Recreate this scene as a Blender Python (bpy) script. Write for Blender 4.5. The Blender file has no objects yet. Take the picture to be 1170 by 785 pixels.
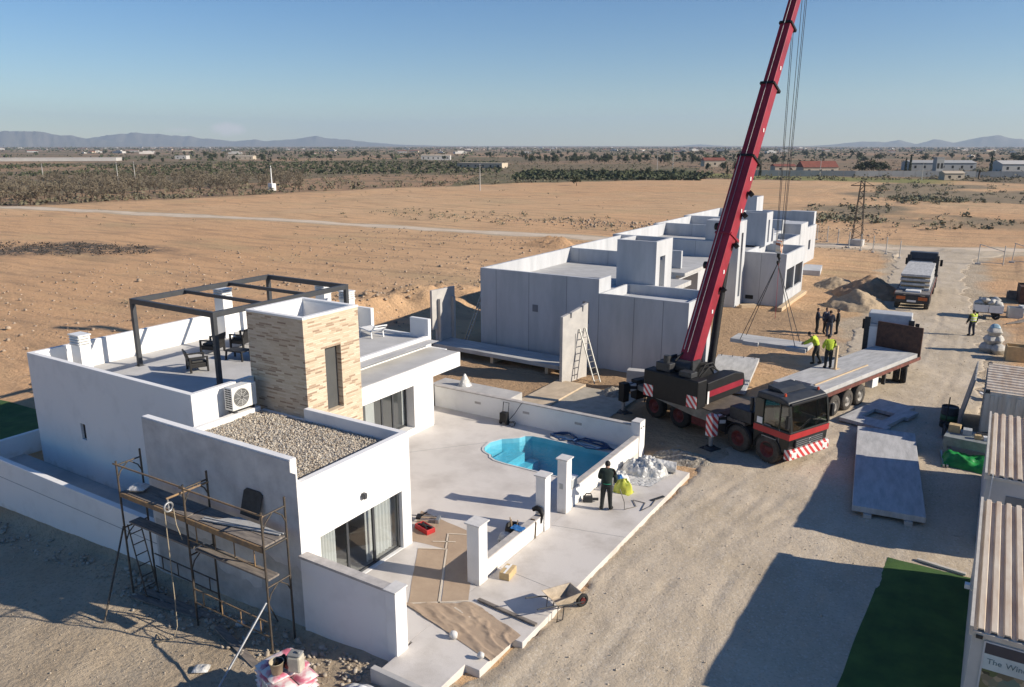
import bpy, bmesh, math, random
from mathutils import Vector, Matrix, noise
R = math.radians
SC = bpy.context.scene
COL = SC.collection
# ------------------------------------------------------------------ camera
CAMH = 11.8
cam = bpy.data.objects.new('camera', bpy.data.cameras.new('camera'))
COL.objects.link(cam); SC.camera = cam
cam.location = (0, 0, CAMH)
PITCH = math.atan2(392.5-166, 885.0)
cam.rotation_euler = (R(90)-PITCH, 0, R(32))
cam.data.sensor_width = 36.0
cam.data.lens = 36.0*885/1170
cam.data.clip_start = 0.1; cam.data.clip_end = 40000
# ------------------------------------------------------------------ sky and sun
SUN_EL, SUN_AZ = R(26), R(16)          # azimuth measured from +X towards +Y
w = bpy.data.worlds.new('World'); SC.world = w; w.use_nodes = True
nt = w.node_tree; bg = nt.nodes['Background']
sky = nt.nodes.new('ShaderNodeTexSky'); sky.sky_type = 'NISHITA'; sky.sun_disc = False
sky.sun_elevation = SUN_EL; sky.sun_rotation = R(90)-SUN_AZ
sky.air_density = 1.0; sky.dust_density = 0.05; sky.ozone_density = 4.0; sky.altitude = 50
hsv = nt.nodes.new('ShaderNodeHueSaturation'); hsv.inputs['Saturation'].default_value = 1.24; hsv.inputs['Hue'].default_value = .508
nt.links.new(sky.outputs[0], hsv.inputs['Color']); 
# one small bright cloud and a thin streak low over the horizon
tcw = nt.nodes.new('ShaderNodeTexCoord'); sky_col = hsv.outputs[0]
def cloud(bearing, elev, wid, hgt_, amount, seed):
    global sky_col
    d0 = (math.sin(R(bearing)), math.cos(R(bearing)), 0); r0 = (math.cos(R(bearing)), -math.sin(R(bearing)), 0)
    def mth(op, a, b=None, c=None):
        n = nt.nodes.new('ShaderNodeMath'); n.operation = op
        for i, v in enumerate((a, b, c)):
            if v is None: continue
            if isinstance(v, (int, float)): n.inputs[i].default_value = v
            else: nt.links.new(v, n.inputs[i])
        return n.outputs[0]
    def dot(v):
        n = nt.nodes.new('ShaderNodeVectorMath'); n.operation = 'DOT_PRODUCT'; n.inputs[1].default_value = v; nt.links.new(tcw.outputs['Generated'], n.inputs[0]); return n.outputs['Value']
    u = mth('DIVIDE', dot(r0), wid); v = mth('DIVIDE', mth('SUBTRACT', dot((0, 0, 1)), elev), hgt_)
    e = mth('ADD', mth('MULTIPLY', u, u), mth('MULTIPLY', v, v))
    nz = nt.nodes.new('ShaderNodeTexNoise'); nz.inputs['Scale'].default_value = seed; nz.inputs['Detail'].default_value = 5; nt.links.new(tcw.outputs['Generated'], nz.inputs['Vector'])
    k = mth('SUBTRACT', mth('MULTIPLY_ADD', nz.outputs[0], 1.6, .35), e)
    f = mth('MULTIPLY', mth('MULTIPLY', mth('MAXIMUM', mth('MINIMUM', k, 1.0), 0.0), amount), mth('GREATER_THAN', dot(d0), .5))
    mx = nt.nodes.new('ShaderNodeMixRGB'); nt.links.new(f, mx.inputs[0]); nt.links.new(sky_col, mx.inputs[1]); mx.inputs[2].default_value = (9.5, 8.6, 8.0, 1); sky_col = mx.outputs[0]
cloud(-51.5, .0185, .020, .0085, .75, 90); cloud(-54.5, .0165, .018, .003, .3, 70)
nt.links.new(sky_col, bg.inputs[0]); bg.inputs[1].default_value = 0.071
sd = bpy.data.lights.new('sun', 'SUN'); sd.energy = 4.6; sd.angle = R(0.5); sd.color = (1, .90, .76)
so = bpy.data.objects.new('sun', sd); COL.objects.link(so); so.location = (30, 20, 60)
S = Vector((math.cos(SUN_EL)*math.cos(SUN_AZ), math.cos(SUN_EL)*math.sin(SUN_AZ), math.sin(SUN_EL)))
so.rotation_euler = S.to_track_quat('Z', 'Y').to_euler()
vs = SC.view_settings
vs.view_transform = 'Standard'; vs.look = 'None'; vs.gamma = 1; vs.exposure = 0.64; vs.use_curve_mapping = False
SC.cycles.max_bounces = 6; SC.cycles.diffuse_bounces = 3; SC.cycles.glossy_bounces = 3
SC.cycles.transparent_max_bounces = 8; SC.cycles.volume_bounces = 0
SC.cycles.caustics_reflective = False; SC.cycles.caustics_refractive = False
rnd = random.Random(7)
# ------------------------------------------------------------------ materials
MATS = {}
def ramp(nt, stops):
    n = nt.nodes.new('ShaderNodeValToRGB'); e = n.color_ramp.elements
    while len(e) > 1: e.remove(e[-1])
    for i, (p, c) in enumerate(stops):
        k = e[0] if i == 0 else e.new(p)
        k.position = p; k.color = (*c, 1)
    return n
def mat(name, col, rough=.7, var=.12, scale=3.0, metal=0, bump=0, bscale=40, spec=.4, col2=None, detail=6, lo=.35, hi=.65, scl=None, coat=0, bdist=.02):
    """plain surface with noise mottling between two base colours"""
    if name in MATS: return MATS[name]
    m = bpy.data.materials.new(name); m.use_nodes = True; MATS[name] = m
    t = m.node_tree; p = t.nodes['Principled BSDF']
    p.inputs['Roughness'].default_value = rough; p.inputs['Metallic'].default_value = metal
    p.inputs['Specular IOR Level'].default_value = spec; p.inputs['Coat Weight'].default_value = coat
    c2 = col2 or tuple(max(0, c*(1-var)) for c in col); c1 = col if col2 else tuple(min(1, c*(1+var*.5)) for c in col)
    tc = t.nodes.new('ShaderNodeTexCoord'); v = tc.outputs['Object']
    if scl:
        mp = t.nodes.new('ShaderNodeMapping'); mp.inputs['Scale'].default_value = scl
        t.links.new(v, mp.inputs[0]); v = mp.outputs[0]
    nz = t.nodes.new('ShaderNodeTexNoise'); nz.inputs['Scale'].default_value = scale; nz.inputs['Detail'].default_value = detail
    nz.inputs['Roughness'].default_value = .65
    t.links.new(v, nz.inputs['Vector'])
    r = ramp(t, [(lo, c2), (hi, c1)]); t.links.new(nz.outputs[0], r.inputs[0])
    t.links.new(r.outputs[0], p.inputs['Base Color'])
    if bump:
        nb = t.nodes.new('ShaderNodeTexNoise'); nb.inputs['Scale'].default_value = bscale; nb.inputs['Detail'].default_value = 4
        t.links.new(v, nb.inputs['Vector'])
        b = t.nodes.new('ShaderNodeBump'); b.inputs['Strength'].default_value = bump; b.inputs['Distance'].default_value = bdist
        t.links.new(nb.outputs[0], b.inputs['Height']); t.links.new(b.outputs[0], p.inputs['Normal'])
    return m
def stripes(name, c1, c2, scale, direction=(1, 0, 1), rough=.5):
    """hard diagonal hazard stripes in object space"""
    m = bpy.data.materials.new(name); m.use_nodes = True; MATS[name] = m
    t = m.node_tree; p = t.nodes['Principled BSDF']; p.inputs['Roughness'].default_value = rough
    tc = t.nodes.new('ShaderNodeTexCoord'); d = t.nodes.new('ShaderNodeVectorMath'); d.operation = 'DOT_PRODUCT'
    d.inputs[1].default_value = direction; t.links.new(tc.outputs['Object'], d.inputs[0])
    mu = t.nodes.new('ShaderNodeMath'); mu.operation = 'MULTIPLY'; mu.inputs[1].default_value = scale
    fr = t.nodes.new('ShaderNodeMath'); fr.operation = 'FRACT'
    t.links.new(d.outputs['Value'], mu.inputs[0]); t.links.new(mu.outputs[0], fr.inputs[0])
    r = ramp(t, [(0, c1), (.5, c2)]); r.color_ramp.interpolation = 'CONSTANT'
    t.links.new(fr.outputs[0], r.inputs[0]); t.links.new(r.outputs[0], p.inputs['Base Color'])
    return m
def schlick(t, f0, normal=None):
    """two-sided fresnel: f0 + (1-f0)*(1-|cos|)^4"""
    lw = t.nodes.new('ShaderNodeLayerWeight'); lw.inputs[0].default_value = .5
    if normal: t.links.new(normal, lw.inputs['Normal'])
    a = t.nodes.new('ShaderNodeMath'); a.operation = 'POWER'; a.inputs[1].default_value = 4
    b = t.nodes.new('ShaderNodeMath'); b.operation = 'MULTIPLY_ADD'; b.inputs[1].default_value = 1-f0; b.inputs[2].default_value = f0
    t.links.new(lw.outputs['Facing'], a.inputs[0]); t.links.new(a.outputs[0], b.inputs[0])
    return b.outputs[0]
def glass(name, tint=(.75, .82, .8), refl=.08, rough=.03, base=(.02, .03, .03)):
    """window pane: fresnel gloss over clear tinted glass"""
    m = bpy.data.materials.new(name); m.use_nodes = True; MATS[name] = m
    t = m.node_tree; out = t.nodes['Material Output']; t.nodes.remove(t.nodes['Principled BSDF'])
    tr = t.nodes.new('ShaderNodeBsdfTransparent'); tr.inputs[0].default_value = (*tint, 1)
    gl = t.nodes.new('ShaderNodeBsdfGlossy'); gl.inputs['Roughness'].default_value = rough
    mx = t.nodes.new('ShaderNodeMixShader'); t.links.new(schlick(t, refl), mx.inputs[0])
    t.links.new(tr.outputs[0], mx.inputs[1]); t.links.new(gl.outputs[0], mx.inputs[2])
    t.links.new(mx.outputs[0], out.inputs[0])
    return m
white = mat('white_render', (.80, .79, .765), .85, .05, .9, col2=(.70, .69, .665), lo=.25, hi=.5, bump=.2, bscale=45)
def splash(m):
    """dried mud splashes along the foot of the rendered walls"""
    t = m.node_tree; p = t.nodes['Principled BSDF']; src = p.inputs['Base Color'].links[0].from_socket
    tc = t.nodes.new('ShaderNodeTexCoord'); s = t.nodes.new('ShaderNodeSeparateXYZ'); t.links.new(tc.outputs['Object'], s.inputs[0])
    n = t.nodes.new('ShaderNodeTexNoise'); n.inputs['Scale'].default_value = 3.5; n.inputs['Detail'].default_value = 8; t.links.new(tc.outputs['Object'], n.inputs['Vector'])
    a = t.nodes.new('ShaderNodeMath'); a.operation = 'MULTIPLY_ADD'; a.inputs[1].default_value = -1.1; t.links.new(s.outputs[2], a.inputs[0]); t.links.new(n.outputs[0], a.inputs[2])
    r = ramp(t, [(.30, (0, 0, 0)), (.75, (.7, .7, .7))]); t.links.new(a.outputs[0], r.inputs[0])
    mx = t.nodes.new('ShaderNodeMixRGB'); t.links.new(r.outputs[0], mx.inputs[0]); t.links.new(src, mx.inputs[1]); mx.inputs[2].default_value = (.52, .45, .36, 1)
    t.links.new(mx.outputs[0], p.inputs['Base Color'])
splash(white)
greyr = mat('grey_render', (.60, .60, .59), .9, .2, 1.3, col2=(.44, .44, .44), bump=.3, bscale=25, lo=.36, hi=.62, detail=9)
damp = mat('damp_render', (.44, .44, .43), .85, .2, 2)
coping = mat('coping_stone', (.46, .43, .40), .8, .2, 4, bump=.2)
capst = mat('cap_stone', (.62, .60, .57), .8, .12, 5)
roofg = mat('roof_screed', (.50, .49, .47), .85, .14, .8, bump=.1)
terr = mat('terrace_screed', (.62, .58, .535), .7, .2, .55, col2=(.46, .42, .38), bump=.12, bscale=25, lo=.28, hi=.56, detail=9)
pave = mat('pavement_concrete', (.60, .56, .515), .8, .2, .8, col2=(.45, .41, .365), bump=.15, bscale=25, lo=.3, hi=.56, detail=9)
conc = mat('precast_concrete', (.49, .50, .515), .85, .1, 1.1, col2=(.37, .385, .40), bump=.12, bscale=20, lo=.28, hi=.6, scl=(1, 1, .22), detail=9)
conc2 = mat('raw_concrete', (.50, .48, .45), .9, .2, 1.2, col2=(.38, .37, .355), bump=.2, bscale=12)
slabm = mat('slab_concrete', (.50, .495, .48), .85, .2, 1.0, col2=(.33, .33, .32), bump=.25, bscale=9, scl=(1, 5, 1), lo=.3, hi=.62, detail=8)
joint = mat('joint_seal', (.17, .18, .2), .9, .1)
earth = mat('earth', (.43, .285, .17), .95, .3, 1.2, col2=(.30, .19, .11), bump=.6, bscale=6, bdist=.15)
sand = mat('pale_sand', (.45, .35, .23), .95, .2, 5, col2=(.33, .25, .165), bump=.7, bscale=18, bdist=.06)
blackm = mat('black_paint', (.011, .011, .012), .55, .3, 4, spec=.3)
darkst = mat('dark_steel', (.045, .047, .05), .55, .3, 6, metal=.3)
anthr = mat('anthracite_steel', (.05, .053, .058), .5, .15, 3)
rubber = mat('tyre_rubber', (.022, .022, .022), .85, .3, 12)
dust = mat('dusty_rubber', (.075, .066, .056), .9, .4, 8)
redp = mat('crane_red', (.27, .018, .034), .45, .25, 1.3, spec=.4, bump=.03, bscale=3)
redrim = mat('red_rim', (.13, .02, .02), .6, .4, 8)
rust = mat('rusty_steel', (.115, .062, .042), .8, .3, 5, col2=(.06, .035, .028))
scafm = mat('scaffold_steel', (.055, .055, .05), .6, .5, 5, col2=(.13, .10, .075), metal=.4)
scafy = mat('scaffold_ochre', (.32, .20, .09), .7, .4, 6, col2=(.16, .12, .09))
plank = mat('scaffold_plank', (.27, .23, .19), .85, .4, 2.5, col2=(.13, .115, .105), scl=(1, 6, 1))
timber = mat('new_timber', (.55, .42, .27), .8, .2, 3, scl=(1, 8, 8))
galv = mat('galvanised', (.33, .34, .35), .5, .2, 8, metal=.6)
alu = mat('aluminium', (.42, .42, .4), .4, .15, 8, metal=.6)
plas = mat('white_plastic', (.75, .75, .73), .5, .06, 4)
kraft = mat('kraft_paper', (.42, .315, .22), .8, .2, 1.6, col2=(.36, .265, .185), bump=.3, bscale=5, bdist=.03)
tape = mat('masking_tape', (.62, .54, .43), .8, .1, 4)
cart = mat('cardboard', (.52, .38, .20), .85, .15, 6)
shellm = mat('pool_shell', (.17, .53, .66), .4, .1, 2)
bluehose = mat('blue_hose', (.025, .07, .17), .5, .2, 9)
greent = mat('green_tarp', (.02, .30, .06), .45, .35, 3, col2=(.01, .16, .035), bump=.5, bscale=9)
turf = mat('artificial_turf', (.065, .135, .03), .95, .35, 1.2, col2=(.035, .085, .02), bump=.8, bscale=60, detail=9)
foil = mat('clear_foil', (.60, .59, .56), .3, .3, 5, spec=.6, bump=.9, bscale=7, bdist=.08)
tank = mat('grey_container', (.42, .44, .44), .6, .15, 2)
contw = mat('container_white', (.56, .55, .50), .6, .2, 1.2, col2=(.42, .38, .32), scl=(3, 1, .5))
sandw = mat('container_roof', (.66, .575, .46), .65, .25, 1.4, col2=(.50, .38, .27), scl=(3, .5, 3))
chev = stripes('red_white_stripes', (.55, .05, .05), (.72, .70, .68), 3.2, (1, 1, 1))
chevl = stripes('white_black_stripes', (.02, .02, .02), (.6, .6, .6), 3.4, (1, .2, 1))
gwin = glass('window_glass', (.88, .90, .90), .10)
gcab = glass('cab_glass', (.16, .23, .18), .07)
# ------------------------------------------------------------------ mesh building
class MB:
    def __init__(s): s.v = []; s.f = []; s.m = []; s.sm = []
    def add(s, vs, fs, m=0, smooth=False, M=None):
        o = len(s.v)
        s.v += [tuple(M @ Vector(p)) for p in vs] if M is not None else [tuple(p) for p in vs]
        for f in fs:
            s.f.append(tuple(i+o for i in f)); s.m.append(m); s.sm.append(smooth)
        return s
    def box(s, x0, x1, y0, y1, z0, z1, m=0, M=None):
        return s.add([(x0,y0,z0),(x1,y0,z0),(x1,y1,z0),(x0,y1,z0),(x0,y0,z1),(x1,y0,z1),(x1,y1,z1),(x0,y1,z1)],
            [(0,3,2,1),(4,5,6,7),(0,1,5,4),(1,2,6,5),(2,3,7,6),(3,0,4,7)], m, False, M)
    def cbox(s, c, d, rz=0, m=0, rx=0, ry=0):
        M = Matrix.Translation(c) @ Matrix.Rotation(rz, 4, 'Z') @ Matrix.Rotation(ry, 4, 'Y') @ Matrix.Rotation(rx, 4, 'X')
        return s.box(-d[0]/2, d[0]/2, -d[1]/2, d[1]/2, -d[2]/2, d[2]/2, m, M)
    def cyl(s, p0, p1, r0, r1=None, n=10, caps=True, m=0, smooth=True):
        r1 = r0 if r1 is None else r1
        a = Vector(p0); b = Vector(p1); d = (b-a)
        if d.length < 1e-6: return s
        q = d.normalized().to_track_quat('Z', 'Y').to_matrix()
        vs = []
        for p, r in ((a, r0), (b, r1)):
            for i in range(n):
                t = 2*math.pi*i/n; vs.append(p + q @ Vector((r*math.cos(t), r*math.sin(t), 0)))
        s.add(vs, [(i, (i+1) % n, n+(i+1) % n, n+i) for i in range(n)], m, smooth)
        if caps: s.add(vs, [tuple(range(n-1, -1, -1)), tuple(range(n, 2*n))], m)
        return s
    def bar(s, p0, p1, w, h=None, m=0):
        """rectangular bar between two points, h = vertical depth"""
        h = h or w; a = Vector(p0); b = Vector(p1); d = b-a; L = d.length; d.normalize()
        up = Vector((0, 0, 1)) if abs(d.z) < .95 else Vector((0, 1, 0))
        x = d.cross(up).normalized(); u = x.cross(d)
        vs = [a+x*sx*w/2+u*sz*h/2+d*t*L for t in (0, 1) for sx, sz in ((-1,-1),(1,-1),(1,1),(-1,1))]
        return s.add(vs, [(3,2,1,0),(4,5,6,7),(0,1,5,4),(1,2,6,5),(2,3,7,6),(3,0,4,7)], m)
    def tube(s, pts, r, n=6, m=0):
        pts = [Vector(p) for p in pts]; k = len(pts); vs = []
        rr = r if isinstance(r, (list, tuple)) else [r]*k
        for i, p in enumerate(pts):
            d = (pts[min(i+1, k-1)]-pts[max(i-1, 0)]).normalized(); q = d.to_track_quat('Z', 'Y').to_matrix()
            for j in range(n):
                t = 2*math.pi*j/n; vs.append(p + q @ Vector((rr[i]*math.cos(t), rr[i]*math.sin(t), 0)))
        fs = [(i*n+j, i*n+(j+1) % n, (i+1)*n+(j+1) % n, (i+1)*n+j) for i in range(k-1) for j in range(n)]
        s.add(vs, fs, m, True)
        return s.add(vs, [tuple(range(n-1, -1, -1)), tuple(range((k-1)*n, k*n))], m)
    def sph(s, c, r, sc=(1, 1, 1), nu=10, nv=7, m=0, jit=0, rg=None):
        rg = rg or rnd; vs = [(0, 0, 1)]
        for i in range(1, nv):
            a = math.pi*i/nv
            for j in range(nu):
                t = 2*math.pi*j/nu; vs.append((math.sin(a)*math.cos(t), math.sin(a)*math.sin(t), math.cos(a)))
        vs.append((0, 0, -1)); N = len(vs)-1
        out = []
        for p in vs:
            k = r*(1+rg.uniform(-jit, jit)); out.append((c[0]+p[0]*k*sc[0], c[1]+p[1]*k*sc[1], c[2]+p[2]*k*sc[2]))
        fs = [(0, 1+j, 1+(j+1) % nu) for j in range(nu)]
        for i in range(nv-2):
            b = 1+i*nu
            fs += [(b+j, b+nu+j, b+nu+(j+1) % nu, b+(j+1) % nu) for j in range(nu)]
        b = 1+(nv-2)*nu
        fs += [(b+j, N, b+(j+1) % nu) for j in range(nu)]
        return s.add(out, fs, m, True)
    def prism(s, pts, z0, z1, m=0, M=None):
        n = len(pts)
        vs = [(p[0], p[1], z0) for p in pts]+[(p[0], p[1], z1) for p in pts]
        return s.add(vs, [tuple(range(n-1, -1, -1)), tuple(range(n, 2*n))]+[(i, (i+1) % n, n+(i+1) % n, n+i) for i in range(n)], m, False, M)
    def yprism(s, pts, y0, y1, m=0, M=None):
        """outline in the x-z plane extruded along y"""
        n = len(pts)
        vs = [(p[0], y0, p[1]) for p in pts]+[(p[0], y1, p[1]) for p in pts]
        return s.add(vs, [tuple(range(n)), tuple(range(2*n-1, n-1, -1))]+[(i, n+i, n+(i+1) % n, (i+1) % n) for i in range(n)], m, False, M)
    def ring(s, c, R0, r, axis='Y', n=16, k=6, m=0):
        vs = []
        for i in range(n):
            a = 2*math.pi*i/n
            for j in range(k):
                b = 2*math.pi*j/k; q = R0+r*math.cos(b); h = r*math.sin(b)
                p = (q*math.cos(a), h, q*math.sin(a)) if axis == 'Y' else ((q*math.cos(a), q*math.sin(a), h) if axis == 'Z' else (h, q*math.cos(a), q*math.sin(a)))
                vs.append((c[0]+p[0], c[1]+p[1], c[2]+p[2]))
        return s.add(vs, [(i*k+j, ((i+1) % n)*k+j, ((i+1) % n)*k+(j+1) % k, i*k+(j+1) % k) for i in range(n) for j in range(k)], m, True)
    def lathe(s, prof, c, axis='Y', n=20, m=0, smooth=True):
        """profile of (radius, along) turned about an axis"""
        vs = []
        for r_, h in prof:
            for i in range(n):
                a = 2*math.pi*i/n; p = (r_*math.cos(a), h, r_*math.sin(a)) if axis == 'Y' else (r_*math.cos(a), r_*math.sin(a), h)
                vs.append((c[0]+p[0], c[1]+p[1], c[2]+p[2]))
        return s.add(vs, [(i*n+j, i*n+(j+1) % n, (i+1)*n+(j+1) % n, (i+1)*n+j) for i in range(len(prof)-1) for j in range(n)], m, smooth)
    def build(s, name, mats, parent=None, world=False, bevel=0, weld=False):
        me = bpy.data.meshes.new(name)
        v = s.v
        if XF[0] is not None: v = [XF[0] @ Vector(q) for q in v]
        if world and parent is not None:
            I = ROOTM[parent.name].inverted(); v = [I @ Vector(p) for p in v]
        me.from_pydata(v, [], s.f)
        for m in (mats if isinstance(mats, (list, tuple)) else [mats]): me.materials.append(m)
        me.polygons.foreach_set('material_index', s.m); me.polygons.foreach_set('use_smooth', s.sm)
        me.update()
        bm = bmesh.new(); bm.from_mesh(me)
        if weld: bmesh.ops.remove_doubles(bm, verts=bm.verts, dist=1e-4)
        bmesh.ops.recalc_face_normals(bm, faces=bm.faces)
        bm.to_mesh(me); bm.free()
        o = bpy.data.objects.new(name, me); COL.objects.link(o)
        if parent is not None:
            o.parent = parent; ROOTM[o.name] = ROOTM[parent.name]
        else: ROOTM[o.name] = Matrix.Identity(4)
        if bevel:
            b = o.modifiers.new('bevel', 'BEVEL'); b.width = bevel; b.segments = 2; b.limit_method = 'ANGLE'; b.angle_limit = R(40)
        return o
ROOTM = {}
XF = [None]
class Solid:
    """union and difference of axis-aligned boxes, only outer faces are made"""
    def __init__(s): s.ops = []
    def add(s, *b): s.ops.append((1, b)); return s
    def sub(s, *b): s.ops.append((0, b)); return s
    def mb(s):
        cs = [sorted({round(b[k], 4) for _, q in s.ops for b in [q] for k in (2*a, 2*a+1)}) for a in range(3)]
        X, Y, Z = cs; nx, ny, nz = len(X)-1, len(Y)-1, len(Z)-1
        occ = {}
        for i in range(nx):
            x = (X[i]+X[i+1])/2
            for j in range(ny):
                y = (Y[j]+Y[j+1])/2
                for k in range(nz):
                    z = (Z[k]+Z[k+1])/2; f = 0
                    for o, b in s.ops:
                        if b[0] < x < b[1] and b[2] < y < b[3] and b[4] < z < b[5]: f = o
                    if f: occ[(i, j, k)] = 1
        m = MB(); idx = {}
        def V(i, j, k):
            if (i, j, k) not in idx: idx[(i, j, k)] = len(m.v); m.v.append((X[i], Y[j], Z[k]))
            return idx[(i, j, k)]
        D = [((1,0,0), [(1,0,0),(1,1,0),(1,1,1),(1,0,1)]), ((-1,0,0), [(0,0,0),(0,0,1),(0,1,1),(0,1,0)]),
             ((0,1,0), [(0,1,0),(0,1,1),(1,1,1),(1,1,0)]), ((0,-1,0), [(0,0,0),(1,0,0),(1,0,1),(0,0,1)]),
             ((0,0,1), [(0,0,1),(1,0,1),(1,1,1),(0,1,1)]), ((0,0,-1), [(0,0,0),(0,1,0),(1,1,0),(1,0,0)])]
        for (i, j, k) in occ:
            for d, q in D:
                if (i+d[0], j+d[1], k+d[2]) not in occ:
                    m.f.append(tuple(V(i+a, j+b, k+c) for a, b, c in q)); m.m.append(0); m.sm.append(False)
        return m
    def build(s, name, mats, parent=None, bevel=.012):
        return s.mb().build(name, mats, parent, world=True, bevel=bevel)
def tag(o, label, cat, group=None):
    o['label'] = label; o['category'] = cat
    if group: o['group'] = group
    return o
def struct(o): o['kind'] = 'structure'; return o
def stuff(o): o['kind'] = 'stuff'; return o
def T(name, label, cat, loc=(0, 0, 0), rz=0, group=None):
    o = bpy.data.objects.new(name, None); COL.objects.link(o)
    o.location = loc; o.rotation_euler = (0, 0, rz); o.empty_display_size = .3
    ROOTM[o.name] = Matrix.Translation(loc) @ Matrix.Rotation(rz, 4, 'Z')
    return tag(o, label, cat, group)
def copy_tree(o, loc, rz, label, group=None, scale=None):
    r = o.copy(); COL.objects.link(r); r.location = loc; r.rotation_euler = (0, 0, rz)
    if scale: r.scale = scale
    r['label'] = label
    if group: r['group'] = group
    for ch in list(o.children):
        c = ch.copy(); COL.objects.link(c); c.parent = r
        for g in list(ch.children):
            d = g.copy(); COL.objects.link(d); d.parent = c
    return r
def sstep(a, b, x):
    t = max(0, min(1, (x-a)/(b-a))); return t*t*(3-2*t)
def fbm(x, y, s, o=3):
    return noise.fractal((x*s, y*s, 3.3), 1.0, 2.0, o)
# ------------------------------------------------------------------ ground
EDGE = [(-300, 40), (-220, 60), (-167, 77), (-158, 110), (-151, 137), (-150, 165), (-142, 187), (-120, 234), (-93, 275), (-48, 287), (-18, 313), (5, 295), (60, 290), (200, 250)]
EDGEP = sorted((math.atan2(x, y), math.hypot(x, y)) for x, y in EDGE)
def edge_r(x, y):
    a = math.atan2(x, y)
    if a <= EDGEP[0][0]: return EDGEP[0][1]
    for (a0, r0), (a1, r1) in zip(EDGEP, EDGEP[1:]):
        if a <= a1: return r0+(r1-r0)*(a-a0)/(a1-a0)
    return EDGEP[-1][1]
def seg_d(x, y, pts):
    b = 1e9
    for (x0, y0), (x1, y1) in zip(pts, pts[1:]):
        dx, dy = x1-x0, y1-y0; t = max(0, min(1, ((x-x0)*dx+(y-y0)*dy)/(dx*dx+dy*dy)))
        b = min(b, math.hypot(x-x0-t*dx, y-y0-t*dy))
    return b
ROADL = [(0, -9.2), (10, -8.9), (26, -8.6), (33, -7.5), (45, -7.2), (60, -6.9), (85, -8.4), (97, -10), (104, -14)]
ROADR = [(0, 2.2), (10, 1.4), (30, 1.0), (45, .6), (60, -.2), (80, -2.2), (97, -1.6), (104, 3)]
def interp(tab, y):
    if y <= tab[0][0]: return tab[0][1]
    for (a, p), (b, q) in zip(tab, tab[1:]):
        if y <= b: return p+(q-p)*(y-a)/(b-a)
    return tab[-1][1]
TRACK = [(-260, 69), (-170, 77), (-148, 81), (-104, 87.5), (-69, 90), (-50, 92), (-38, 93.5), (-17, 100), (-3, 105), (3, 108), (30, 118), (120, 160)]
BERM = [(-39, 37.5), (-37.6, 42), (-35.6, 45), (-34.6, 50)]
def gh(x, y):
    h = 0.0
    if x < -9.3 and y < 12.5 and x > -60:
        h -= min(1.45, (-9.3-x)*.0705)*(1-sstep(12.12, 12.45, y))
    inplot = (-32 < x < -8.4) and (12.1 < y < 27.3)
    if inplot:
        if -17.2 < x < -9.9+(-.8) and 22.2 < y < 26.9 and x < -10.9: return -2.2
        return -.06
    site = 1 if (-9 < x < 2 and 4 < y < 100) else 0
    n = .05*fbm(x, y, .9, 3)+(.0 if site else .03*fbm(x, y, 2.3, 2))
    if x < -33 or y > 58 or y < 12: n += .22*fbm(x+9, y, .11, 3)*(1 if not site else .2)
    h += n*(.5 if site else 1)
    d = seg_d(x, y, BERM)
    h += max(0, 1.55*(1-sstep(0, 3.8, d))*(1+.38*fbm(x, y, .6, 5))*(.6+.4*sstep(52, 44, y)))
    d = math.hypot((x+45)/4.5, (y-81.5)/1.6); h += 1.2*(1-sstep(.1, 1, d))*(1+.5*fbm(x, y, .8, 3))
    # excavated plots round the new houses
    if -27 < x < -10 and 28 < y < 37: h += .10*fbm(x, y, .6, 3)
    d = math.hypot(x, y)
    if d > 500: h = .0
    return h
def axis(lo, hi, st, lo2, hi2, st2, far):
    a = []; v = lo
    while v < hi: a.append(v); v += st
    b = []; v = hi
    while v < hi2: b.append(v); v += st2
    s = st2
    while v < far: b.append(v); s *= 1.22; v += s
    c = []; v = lo-st2
    while v > lo2: c.append(v); v -= st2
    s = st2
    while v > -far: c.append(v); s *= 1.22; v -= s
    return list(reversed(c))+a+b
GX = axis(-46, 6, .3, -230, 20, 3.0, 14000); GY = axis(6, 62, .3, 2, 340, 1.8, 14000)
me = bpy.data.meshes.new('ground'); nx, ny = len(GX), len(GY)
vs = []; zone = []; zone2 = []
for y in GY:
    for x in GX:
        vs.append((x, y, gh(x, y)))
        r = math.hypot(x, y); er = edge_r(x, y)
        far = sstep(er*.985, er*1.015, r+4*fbm(x, y, .05, 2)) if y > -50 else 1
        roadm = 0
        if -2 < y < 106:
            l, q = interp(ROADL, y), interp(ROADR, y); j = 1.2*fbm(x, y, .35, 3)
            roadm = sstep(l-2.5+j, l+.8+j, x)*(1-sstep(q-.3+j, q+3+j, x))
            if x < -8.5 and y < 27: roadm = 0
        if y < 12.1 and x < -8: roadm = max(roadm, sstep(-40, -24, x+2*fbm(x, y, .3, 3)))
        track = 1-sstep(1.0, 3.4, seg_d(x, y, TRACK)+.8*fbm(x, y, .2, 2)) if 60 < y < 170 and x > -262 else 0
        dark = (1-sstep(.6, 1.25, math.hypot(((x+93)*.95+(y-48)*.3)/13, (-(x+93)*.3+(y-48)*.95)/5.5)+.55*fbm(x, y, .16, 4))) if x < -60 and y < 90 else 0
        scr = 0
        if -48 < x < 60 and 115 < y < 300: scr = sstep(.0, .35, fbm(x+40, y, .03, 4)+.25-max(0, (-20-x))*.03)*sstep(118, 150, y)
        grn = (sstep(283, 290, y+.12*(x+60))*(1-sstep(320, 335, y+.2*(x+60)))*sstep(-135, -115, x)*(1-sstep(-24, -10, x)))
        soil = 0
        if -28 < x < -10.2 and 27.2 < y < 58: soil = .7*sstep(-29, -26, x)*(1-sstep(-12, -9.5, x+fbm(x, y, .3, 2)))
        zone.append((max(roadm, track), far, dark, 1)); zone2.append((grn, soil, scr, 1))
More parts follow.
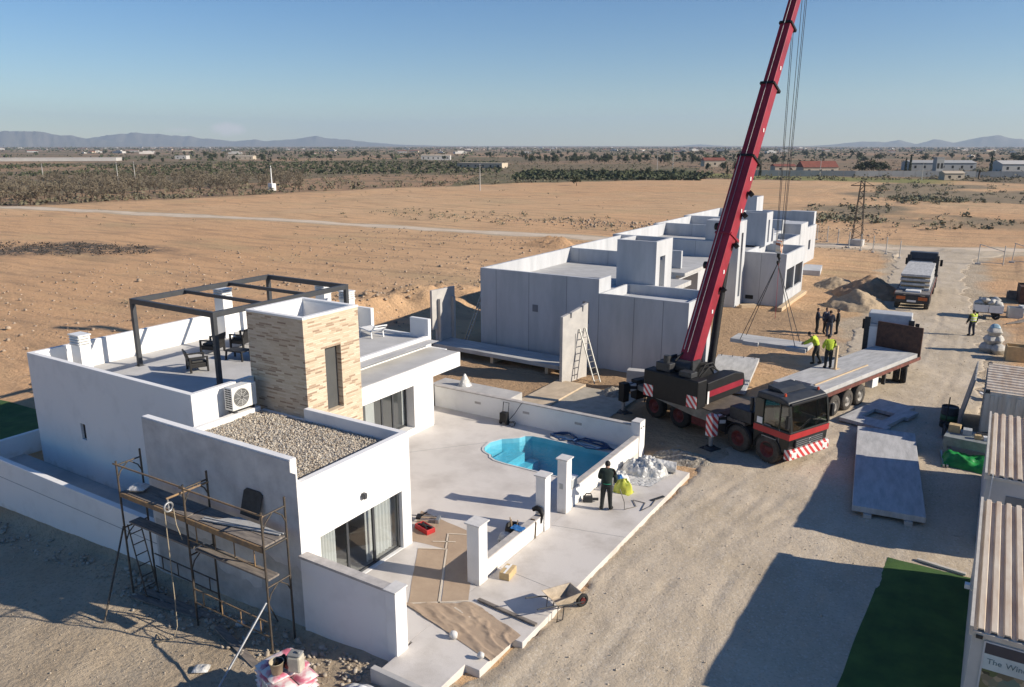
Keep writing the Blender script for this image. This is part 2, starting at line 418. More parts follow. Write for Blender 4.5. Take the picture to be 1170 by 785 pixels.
me.from_pydata(vs, [], [(j*nx+i, j*nx+i+1, (j+1)*nx+i+1, (j+1)*nx+i) for j in range(ny-1) for i in range(nx-1)])
for nm, dat in (('zone', zone), ('zone2', zone2)):
    at = me.attributes.new(nm, 'FLOAT_COLOR', 'POINT'); at.data.foreach_set('color', [c for q in dat for c in q])
me.polygons.foreach_set('use_smooth', [True]*len(me.polygons))
ground = bpy.data.objects.new('ground', me); COL.objects.link(ground); struct(ground)
def ground_mat():
    m = bpy.data.materials.new('ground_soil'); m.use_nodes = True; t = m.node_tree; N = t.nodes.new; L = t.links.new
    p = t.nodes['Principled BSDF']; p.inputs['Roughness'].default_value = .97; p.inputs['Specular IOR Level'].default_value = .15
    tc = N('ShaderNodeTexCoord')
    def nz(s, d=5, scl=None, ro=.6):
        n = N('ShaderNodeTexNoise'); n.inputs['Scale'].default_value = s; n.inputs['Detail'].default_value = d; n.inputs['Roughness'].default_value = ro
        v = tc.outputs['Object']
        if scl:
            mp = N('ShaderNodeMapping'); mp.inputs['Scale'].default_value = scl[0]; mp.inputs['Rotation'].default_value = (0, 0, scl[1]); L(v, mp.inputs[0]); v = mp.outputs[0]
        L(v, n.inputs['Vector']); return n.outputs[0]
    def mix(f, a, b, typ='MIX'):
        n = N('ShaderNodeMixRGB'); n.blend_type = typ
        for k, q in enumerate((f, a, b)):
            if isinstance(q, (int, float)): n.inputs[k].default_value = q
            elif isinstance(q, tuple): n.inputs[k].default_value = (*q, 1)
            else: L(q, n.inputs[k])
        return n.outputs[0]
    def rp(v, *st):
        r = ramp(t, st); L(v, r.inputs[0]); return r.outputs[0]
    z = N('ShaderNodeAttribute'); z.attribute_name = 'zone'; zs = N('ShaderNodeSeparateColor'); L(z.outputs['Color'], zs.inputs[0])
    y = N('ShaderNodeAttribute'); y.attribute_name = 'zone2'; ys = N('ShaderNodeSeparateColor'); L(y.outputs['Color'], ys.inputs[0])
    # ploughed orange earth: broad tone, streaks along the field, clods
    e = rp(nz(.03, 4), (.3, (.585, .40, .235)), (.7, (.64, .395, .215)))
    e = mix(rp(nz(.012, 4), (.42, (0, 0, 0)), (.6, (.8, .8, .8))), e, (.59, .355, .19))
    e = mix(rp(nz(.07, 6, ((.6, 1.4, 1), R(-25))), (.52, (0, 0, 0)), (.68, (.55, .55, .55))), e, (.40, .31, .175))
    e = mix(rp(nz(.35, 6, ((.25, 1.6, 1), R(-20))), (.47, (0, 0, 0)), (.70, (.7, .7, .7))), e, (.31, .205, .125))
    e = mix(rp(nz(1.6, 6), (.56, (0, 0, 0)), (.72, (.6, .6, .6))), e, (.25, .17, .10))
    e = mix(rp(nz(2.9, 4), (.63, (0, 0, 0)), (.72, (.85, .85, .85))), e, (.66, .51, .36))
    # far fields: patches of different crops
    vo = N('ShaderNodeTexVoronoi'); vo.inputs['Scale'].default_value = .011; vo.inputs['Randomness'].default_value = .85
    wv = N('ShaderNodeMapping'); wv.inputs['Scale'].default_value = (1, .55, 1); wv.inputs['Rotation'].default_value = (0, 0, R(-30)); L(tc.outputs['Object'], wv.inputs[0])
    dn = N('ShaderNodeTexNoise'); dn.inputs['Scale'].default_value = .02; L(tc.outputs['Object'], dn.inputs['Vector'])
    ad = N('ShaderNodeMixRGB'); ad.blend_type = 'ADD'; ad.inputs[0].default_value = 40; L(wv.outputs[0], ad.inputs[1]); L(dn.outputs[1], ad.inputs[2]); L(ad.outputs[0], vo.inputs['Vector'])
    sx = N('ShaderNodeSeparateColor'); L(vo.outputs['Color'], sx.inputs[0])
    f = rp(sx.outputs[0], (0, (0.164, 0.135, 0.082)), (.2, (0.271, 0.184, 0.115)), (.38, (0.139, 0.119, 0.0697)), (.52, (0.328, 0.213, 0.127)), (.66, (0.221, 0.164, 0.107)), (.8, (.125, .125, .065)), (.9, (0.361, 0.23, 0.139)))
    f.node.color_ramp.interpolation = 'CONSTANT'
    f = mix(rp(nz(.06, 6, ((.5, 1.5, 1), R(-32))), (.45, (0, 0, 0)), (.62, (.8, .8, .8))), f, (.19, .15, .10))
    f = mix(rp(nz(.35, 5), (.5, (0, 0, 0)), (.65, (.6, .6, .6))), f, (0.344, 0.23, 0.139))
    c = mix(zs.outputs[1], e, f)
    c = mix(ys.outputs[0], c, mix(nz(.2), (.16, .19, .06), (.30, .25, .11)))
    sc_ = mix(nz(.5, 5), (.19, .165, .11), (.34, .25, .16)); c = mix(ys.outputs[2], c, sc_)
    dk = N('ShaderNodeMath'); dk.operation = 'MULTIPLY'; L(zs.outputs[2], dk.inputs[0]); L(rp(nz(.9, 6), (.36, (0, 0, 0)), (.52, (1, 1, 1))), dk.inputs[1])
    c = mix(dk.outputs[0], c, (.11, .095, .08))
    so_ = mix(nz(.7, 6), (.38, .27, .17), (.27, .185, .115)); c = mix(ys.outputs[1], c, so_)
    # gravel of the site
    g = mix(rp(nz(.5, 6), (.35, (0, 0, 0)), (.65, (1, 1, 1))), (.44, .35, .245), (.54, .445, .325))
    g = mix(rp(nz(9, 3), (.52, (0, 0, 0)), (.66, (.7, .7, .7))), g, (.32, .26, .19))
    c = mix(rp(zs.outputs[0], (.25, (0, 0, 0)), (.75, (1, 1, 1))), c, g)
    L(c, p.inputs['Base Color'])
    h = N('ShaderNodeMath'); h.operation = 'MULTIPLY_ADD'; L(nz(4, 8, None, .7), h.inputs[0]); h.inputs[1].default_value = 1; L(nz(.8, 6, ((.5, 1.5, 1), R(-20))), h.inputs[2])
    b = N('ShaderNodeBump'); b.inputs['Strength'].default_value = .75; b.inputs['Distance'].default_value = .22; L(h.outputs[0], b.inputs['Height']); L(b.outputs[0], p.inputs['Normal'])
    return m
me.materials.append(ground_mat())
# gravel road of the site: a draped sheet with ragged edges and wheel ruts
def gravel_mat():
    m = bpy.data.materials.new('road_gravel'); m.use_nodes = True; t = m.node_tree; N = t.nodes.new; L = t.links.new
    p = t.nodes['Principled BSDF']; p.inputs['Roughness'].default_value = .95; p.inputs['Specular IOR Level'].default_value = .2
    tc = N('ShaderNodeTexCoord')
    def nz(s, d=5, sc=(1, 1, 1)):
        mp = N('ShaderNodeMapping'); mp.inputs['Scale'].default_value = sc; L(tc.outputs['Object'], mp.inputs[0])
        n = N('ShaderNodeTexNoise'); n.inputs['Scale'].default_value = s; n.inputs['Detail'].default_value = d; n.inputs['Roughness'].default_value = .65; L(mp.outputs[0], n.inputs['Vector']); return n.outputs[0]
    def mx(f, a, b):
        n = N('ShaderNodeMixRGB')
        for k, q in enumerate((f, a, b)):
            if isinstance(q, tuple): n.inputs[k].default_value = (*q, 1)
            else: L(q, n.inputs[k])
        return n.outputs[0]
    def rp(v, *st):
        r = ramp(t, st); L(v, r.inputs[0]); return r.outputs[0]
    c = mx(rp(nz(.35, 6), (.35, (0, 0, 0)), (.65, (1, 1, 1))), (.45, .37, .265), (.55, .46, .345))
    c = mx(rp(nz(.6, 5, (2.2, .25, 1)), (.5, (0, 0, 0)), (.68, (.6, .6, .6))), c, (.56, .485, .38))
    vo = N('ShaderNodeTexVoronoi'); vo.inputs['Scale'].default_value = 21; L(tc.outputs['Object'], vo.inputs['Vector'])
    s = N('ShaderNodeSeparateColor'); L(vo.outputs['Color'], s.inputs[0])
    c = mx(rp(s.outputs[0], (.0, (0, 0, 0)), (.74, (.06, .06, .06)), (.86, (.3, .3, .3))), c, (.28, .235, .18))
    c = mx(rp(s.outputs[1], (.86, (0, 0, 0)), (.94, (.35, .35, .35))), c, (.66, .60, .50))
    L(c, p.inputs['Base Color'])
    h = N('ShaderNodeMath'); h.operation = 'MULTIPLY_ADD'; L(vo.outputs['Distance'], h.inputs[0]); h.inputs[1].default_value = -.12; L(nz(2.5, 8), h.inputs[2])
    b = N('ShaderNodeBump'); b.inputs['Strength'].default_value = .7; b.inputs['Distance'].default_value = .06; L(h.outputs[0], b.inputs['Height']); L(b.outputs[0], p.inputs['Normal'])
    return m
gm = gravel_mat()
RUT = [[(-2.5, 4), (-4.5, 14), (-5.6, 22), (-4.6, 31), (-2.9, 45), (-2.6, 60), (-4.2, 80), (-6, 103)], [(-6.8, 10), (-6.6, 18), (-4.4, 26), (-1.9, 33), (-1.0, 45), (-1.0, 60), (-2.6, 80)],
       [(-7.9, 12), (-8.0, 20), (-6.5, 27.5), (-4.2, 30), (-2, 31)], [(-5.0, 10), (-6.6, 19), (-5.8, 25.5), (-3, 28)], [(-3.6, 10), (-5.2, 18), (-5.0, 24), (-2.2, 27)]]
def road_h(x, y):
    h = 0
    for q in RUT:
        d = seg_d(x, y, q); h += (-.020*math.exp(-(d/.15)**2)+.012*math.exp(-((d-.28)/.12)**2))*(.55+.9*max(-.5, fbm(x+3, y, .28, 2)))
    return h
m_ = MB(); ids = {}
ys_ = [2+.16*i for i in range(int(62/.16))]+[64+.5*i for i in range(82)]
NX = 62
for j, yy in enumerate(ys_):
    l, q = interp(ROADL, yy), interp(ROADR, yy)
    l += .55*fbm(0, yy, .6, 4); q += .8*fbm(7, yy, .5, 4)
    if yy < 27: l = max(l, -9.3)
    for i in range(NX):
        x = l+(q-l)*i/(NX-1); e = min(i, NX-1-i)
        z = gh(x, yy)+road_h(x, yy)+.02*fbm(x, yy, 1.5, 4)+(.03 if e > 0 else -.05)
        if x < -8.35 and 13 < yy < 26: z = min(z, .06)
        m_.v.append((x, yy, z))
for j in range(len(ys_)-1):
    for i in range(NX-1):
        m_.f.append((j*NX+i, j*NX+i+1, (j+1)*NX+i+1, (j+1)*NX+i)); m_.m.append(0); m_.sm.append(True)
struct(m_.build('gravel_road', gm))
# pale dirt track across the field
trackm = mat('dirt_track_soil', (.64, .53, .40), .95, .15, .4, col2=(.54, .43, .31), bump=.4, bscale=5)
m_ = MB(); P = []
for (a, b), (c, d) in zip(TRACK, TRACK[1:]):
    n = max(2, int(math.hypot(c-a, d-b)/3)); P += [(a+(c-a)*i/n, b+(d-b)*i/n) for i in range(n)]
for i, p in enumerate(P):
    q = P[min(i+1, len(P)-1)]; o = P[max(i-1, 0)]; dx, dy = q[0]-o[0], q[1]-o[1]; l = math.hypot(dx, dy) or 1
    for k in range(7):
        s = (k-3)/3*(1.7+.5*fbm(p[0], p[1], .3, 3)); x, y = p[0]-dy/l*s, p[1]+dx/l*s
        m_.v.append((x, y, max(gh(x, y), -.2)+(.05 if 0 < k < 6 else -.05)))
for i in range(len(P)-1):
    for k in range(6): m_.f.append((i*7+k, i*7+k+1, i*7+k+8, i*7+k+7)); m_.m.append(0); m_.sm.append(True)
struct(m_.build('dirt_track', trackm))
# ------------------------------------------------------------------ far hills
hillm = mat('hill_scrub', (.17, .14, .115), .95, .3, .012, col2=(.115, .11, .08), bump=.5, bscale=.03, bdist=8)
def hills(name, dist, prof, depth, seed):
    """prof: list of (bearing deg right of +Y, height); real ridges with depth"""
    m = MB(); K = 9; n = 150; a0, a1 = prof[0][0], prof[-1][0]
    for i in range(n+1):
        a = a0+(a1-a0)*i/n; h = interp(prof, a)
        h = max(0, h*(1+.14*fbm(a*1.6, seed, .9, 3)))
        for k in range(K):
            t = k/(K-1); s = 1-abs(2*t-1)**1.4
            r = dist+depth*(t-.35)+80*fbm(a*2, t*3+seed, 1.3, 2)
            z = -2+(h+2)*s*(1+(.25*fbm(a*3, t*5+seed, 1.1, 3) if 0 < k < K-1 and k != K//2 else 0))
            m.v.append((r*math.sin(R(a)), r*math.cos(R(a)), z))
    for i in range(n):
        for k in range(K-1): m.f.append((i*K+k, (i+1)*K+k, (i+1)*K+k+1, i*K+k+1)); m.m.append(0); m.sm.append(True)
    return struct(m.build(name, hillm))
def brg(px): return 32*-1+math.degrees(math.atan((px-585)/(885/math.cos(PITCH)*1.0)))*1.0
def hgt(py, d): return CAMH+(166-py)/885*d*.97
D1, D2 = 9000, 10000
hills('hills', D1, [(brg(a), max(0, hgt(b, D1))) for a, b in ((-160, 145), (-60, 148), (0, 151.5), (40, 153), (75, 156), (110, 159.5), (150, 164), (190, 168))], 1500, 3)
hills('hills', D2, [(brg(a), max(0, hgt(b, D2))) for a, b in ((60, 168), (110, 158), (150, 154), (165, 153.5), (190, 155.5), (215, 156), (245, 160), (270, 162), (292, 159.5), (305, 161.5), (330, 160), (348, 157.5), (362, 156), (375, 158), (400, 160), (450, 165), (520, 168))], 1500, 8)
hills('hills', D2, [(brg(a), max(0, hgt(b, D2))) for a, b in ((740, 169), (770, 167), (800, 165), (835, 168), (850, 169))], 900, 5)
hills('hills', D1, [(brg(a), max(0, hgt(b, D1))) for a, b in ((880, 172), (920, 169), (955, 165), (985, 162), (1010, 163), (1028, 160.5), (1047, 165), (1066, 159.5), (1090, 163.5), (1110, 159.5), (1138, 156), (1160, 160), (1185, 163), (1240, 158), (1320, 165), (1420, 172))], 1500, 12)
# ------------------------------------------------------------------ air
hz = MB().box(-11000, 7000, -300, 11500, -4, 420).build('haze', []); stuff(hz)
hm = bpy.data.materials.new('air'); hm.use_nodes = True; t = hm.node_tree
t.nodes.remove(t.nodes['Principled BSDF']); pv = t.nodes.new('ShaderNodeVolumePrincipled')
pv.inputs['Color'].default_value = (.66, .82, 1.0, 1); pv.inputs['Density'].default_value = .00010; pv.inputs['Anisotropy'].default_value = .1
t.links.new(pv.outputs[0], t.nodes['Material Output'].inputs['Volume']); hz.data.materials.append(hm)
# ------------------------------------------------------------------ finished villa
def stone_mat():
    """split-stone cladding: thin staggered strips with random tone, on all vertical faces"""
    m = bpy.data.materials.new('split_stone'); m.use_nodes = True; t = m.node_tree; N = t.nodes.new; L = t.links.new
    p = t.nodes['Principled BSDF']; p.inputs['Roughness'].default_value = .85
    tc = N('ShaderNodeTexCoord'); s = N('ShaderNodeSeparateXYZ'); L(tc.outputs['Object'], s.inputs[0])
    a = N('ShaderNodeMath'); a.operation = 'ADD'; L(s.outputs[0], a.inputs[0]); L(s.outputs[1], a.inputs[1])
    cb = N('ShaderNodeCombineXYZ'); L(a.outputs[0], cb.inputs[0]); L(s.outputs[2], cb.inputs[1])
    out = []
    for sc, w_, h_, off in ((1, .30, .062, .37), (1, .30, .062, .61)):
        b = N('ShaderNodeTexBrick'); b.inputs['Scale'].default_value = 1; b.inputs['Brick Width'].default_value = w_; b.inputs['Row Height'].default_value = h_
        b.inputs['Mortar Size'].default_value = .006; b.inputs['Mortar Smooth'].default_value = .3; b.offset = off; b.offset_frequency = 2; b.squash = 1.3; b.squash_frequency = 3
        b.inputs['Color1'].default_value = (0, 0, 0, 1); b.inputs['Color2'].default_value = (1, 1, 1, 1); b.inputs['Mortar'].default_value = (.45, .45, .45, 1)
        L(cb.outputs[0], b.inputs['Vector']); out.append(b)
    r = ramp(t, [(0, (.30, .21, .145)), (.15, (.40, .29, .20)), (.24, (.52, .41, .29)), (.5, (.58, .47, .34)), (.8, (.64, .54, .41)), (1, (.53, .43, .31))])
    L(out[0].outputs[0], r.inputs[0])
    nz = N('ShaderNodeTexNoise'); nz.inputs['Scale'].default_value = 6; L(tc.outputs['Object'], nz.inputs['Vector'])
    mx = N('ShaderNodeMixRGB'); mx.blend_type = 'MULTIPLY'; mx.inputs[0].default_value = .35; L(r.outputs[0], mx.inputs[1]); L(nz.outputs[1], mx.inputs[2]); 
    L(r.outputs[0], p.inputs['Base Color'])
    mm = N('ShaderNodeMath'); mm.operation = 'MULTIPLY_ADD'; L(out[0].outputs[1], mm.inputs[0]); mm.inputs[1].default_value = -1; L(out[0].outputs[0], mm.inputs[2])
    bp = N('ShaderNodeBump'); bp.inputs['Strength'].default_value = .6; bp.inputs['Distance'].default_value = .03; L(mm.outputs[0], bp.inputs['Height']); L(bp.outputs[0], p.inputs['Normal'])
    return m
stone = stone_mat()
villa = T('villa', 'finished white villa with stone clad roof tower and gravel roof', 'house', (-22, 19.5, 0))
# rear block with the roof terrace, lower curb beyond the tower, canopy wing
b = Solid()
b.add(-30, -20.4, 14, 16.4, -.3, 4.35).add(-30, -20.32, 16.4, 27, -.3, 4.35)
b.sub(-29.8, -20.6, 14.2, 16.4, 3.3, 9).sub(-29.8, -20.5, 16.4, 26.8, 3.3, 9)
b.sub(-30.1, -20, 18.87, 27.1, 3.42, 9).add(-30, -29.8, 18.87, 27, 3.3, 4.35).add(-29.8, -24.6, 26.8, 27, 3.3, 4.35)
b.add(-20.32, -19.5, 18.87, 24.9, -.3, 2.3).sub(-21.2, -20, 24.9, 27.1, -.5, 2.3)
b.sub(-21.2, -20.1, 18.6, 27.1, 2.94, 9).add(-21.4, -21.2, 18.87, 27, 2.94, 3.45)
b.sub(-21.2, -20, 18.6, 24.9, 2.3, 2.94)
b.sub(-20.0, -19.4, 18.95, 23.6, .42, 2.24).sub(-24.5, -20.0, 19.2, 23.4, .1, 2.2)
b.add(-22.25, -21.2, 26.8, 27, 2.9, 4.22)
b.sub(-27.0, -26.7, 13.9, 14.15, 1.55, 2.15)
b.build('wall', white, villa)
Solid().add(-21.2, -19.5, 18.87, 26.87, 2.301, 2.94).build('canopy', [white], villa, .01)
MB().box(-21.19, -19.56, 18.9, 26.82, 2.941, 2.955).build('canopy_screed', roofg, villa, world=True)
MB().box(-29.79, -20.61, 14.21, 26.79, 3.301, 3.312).build('terrace_floor', roofg, villa, world=True)
MB().box(-27.0, -26.7, 14.1, 14.14, 1.56, 2.14).build('window', blackm, villa, world=True)
# gravel roofed front block
b = Solid().add(-20, -13.8, 12.1, 16.4, -.7, 3.72)
b.add(-20, -13.98, 12.1, 12.3, 3.0, 4.33)
b.sub(-19.8, -14.0, 12.3, 16.2, 3.22, 9).sub(-20.1, -19.8, 12.3, 16.4, 3.5, 5).sub(-20.1, -17.9, 16.1, 16.5, 3.3, 9)
b.sub(-13.99, -13.7, 12.75, 16.0, .16, 2.0).sub(-19.7, -14.02, 12.4, 16.2, .16, 2.75).sub(-14.1, -13.7, 12.75, 16.0, .16, 2.0)
b.build('front_block', [white], villa)
# the side wall is still in grey base coat, with a damp lower band
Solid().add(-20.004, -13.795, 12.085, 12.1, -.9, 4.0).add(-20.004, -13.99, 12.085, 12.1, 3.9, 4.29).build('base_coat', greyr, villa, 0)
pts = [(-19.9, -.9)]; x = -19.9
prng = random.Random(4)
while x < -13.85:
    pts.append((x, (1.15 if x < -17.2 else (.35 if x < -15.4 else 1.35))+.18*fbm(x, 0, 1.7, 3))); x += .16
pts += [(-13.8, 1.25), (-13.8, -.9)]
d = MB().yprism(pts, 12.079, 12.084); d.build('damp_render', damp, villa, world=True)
stone_g = mat('roof_gravel', (.50, .45, .37), .9, .3, 9, col2=(.27, .24, .20))
MB().box(-19.79, -14.01, 12.31, 16.19, 3.225, 3.33).build('gravel_bed', stone_g, villa, world=True)
gmats = [mat('pebble_'+n, c, .85, .25, 14) for n, c in (('cream', (.62, .56, .46)), ('tan', (.48, .41, .32)), ('grey', (.37, .35, .32)), ('brown', (.30, .24, .18)))]
g = MB()
for i in range(13500):
    x, y = rnd.uniform(-19.76, -14.05), rnd.uniform(12.34, 16.16)
    if x < -17.9 and y > 16.1: continue
    r = rnd.uniform(.018, .040); q = Matrix.Translation((x, y, 3.335+rnd.uniform(-.008, .03)+.03*fbm(x, y, .8, 2))) @ Matrix.Rotation(rnd.uniform(0, 6), 4, (rnd.uniform(-1, 1), rnd.uniform(-1, 1), 1))
    vv = [(r*rnd.uniform(.8, 1.3), 0, 0), (-r*rnd.uniform(.8, 1.3), 0, 0), (0, r*rnd.uniform(.7, 1), 0), (0, -r*rnd.uniform(.7, 1), 0), (0, 0, r*.7), (0, 0, -r*.7)]
    g.add(vv, [(0,2,4),(2,1,4),(1,3,4),(3,0,4),(2,0,5),(1,2,5),(3,1,5),(0,3,5)], rnd.choices(range(4), (4, 4, 3, 2))[0], False, q)
stuff(g.build('gravel', gmats, villa, world=True))
# stone tower with hollow top
b = Solid().add(-20.5, -17.9, 16.4, 18.87, -.2, 6.55).sub(-20.32, -18.08, 16.58, 18.69, 5.5, 9)
b.sub(-18.3, -17.8, 17.26, 17.98, 3.3, 5.45).sub(-20.1, -18.29, 16.7, 18.7, 3.5, 5.4)
tw = b.build('tower', stone, villa, .006)
Solid().add(-20.51, -17.89, 16.39, 18.88, 6.551, 6.62).sub(-20.32, -18.08, 16.58, 18.69, 6, 7).build('tower_coping', white, tw, .006)
inn = Solid().add(-20.319, -18.081, 16.581, 18.689, 5.501, 6.55).sub(-20.30, -18.1, 16.6, 18.67, 5.53, 7); inn.build('tower_lining', white, tw, 0)
MB().box(-18.16, -18.11, 17.265, 17.975, 3.3, 5.445).build('door', mat('door_grey', (.075, .077, .075), .7, .1), tw, world=True)
# front sliding window: dark frame, glass, white curtains
fr = MB()
for y in (12.78, 13.86, 14.9, 15.96): fr.box(-13.99, -13.93, y-.04, y+.04, .17, 1.97)
fr.box(-13.99, -13.93, 12.75, 16.0, 1.94, 2.0).box(-13.99, -13.93, 12.75, 16.0, .16, .22)
wf = fr.build('sliding_window', anthr, villa, world=True)
MB().box(-13.965, -13.955, 12.8, 15.95, .2, 1.96).build('pane', gwin, wf, world=True)
for y0, y1 in ((12.8, 13.6), (14.75, 15.9)):
    n = 40; vs = [(-14.14+.025*math.sin(i*1.25), y0+(y1-y0)*i/n, z) for z in (.2, 1.96) for i in range(n+1)]
    MB().add(vs, [(i, i+1, n+2+i, n+1+i) for i in range(n)], 0, True).build('curtain', plas, wf, world=True)

MB().box(-19.69, -14.03, 12.41, 16.19, .161, .175).build('room_floor', conc2, villa, world=True)
lm = MB().box(-13.79, -13.68, 14.32, 14.42, 2.44, 2.60).box(-13.76, -13.70, 14.29, 14.45, 2.47, 2.57); lm.build('wall_lamp', anthr, villa, world=True)
# window under the canopy
fr = MB()
for y in (19.0, 20.6, 22.1, 22.75, 23.56): fr.box(-19.98, -19.92, y-.04, y+.04, .43, 2.23)
fr.box(-19.98, -19.92, 18.96, 23.59, 2.17, 2.235).box(-19.98, -19.92, 18.96, 23.59, .425, .49)
wf = fr.build('sliding_window', anthr, villa, world=True)
MB().box(-19.955, -19.945, 19, 23.55, .45, 2.2).build('pane', gwin, wf, world=True)
MB().box(-20.3, -20.22, 20.9, 21.25, .3, 2.15).build('curtain', plas, wf, world=True)
MB().box(-20.3, -20.22, 21.45, 21.95, .3, 2.15).build('curtain', plas, wf, world=True)
# chimneys with louvred caps
def chimney(x, y, z0, z1, w_=.62, d_=.42):
    c = MB().box(x-w_/2, x+w_/2, y-d_/2, y+d_/2, z0, z1-.42).build('chimney', white, villa, world=True, bevel=.01)
    k = MB().box(x-w_/2-.03, x+w_/2+.03, y-d_/2-.03, y+d_/2+.03, z1-.42, z1-.38).box(x-w_/2-.04, x+w_/2+.04, y-d_/2-.04, y+d_/2+.04, z1-.05, z1)
    for i in range(3): k.cbox((x+w_/2, y, z1-.32+i*.1), (.09, d_, .025), 0, 0, 0, R(35)); k.cbox((x-w_/2, y, z1-.32+i*.1), (.09, d_, .025), 0, 0, 0, R(-35)); k.cbox((x, y-d_/2, z1-.32+i*.1), (w_, .09, .025), 0, 0, R(35))
    k.box(x-w_/2+.06, x+w_/2-.06, y-d_/2+.06, y+d_/2-.06, z1-.38, z1-.05, 1)
    for sx in (-1, 1):
        for sy in (-1, 1): k.box(x+sx*(w_/2-.03)-.03, x+sx*(w_/2-.03)+.03, y+sy*(d_/2-.03)-.03, y+sy*(d_/2-.03)+.03, z1-.38, z1-.05)
    k.build('chimney_cap', [plas, blackm], c, world=True)
chimney(-28.75, 15.35, 3.3, 4.95); chimney(-29.35, 22.3, 3.3, 5.55, .6, .5); chimney(-27.3, 26.45, 3.3, 5.3, .6, .45); chimney(-25.75, 26.45, 3.3, 5.15, .55, .45)
# side passage pipe stub and wall vent
MB().cyl((-22.5, 14.02, 1.55), (-22.5, 13.9, 1.5), .06, n=8).build('drain_spout', anthr, villa, world=True)
# ------------------------------------------------------------------ plot: passage floor, terrace, pavement
struct(MB().box(-31.4, -20.0, 12.3, 13.99, -.4, .02).build('passage_floor', conc2))
POOL = [(-16.2, 23.85), (-16.3, 24.4), (-16.1, 24.95), (-15.75, 25.25), (-15.55, 25.45), (-15.45, 25.75), (-15.2, 25.9), (-14.6, 25.95), (-11.15, 25.95), (-11.0, 25.8), (-11.0, 23.1), (-11.2, 22.95), (-14.6, 22.95), (-15.1, 23.0), (-15.4, 23.15), (-15.55, 23.35), (-15.85, 23.45), (-16.05, 23.6)]
def holed(name, outer, hole, z, thick, m):
    bm = bmesh.new(); es = []
    for ring in (outer, hole):
        vv = [bm.verts.new((x, y, z)) for x, y in ring]
        es += [bm.edges.new((vv[i], vv[(i+1) % len(vv)])) for i in range(len(vv))]
    bmesh.ops.triangle_fill(bm, edges=es, use_beauty=True)
    r = bmesh.ops.extrude_face_region(bm, geom=list(bm.faces)); bmesh.ops.translate(bm, verts=[v for v in r['geom'] if isinstance(v, bmesh.types.BMVert)], vec=(0, 0, -thick))
    bmesh.ops.recalc_face_normals(bm, faces=bm.faces)
    me = bpy.data.meshes.new(name); bm.to_mesh(me); bm.free(); me.materials.append(m)
    o = bpy.data.objects.new(name, me); COL.objects.link(o); return o
struct(holed('terrace', [(-13.8, 12.25), (-10.8, 12.25), (-10.8, 26.9), (-21.0, 26.9), (-21.0, 24.95), (-19.48, 24.95), (-19.48, 18.87), (-17.88, 18.87), (-17.88, 16.41), (-13.8, 16.41)], POOL, .15, .5, terr))
struct(Solid().add(-10.8, -8.45, 14.0, 25.85, -.3, .15).add(-10.8, -8.75, 12.6, 14.0, -.3, .15).add(-10.72, -9.15, 11.45, 12.6, -.3, .15).build('pavement', pave, None, .015))
struct(MB().box(-10.9, -9.13, 11.3, 11.45, -.3, .19).build('kerb', conc2, bevel=.01))
cr = MB()
for x0, y0, x1, y1 in ((-10.78, 19.6, -8.5, 20.1), (-10.78, 16.6, -8.5, 16.4), (-19, 21.2, -16.4, 24.4)):
    cr.bar((x0, y0, .151), (x1, y1, .151), .009, .004)
struct(cr.build('expansion_joint', joint))
# swimming pool
pool = T('swimming_pool', 'small blue swimming pool with rounded stepped end set in the terrace', 'pool', (-13.5, 24.4, 0))
n = len(POOL); sh = MB()
prof = [(.03, .17), (.03, -.25), (.04, -1.0), (.25, -1.35)]
vs = []
cx, cy = -13.6, 24.4
for s, z in prof:
    for x, y in POOL: vs.append((x+(cx-x)*s*.25, y+(cy-y)*s*.25, z))
sh.add(vs, [(k*n+i, k*n+(i+1) % n, (k+1)*n+(i+1) % n, (k+1)*n+i) for k in range(3) for i in range(n)]+[tuple(range(3*n, 4*n))], 0)
sh.box(-16.0, -15.2, 23.3, 25.3, -.9, -.35).box(-15.2, -14.8, 23.2, 25.75, -1.2, -.75)
shell = sh.build('shell', shellm, pool, world=True)
cop = MB(); vs = []
for s, z in ((0, .152), (-.22, .168)):
    pass
for x, y in POOL:
    d = Vector((x-cx, y-cy, 0)).normalized(); vs += [(x, y, .152), (x, y, .175), (x+d.x*.09, y+d.y*.09, .175), (x+d.x*.09, y+d.y*.09, .152)]
cop.add(vs, [(i*4+k, ((i+1) % n)*4+k, ((i+1) % n)*4+(k+1) % 4, i*4+(k+1) % 4) for i in range(n) for k in range(4)])
cop.build('coping', mat('pool_coping', (.60, .60, .58), .6, .1, 4), pool, world=True)
wm = bpy.data.materials.new('pool_water'); wm.use_nodes = True; t = wm.node_tree; t.nodes.remove(t.nodes['Principled BSDF'])
tr = t.nodes.new('ShaderNodeBsdfTransparent'); tr.inputs[0].default_value = (.75, .95, .98, 1)
gl = t.nodes.new('ShaderNodeBsdfGlossy'); gl.inputs['Roughness'].default_value = .02
mx = t.nodes.new('ShaderNodeMixShader')
nz = t.nodes.new('ShaderNodeTexNoise'); nz.inputs['Scale'].default_value = 5; nz.inputs['Detail'].default_value = 3; tc = t.nodes.new('ShaderNodeTexCoord'); t.links.new(tc.outputs['Object'], nz.inputs['Vector'])
bp = t.nodes.new('ShaderNodeBump'); bp.inputs['Strength'].default_value = .7; bp.inputs['Distance'].default_value = .08; t.links.new(nz.outputs[0], bp.inputs['Height'])
t.links.new(bp.outputs[0], gl.inputs['Normal'])
t.links.new(schlick(t, .02, bp.outputs[0]), mx.inputs[0]); t.links.new(tr.outputs[0], mx.inputs[1]); t.links.new(gl.outputs[0], mx.inputs[2]); t.links.new(mx.outputs[0], t.nodes['Material Output'].inputs[0])
MB().add([(x, y, -.02) for x, y in POOL], [tuple(range(n))]).build('water', wm, pool, world=True)
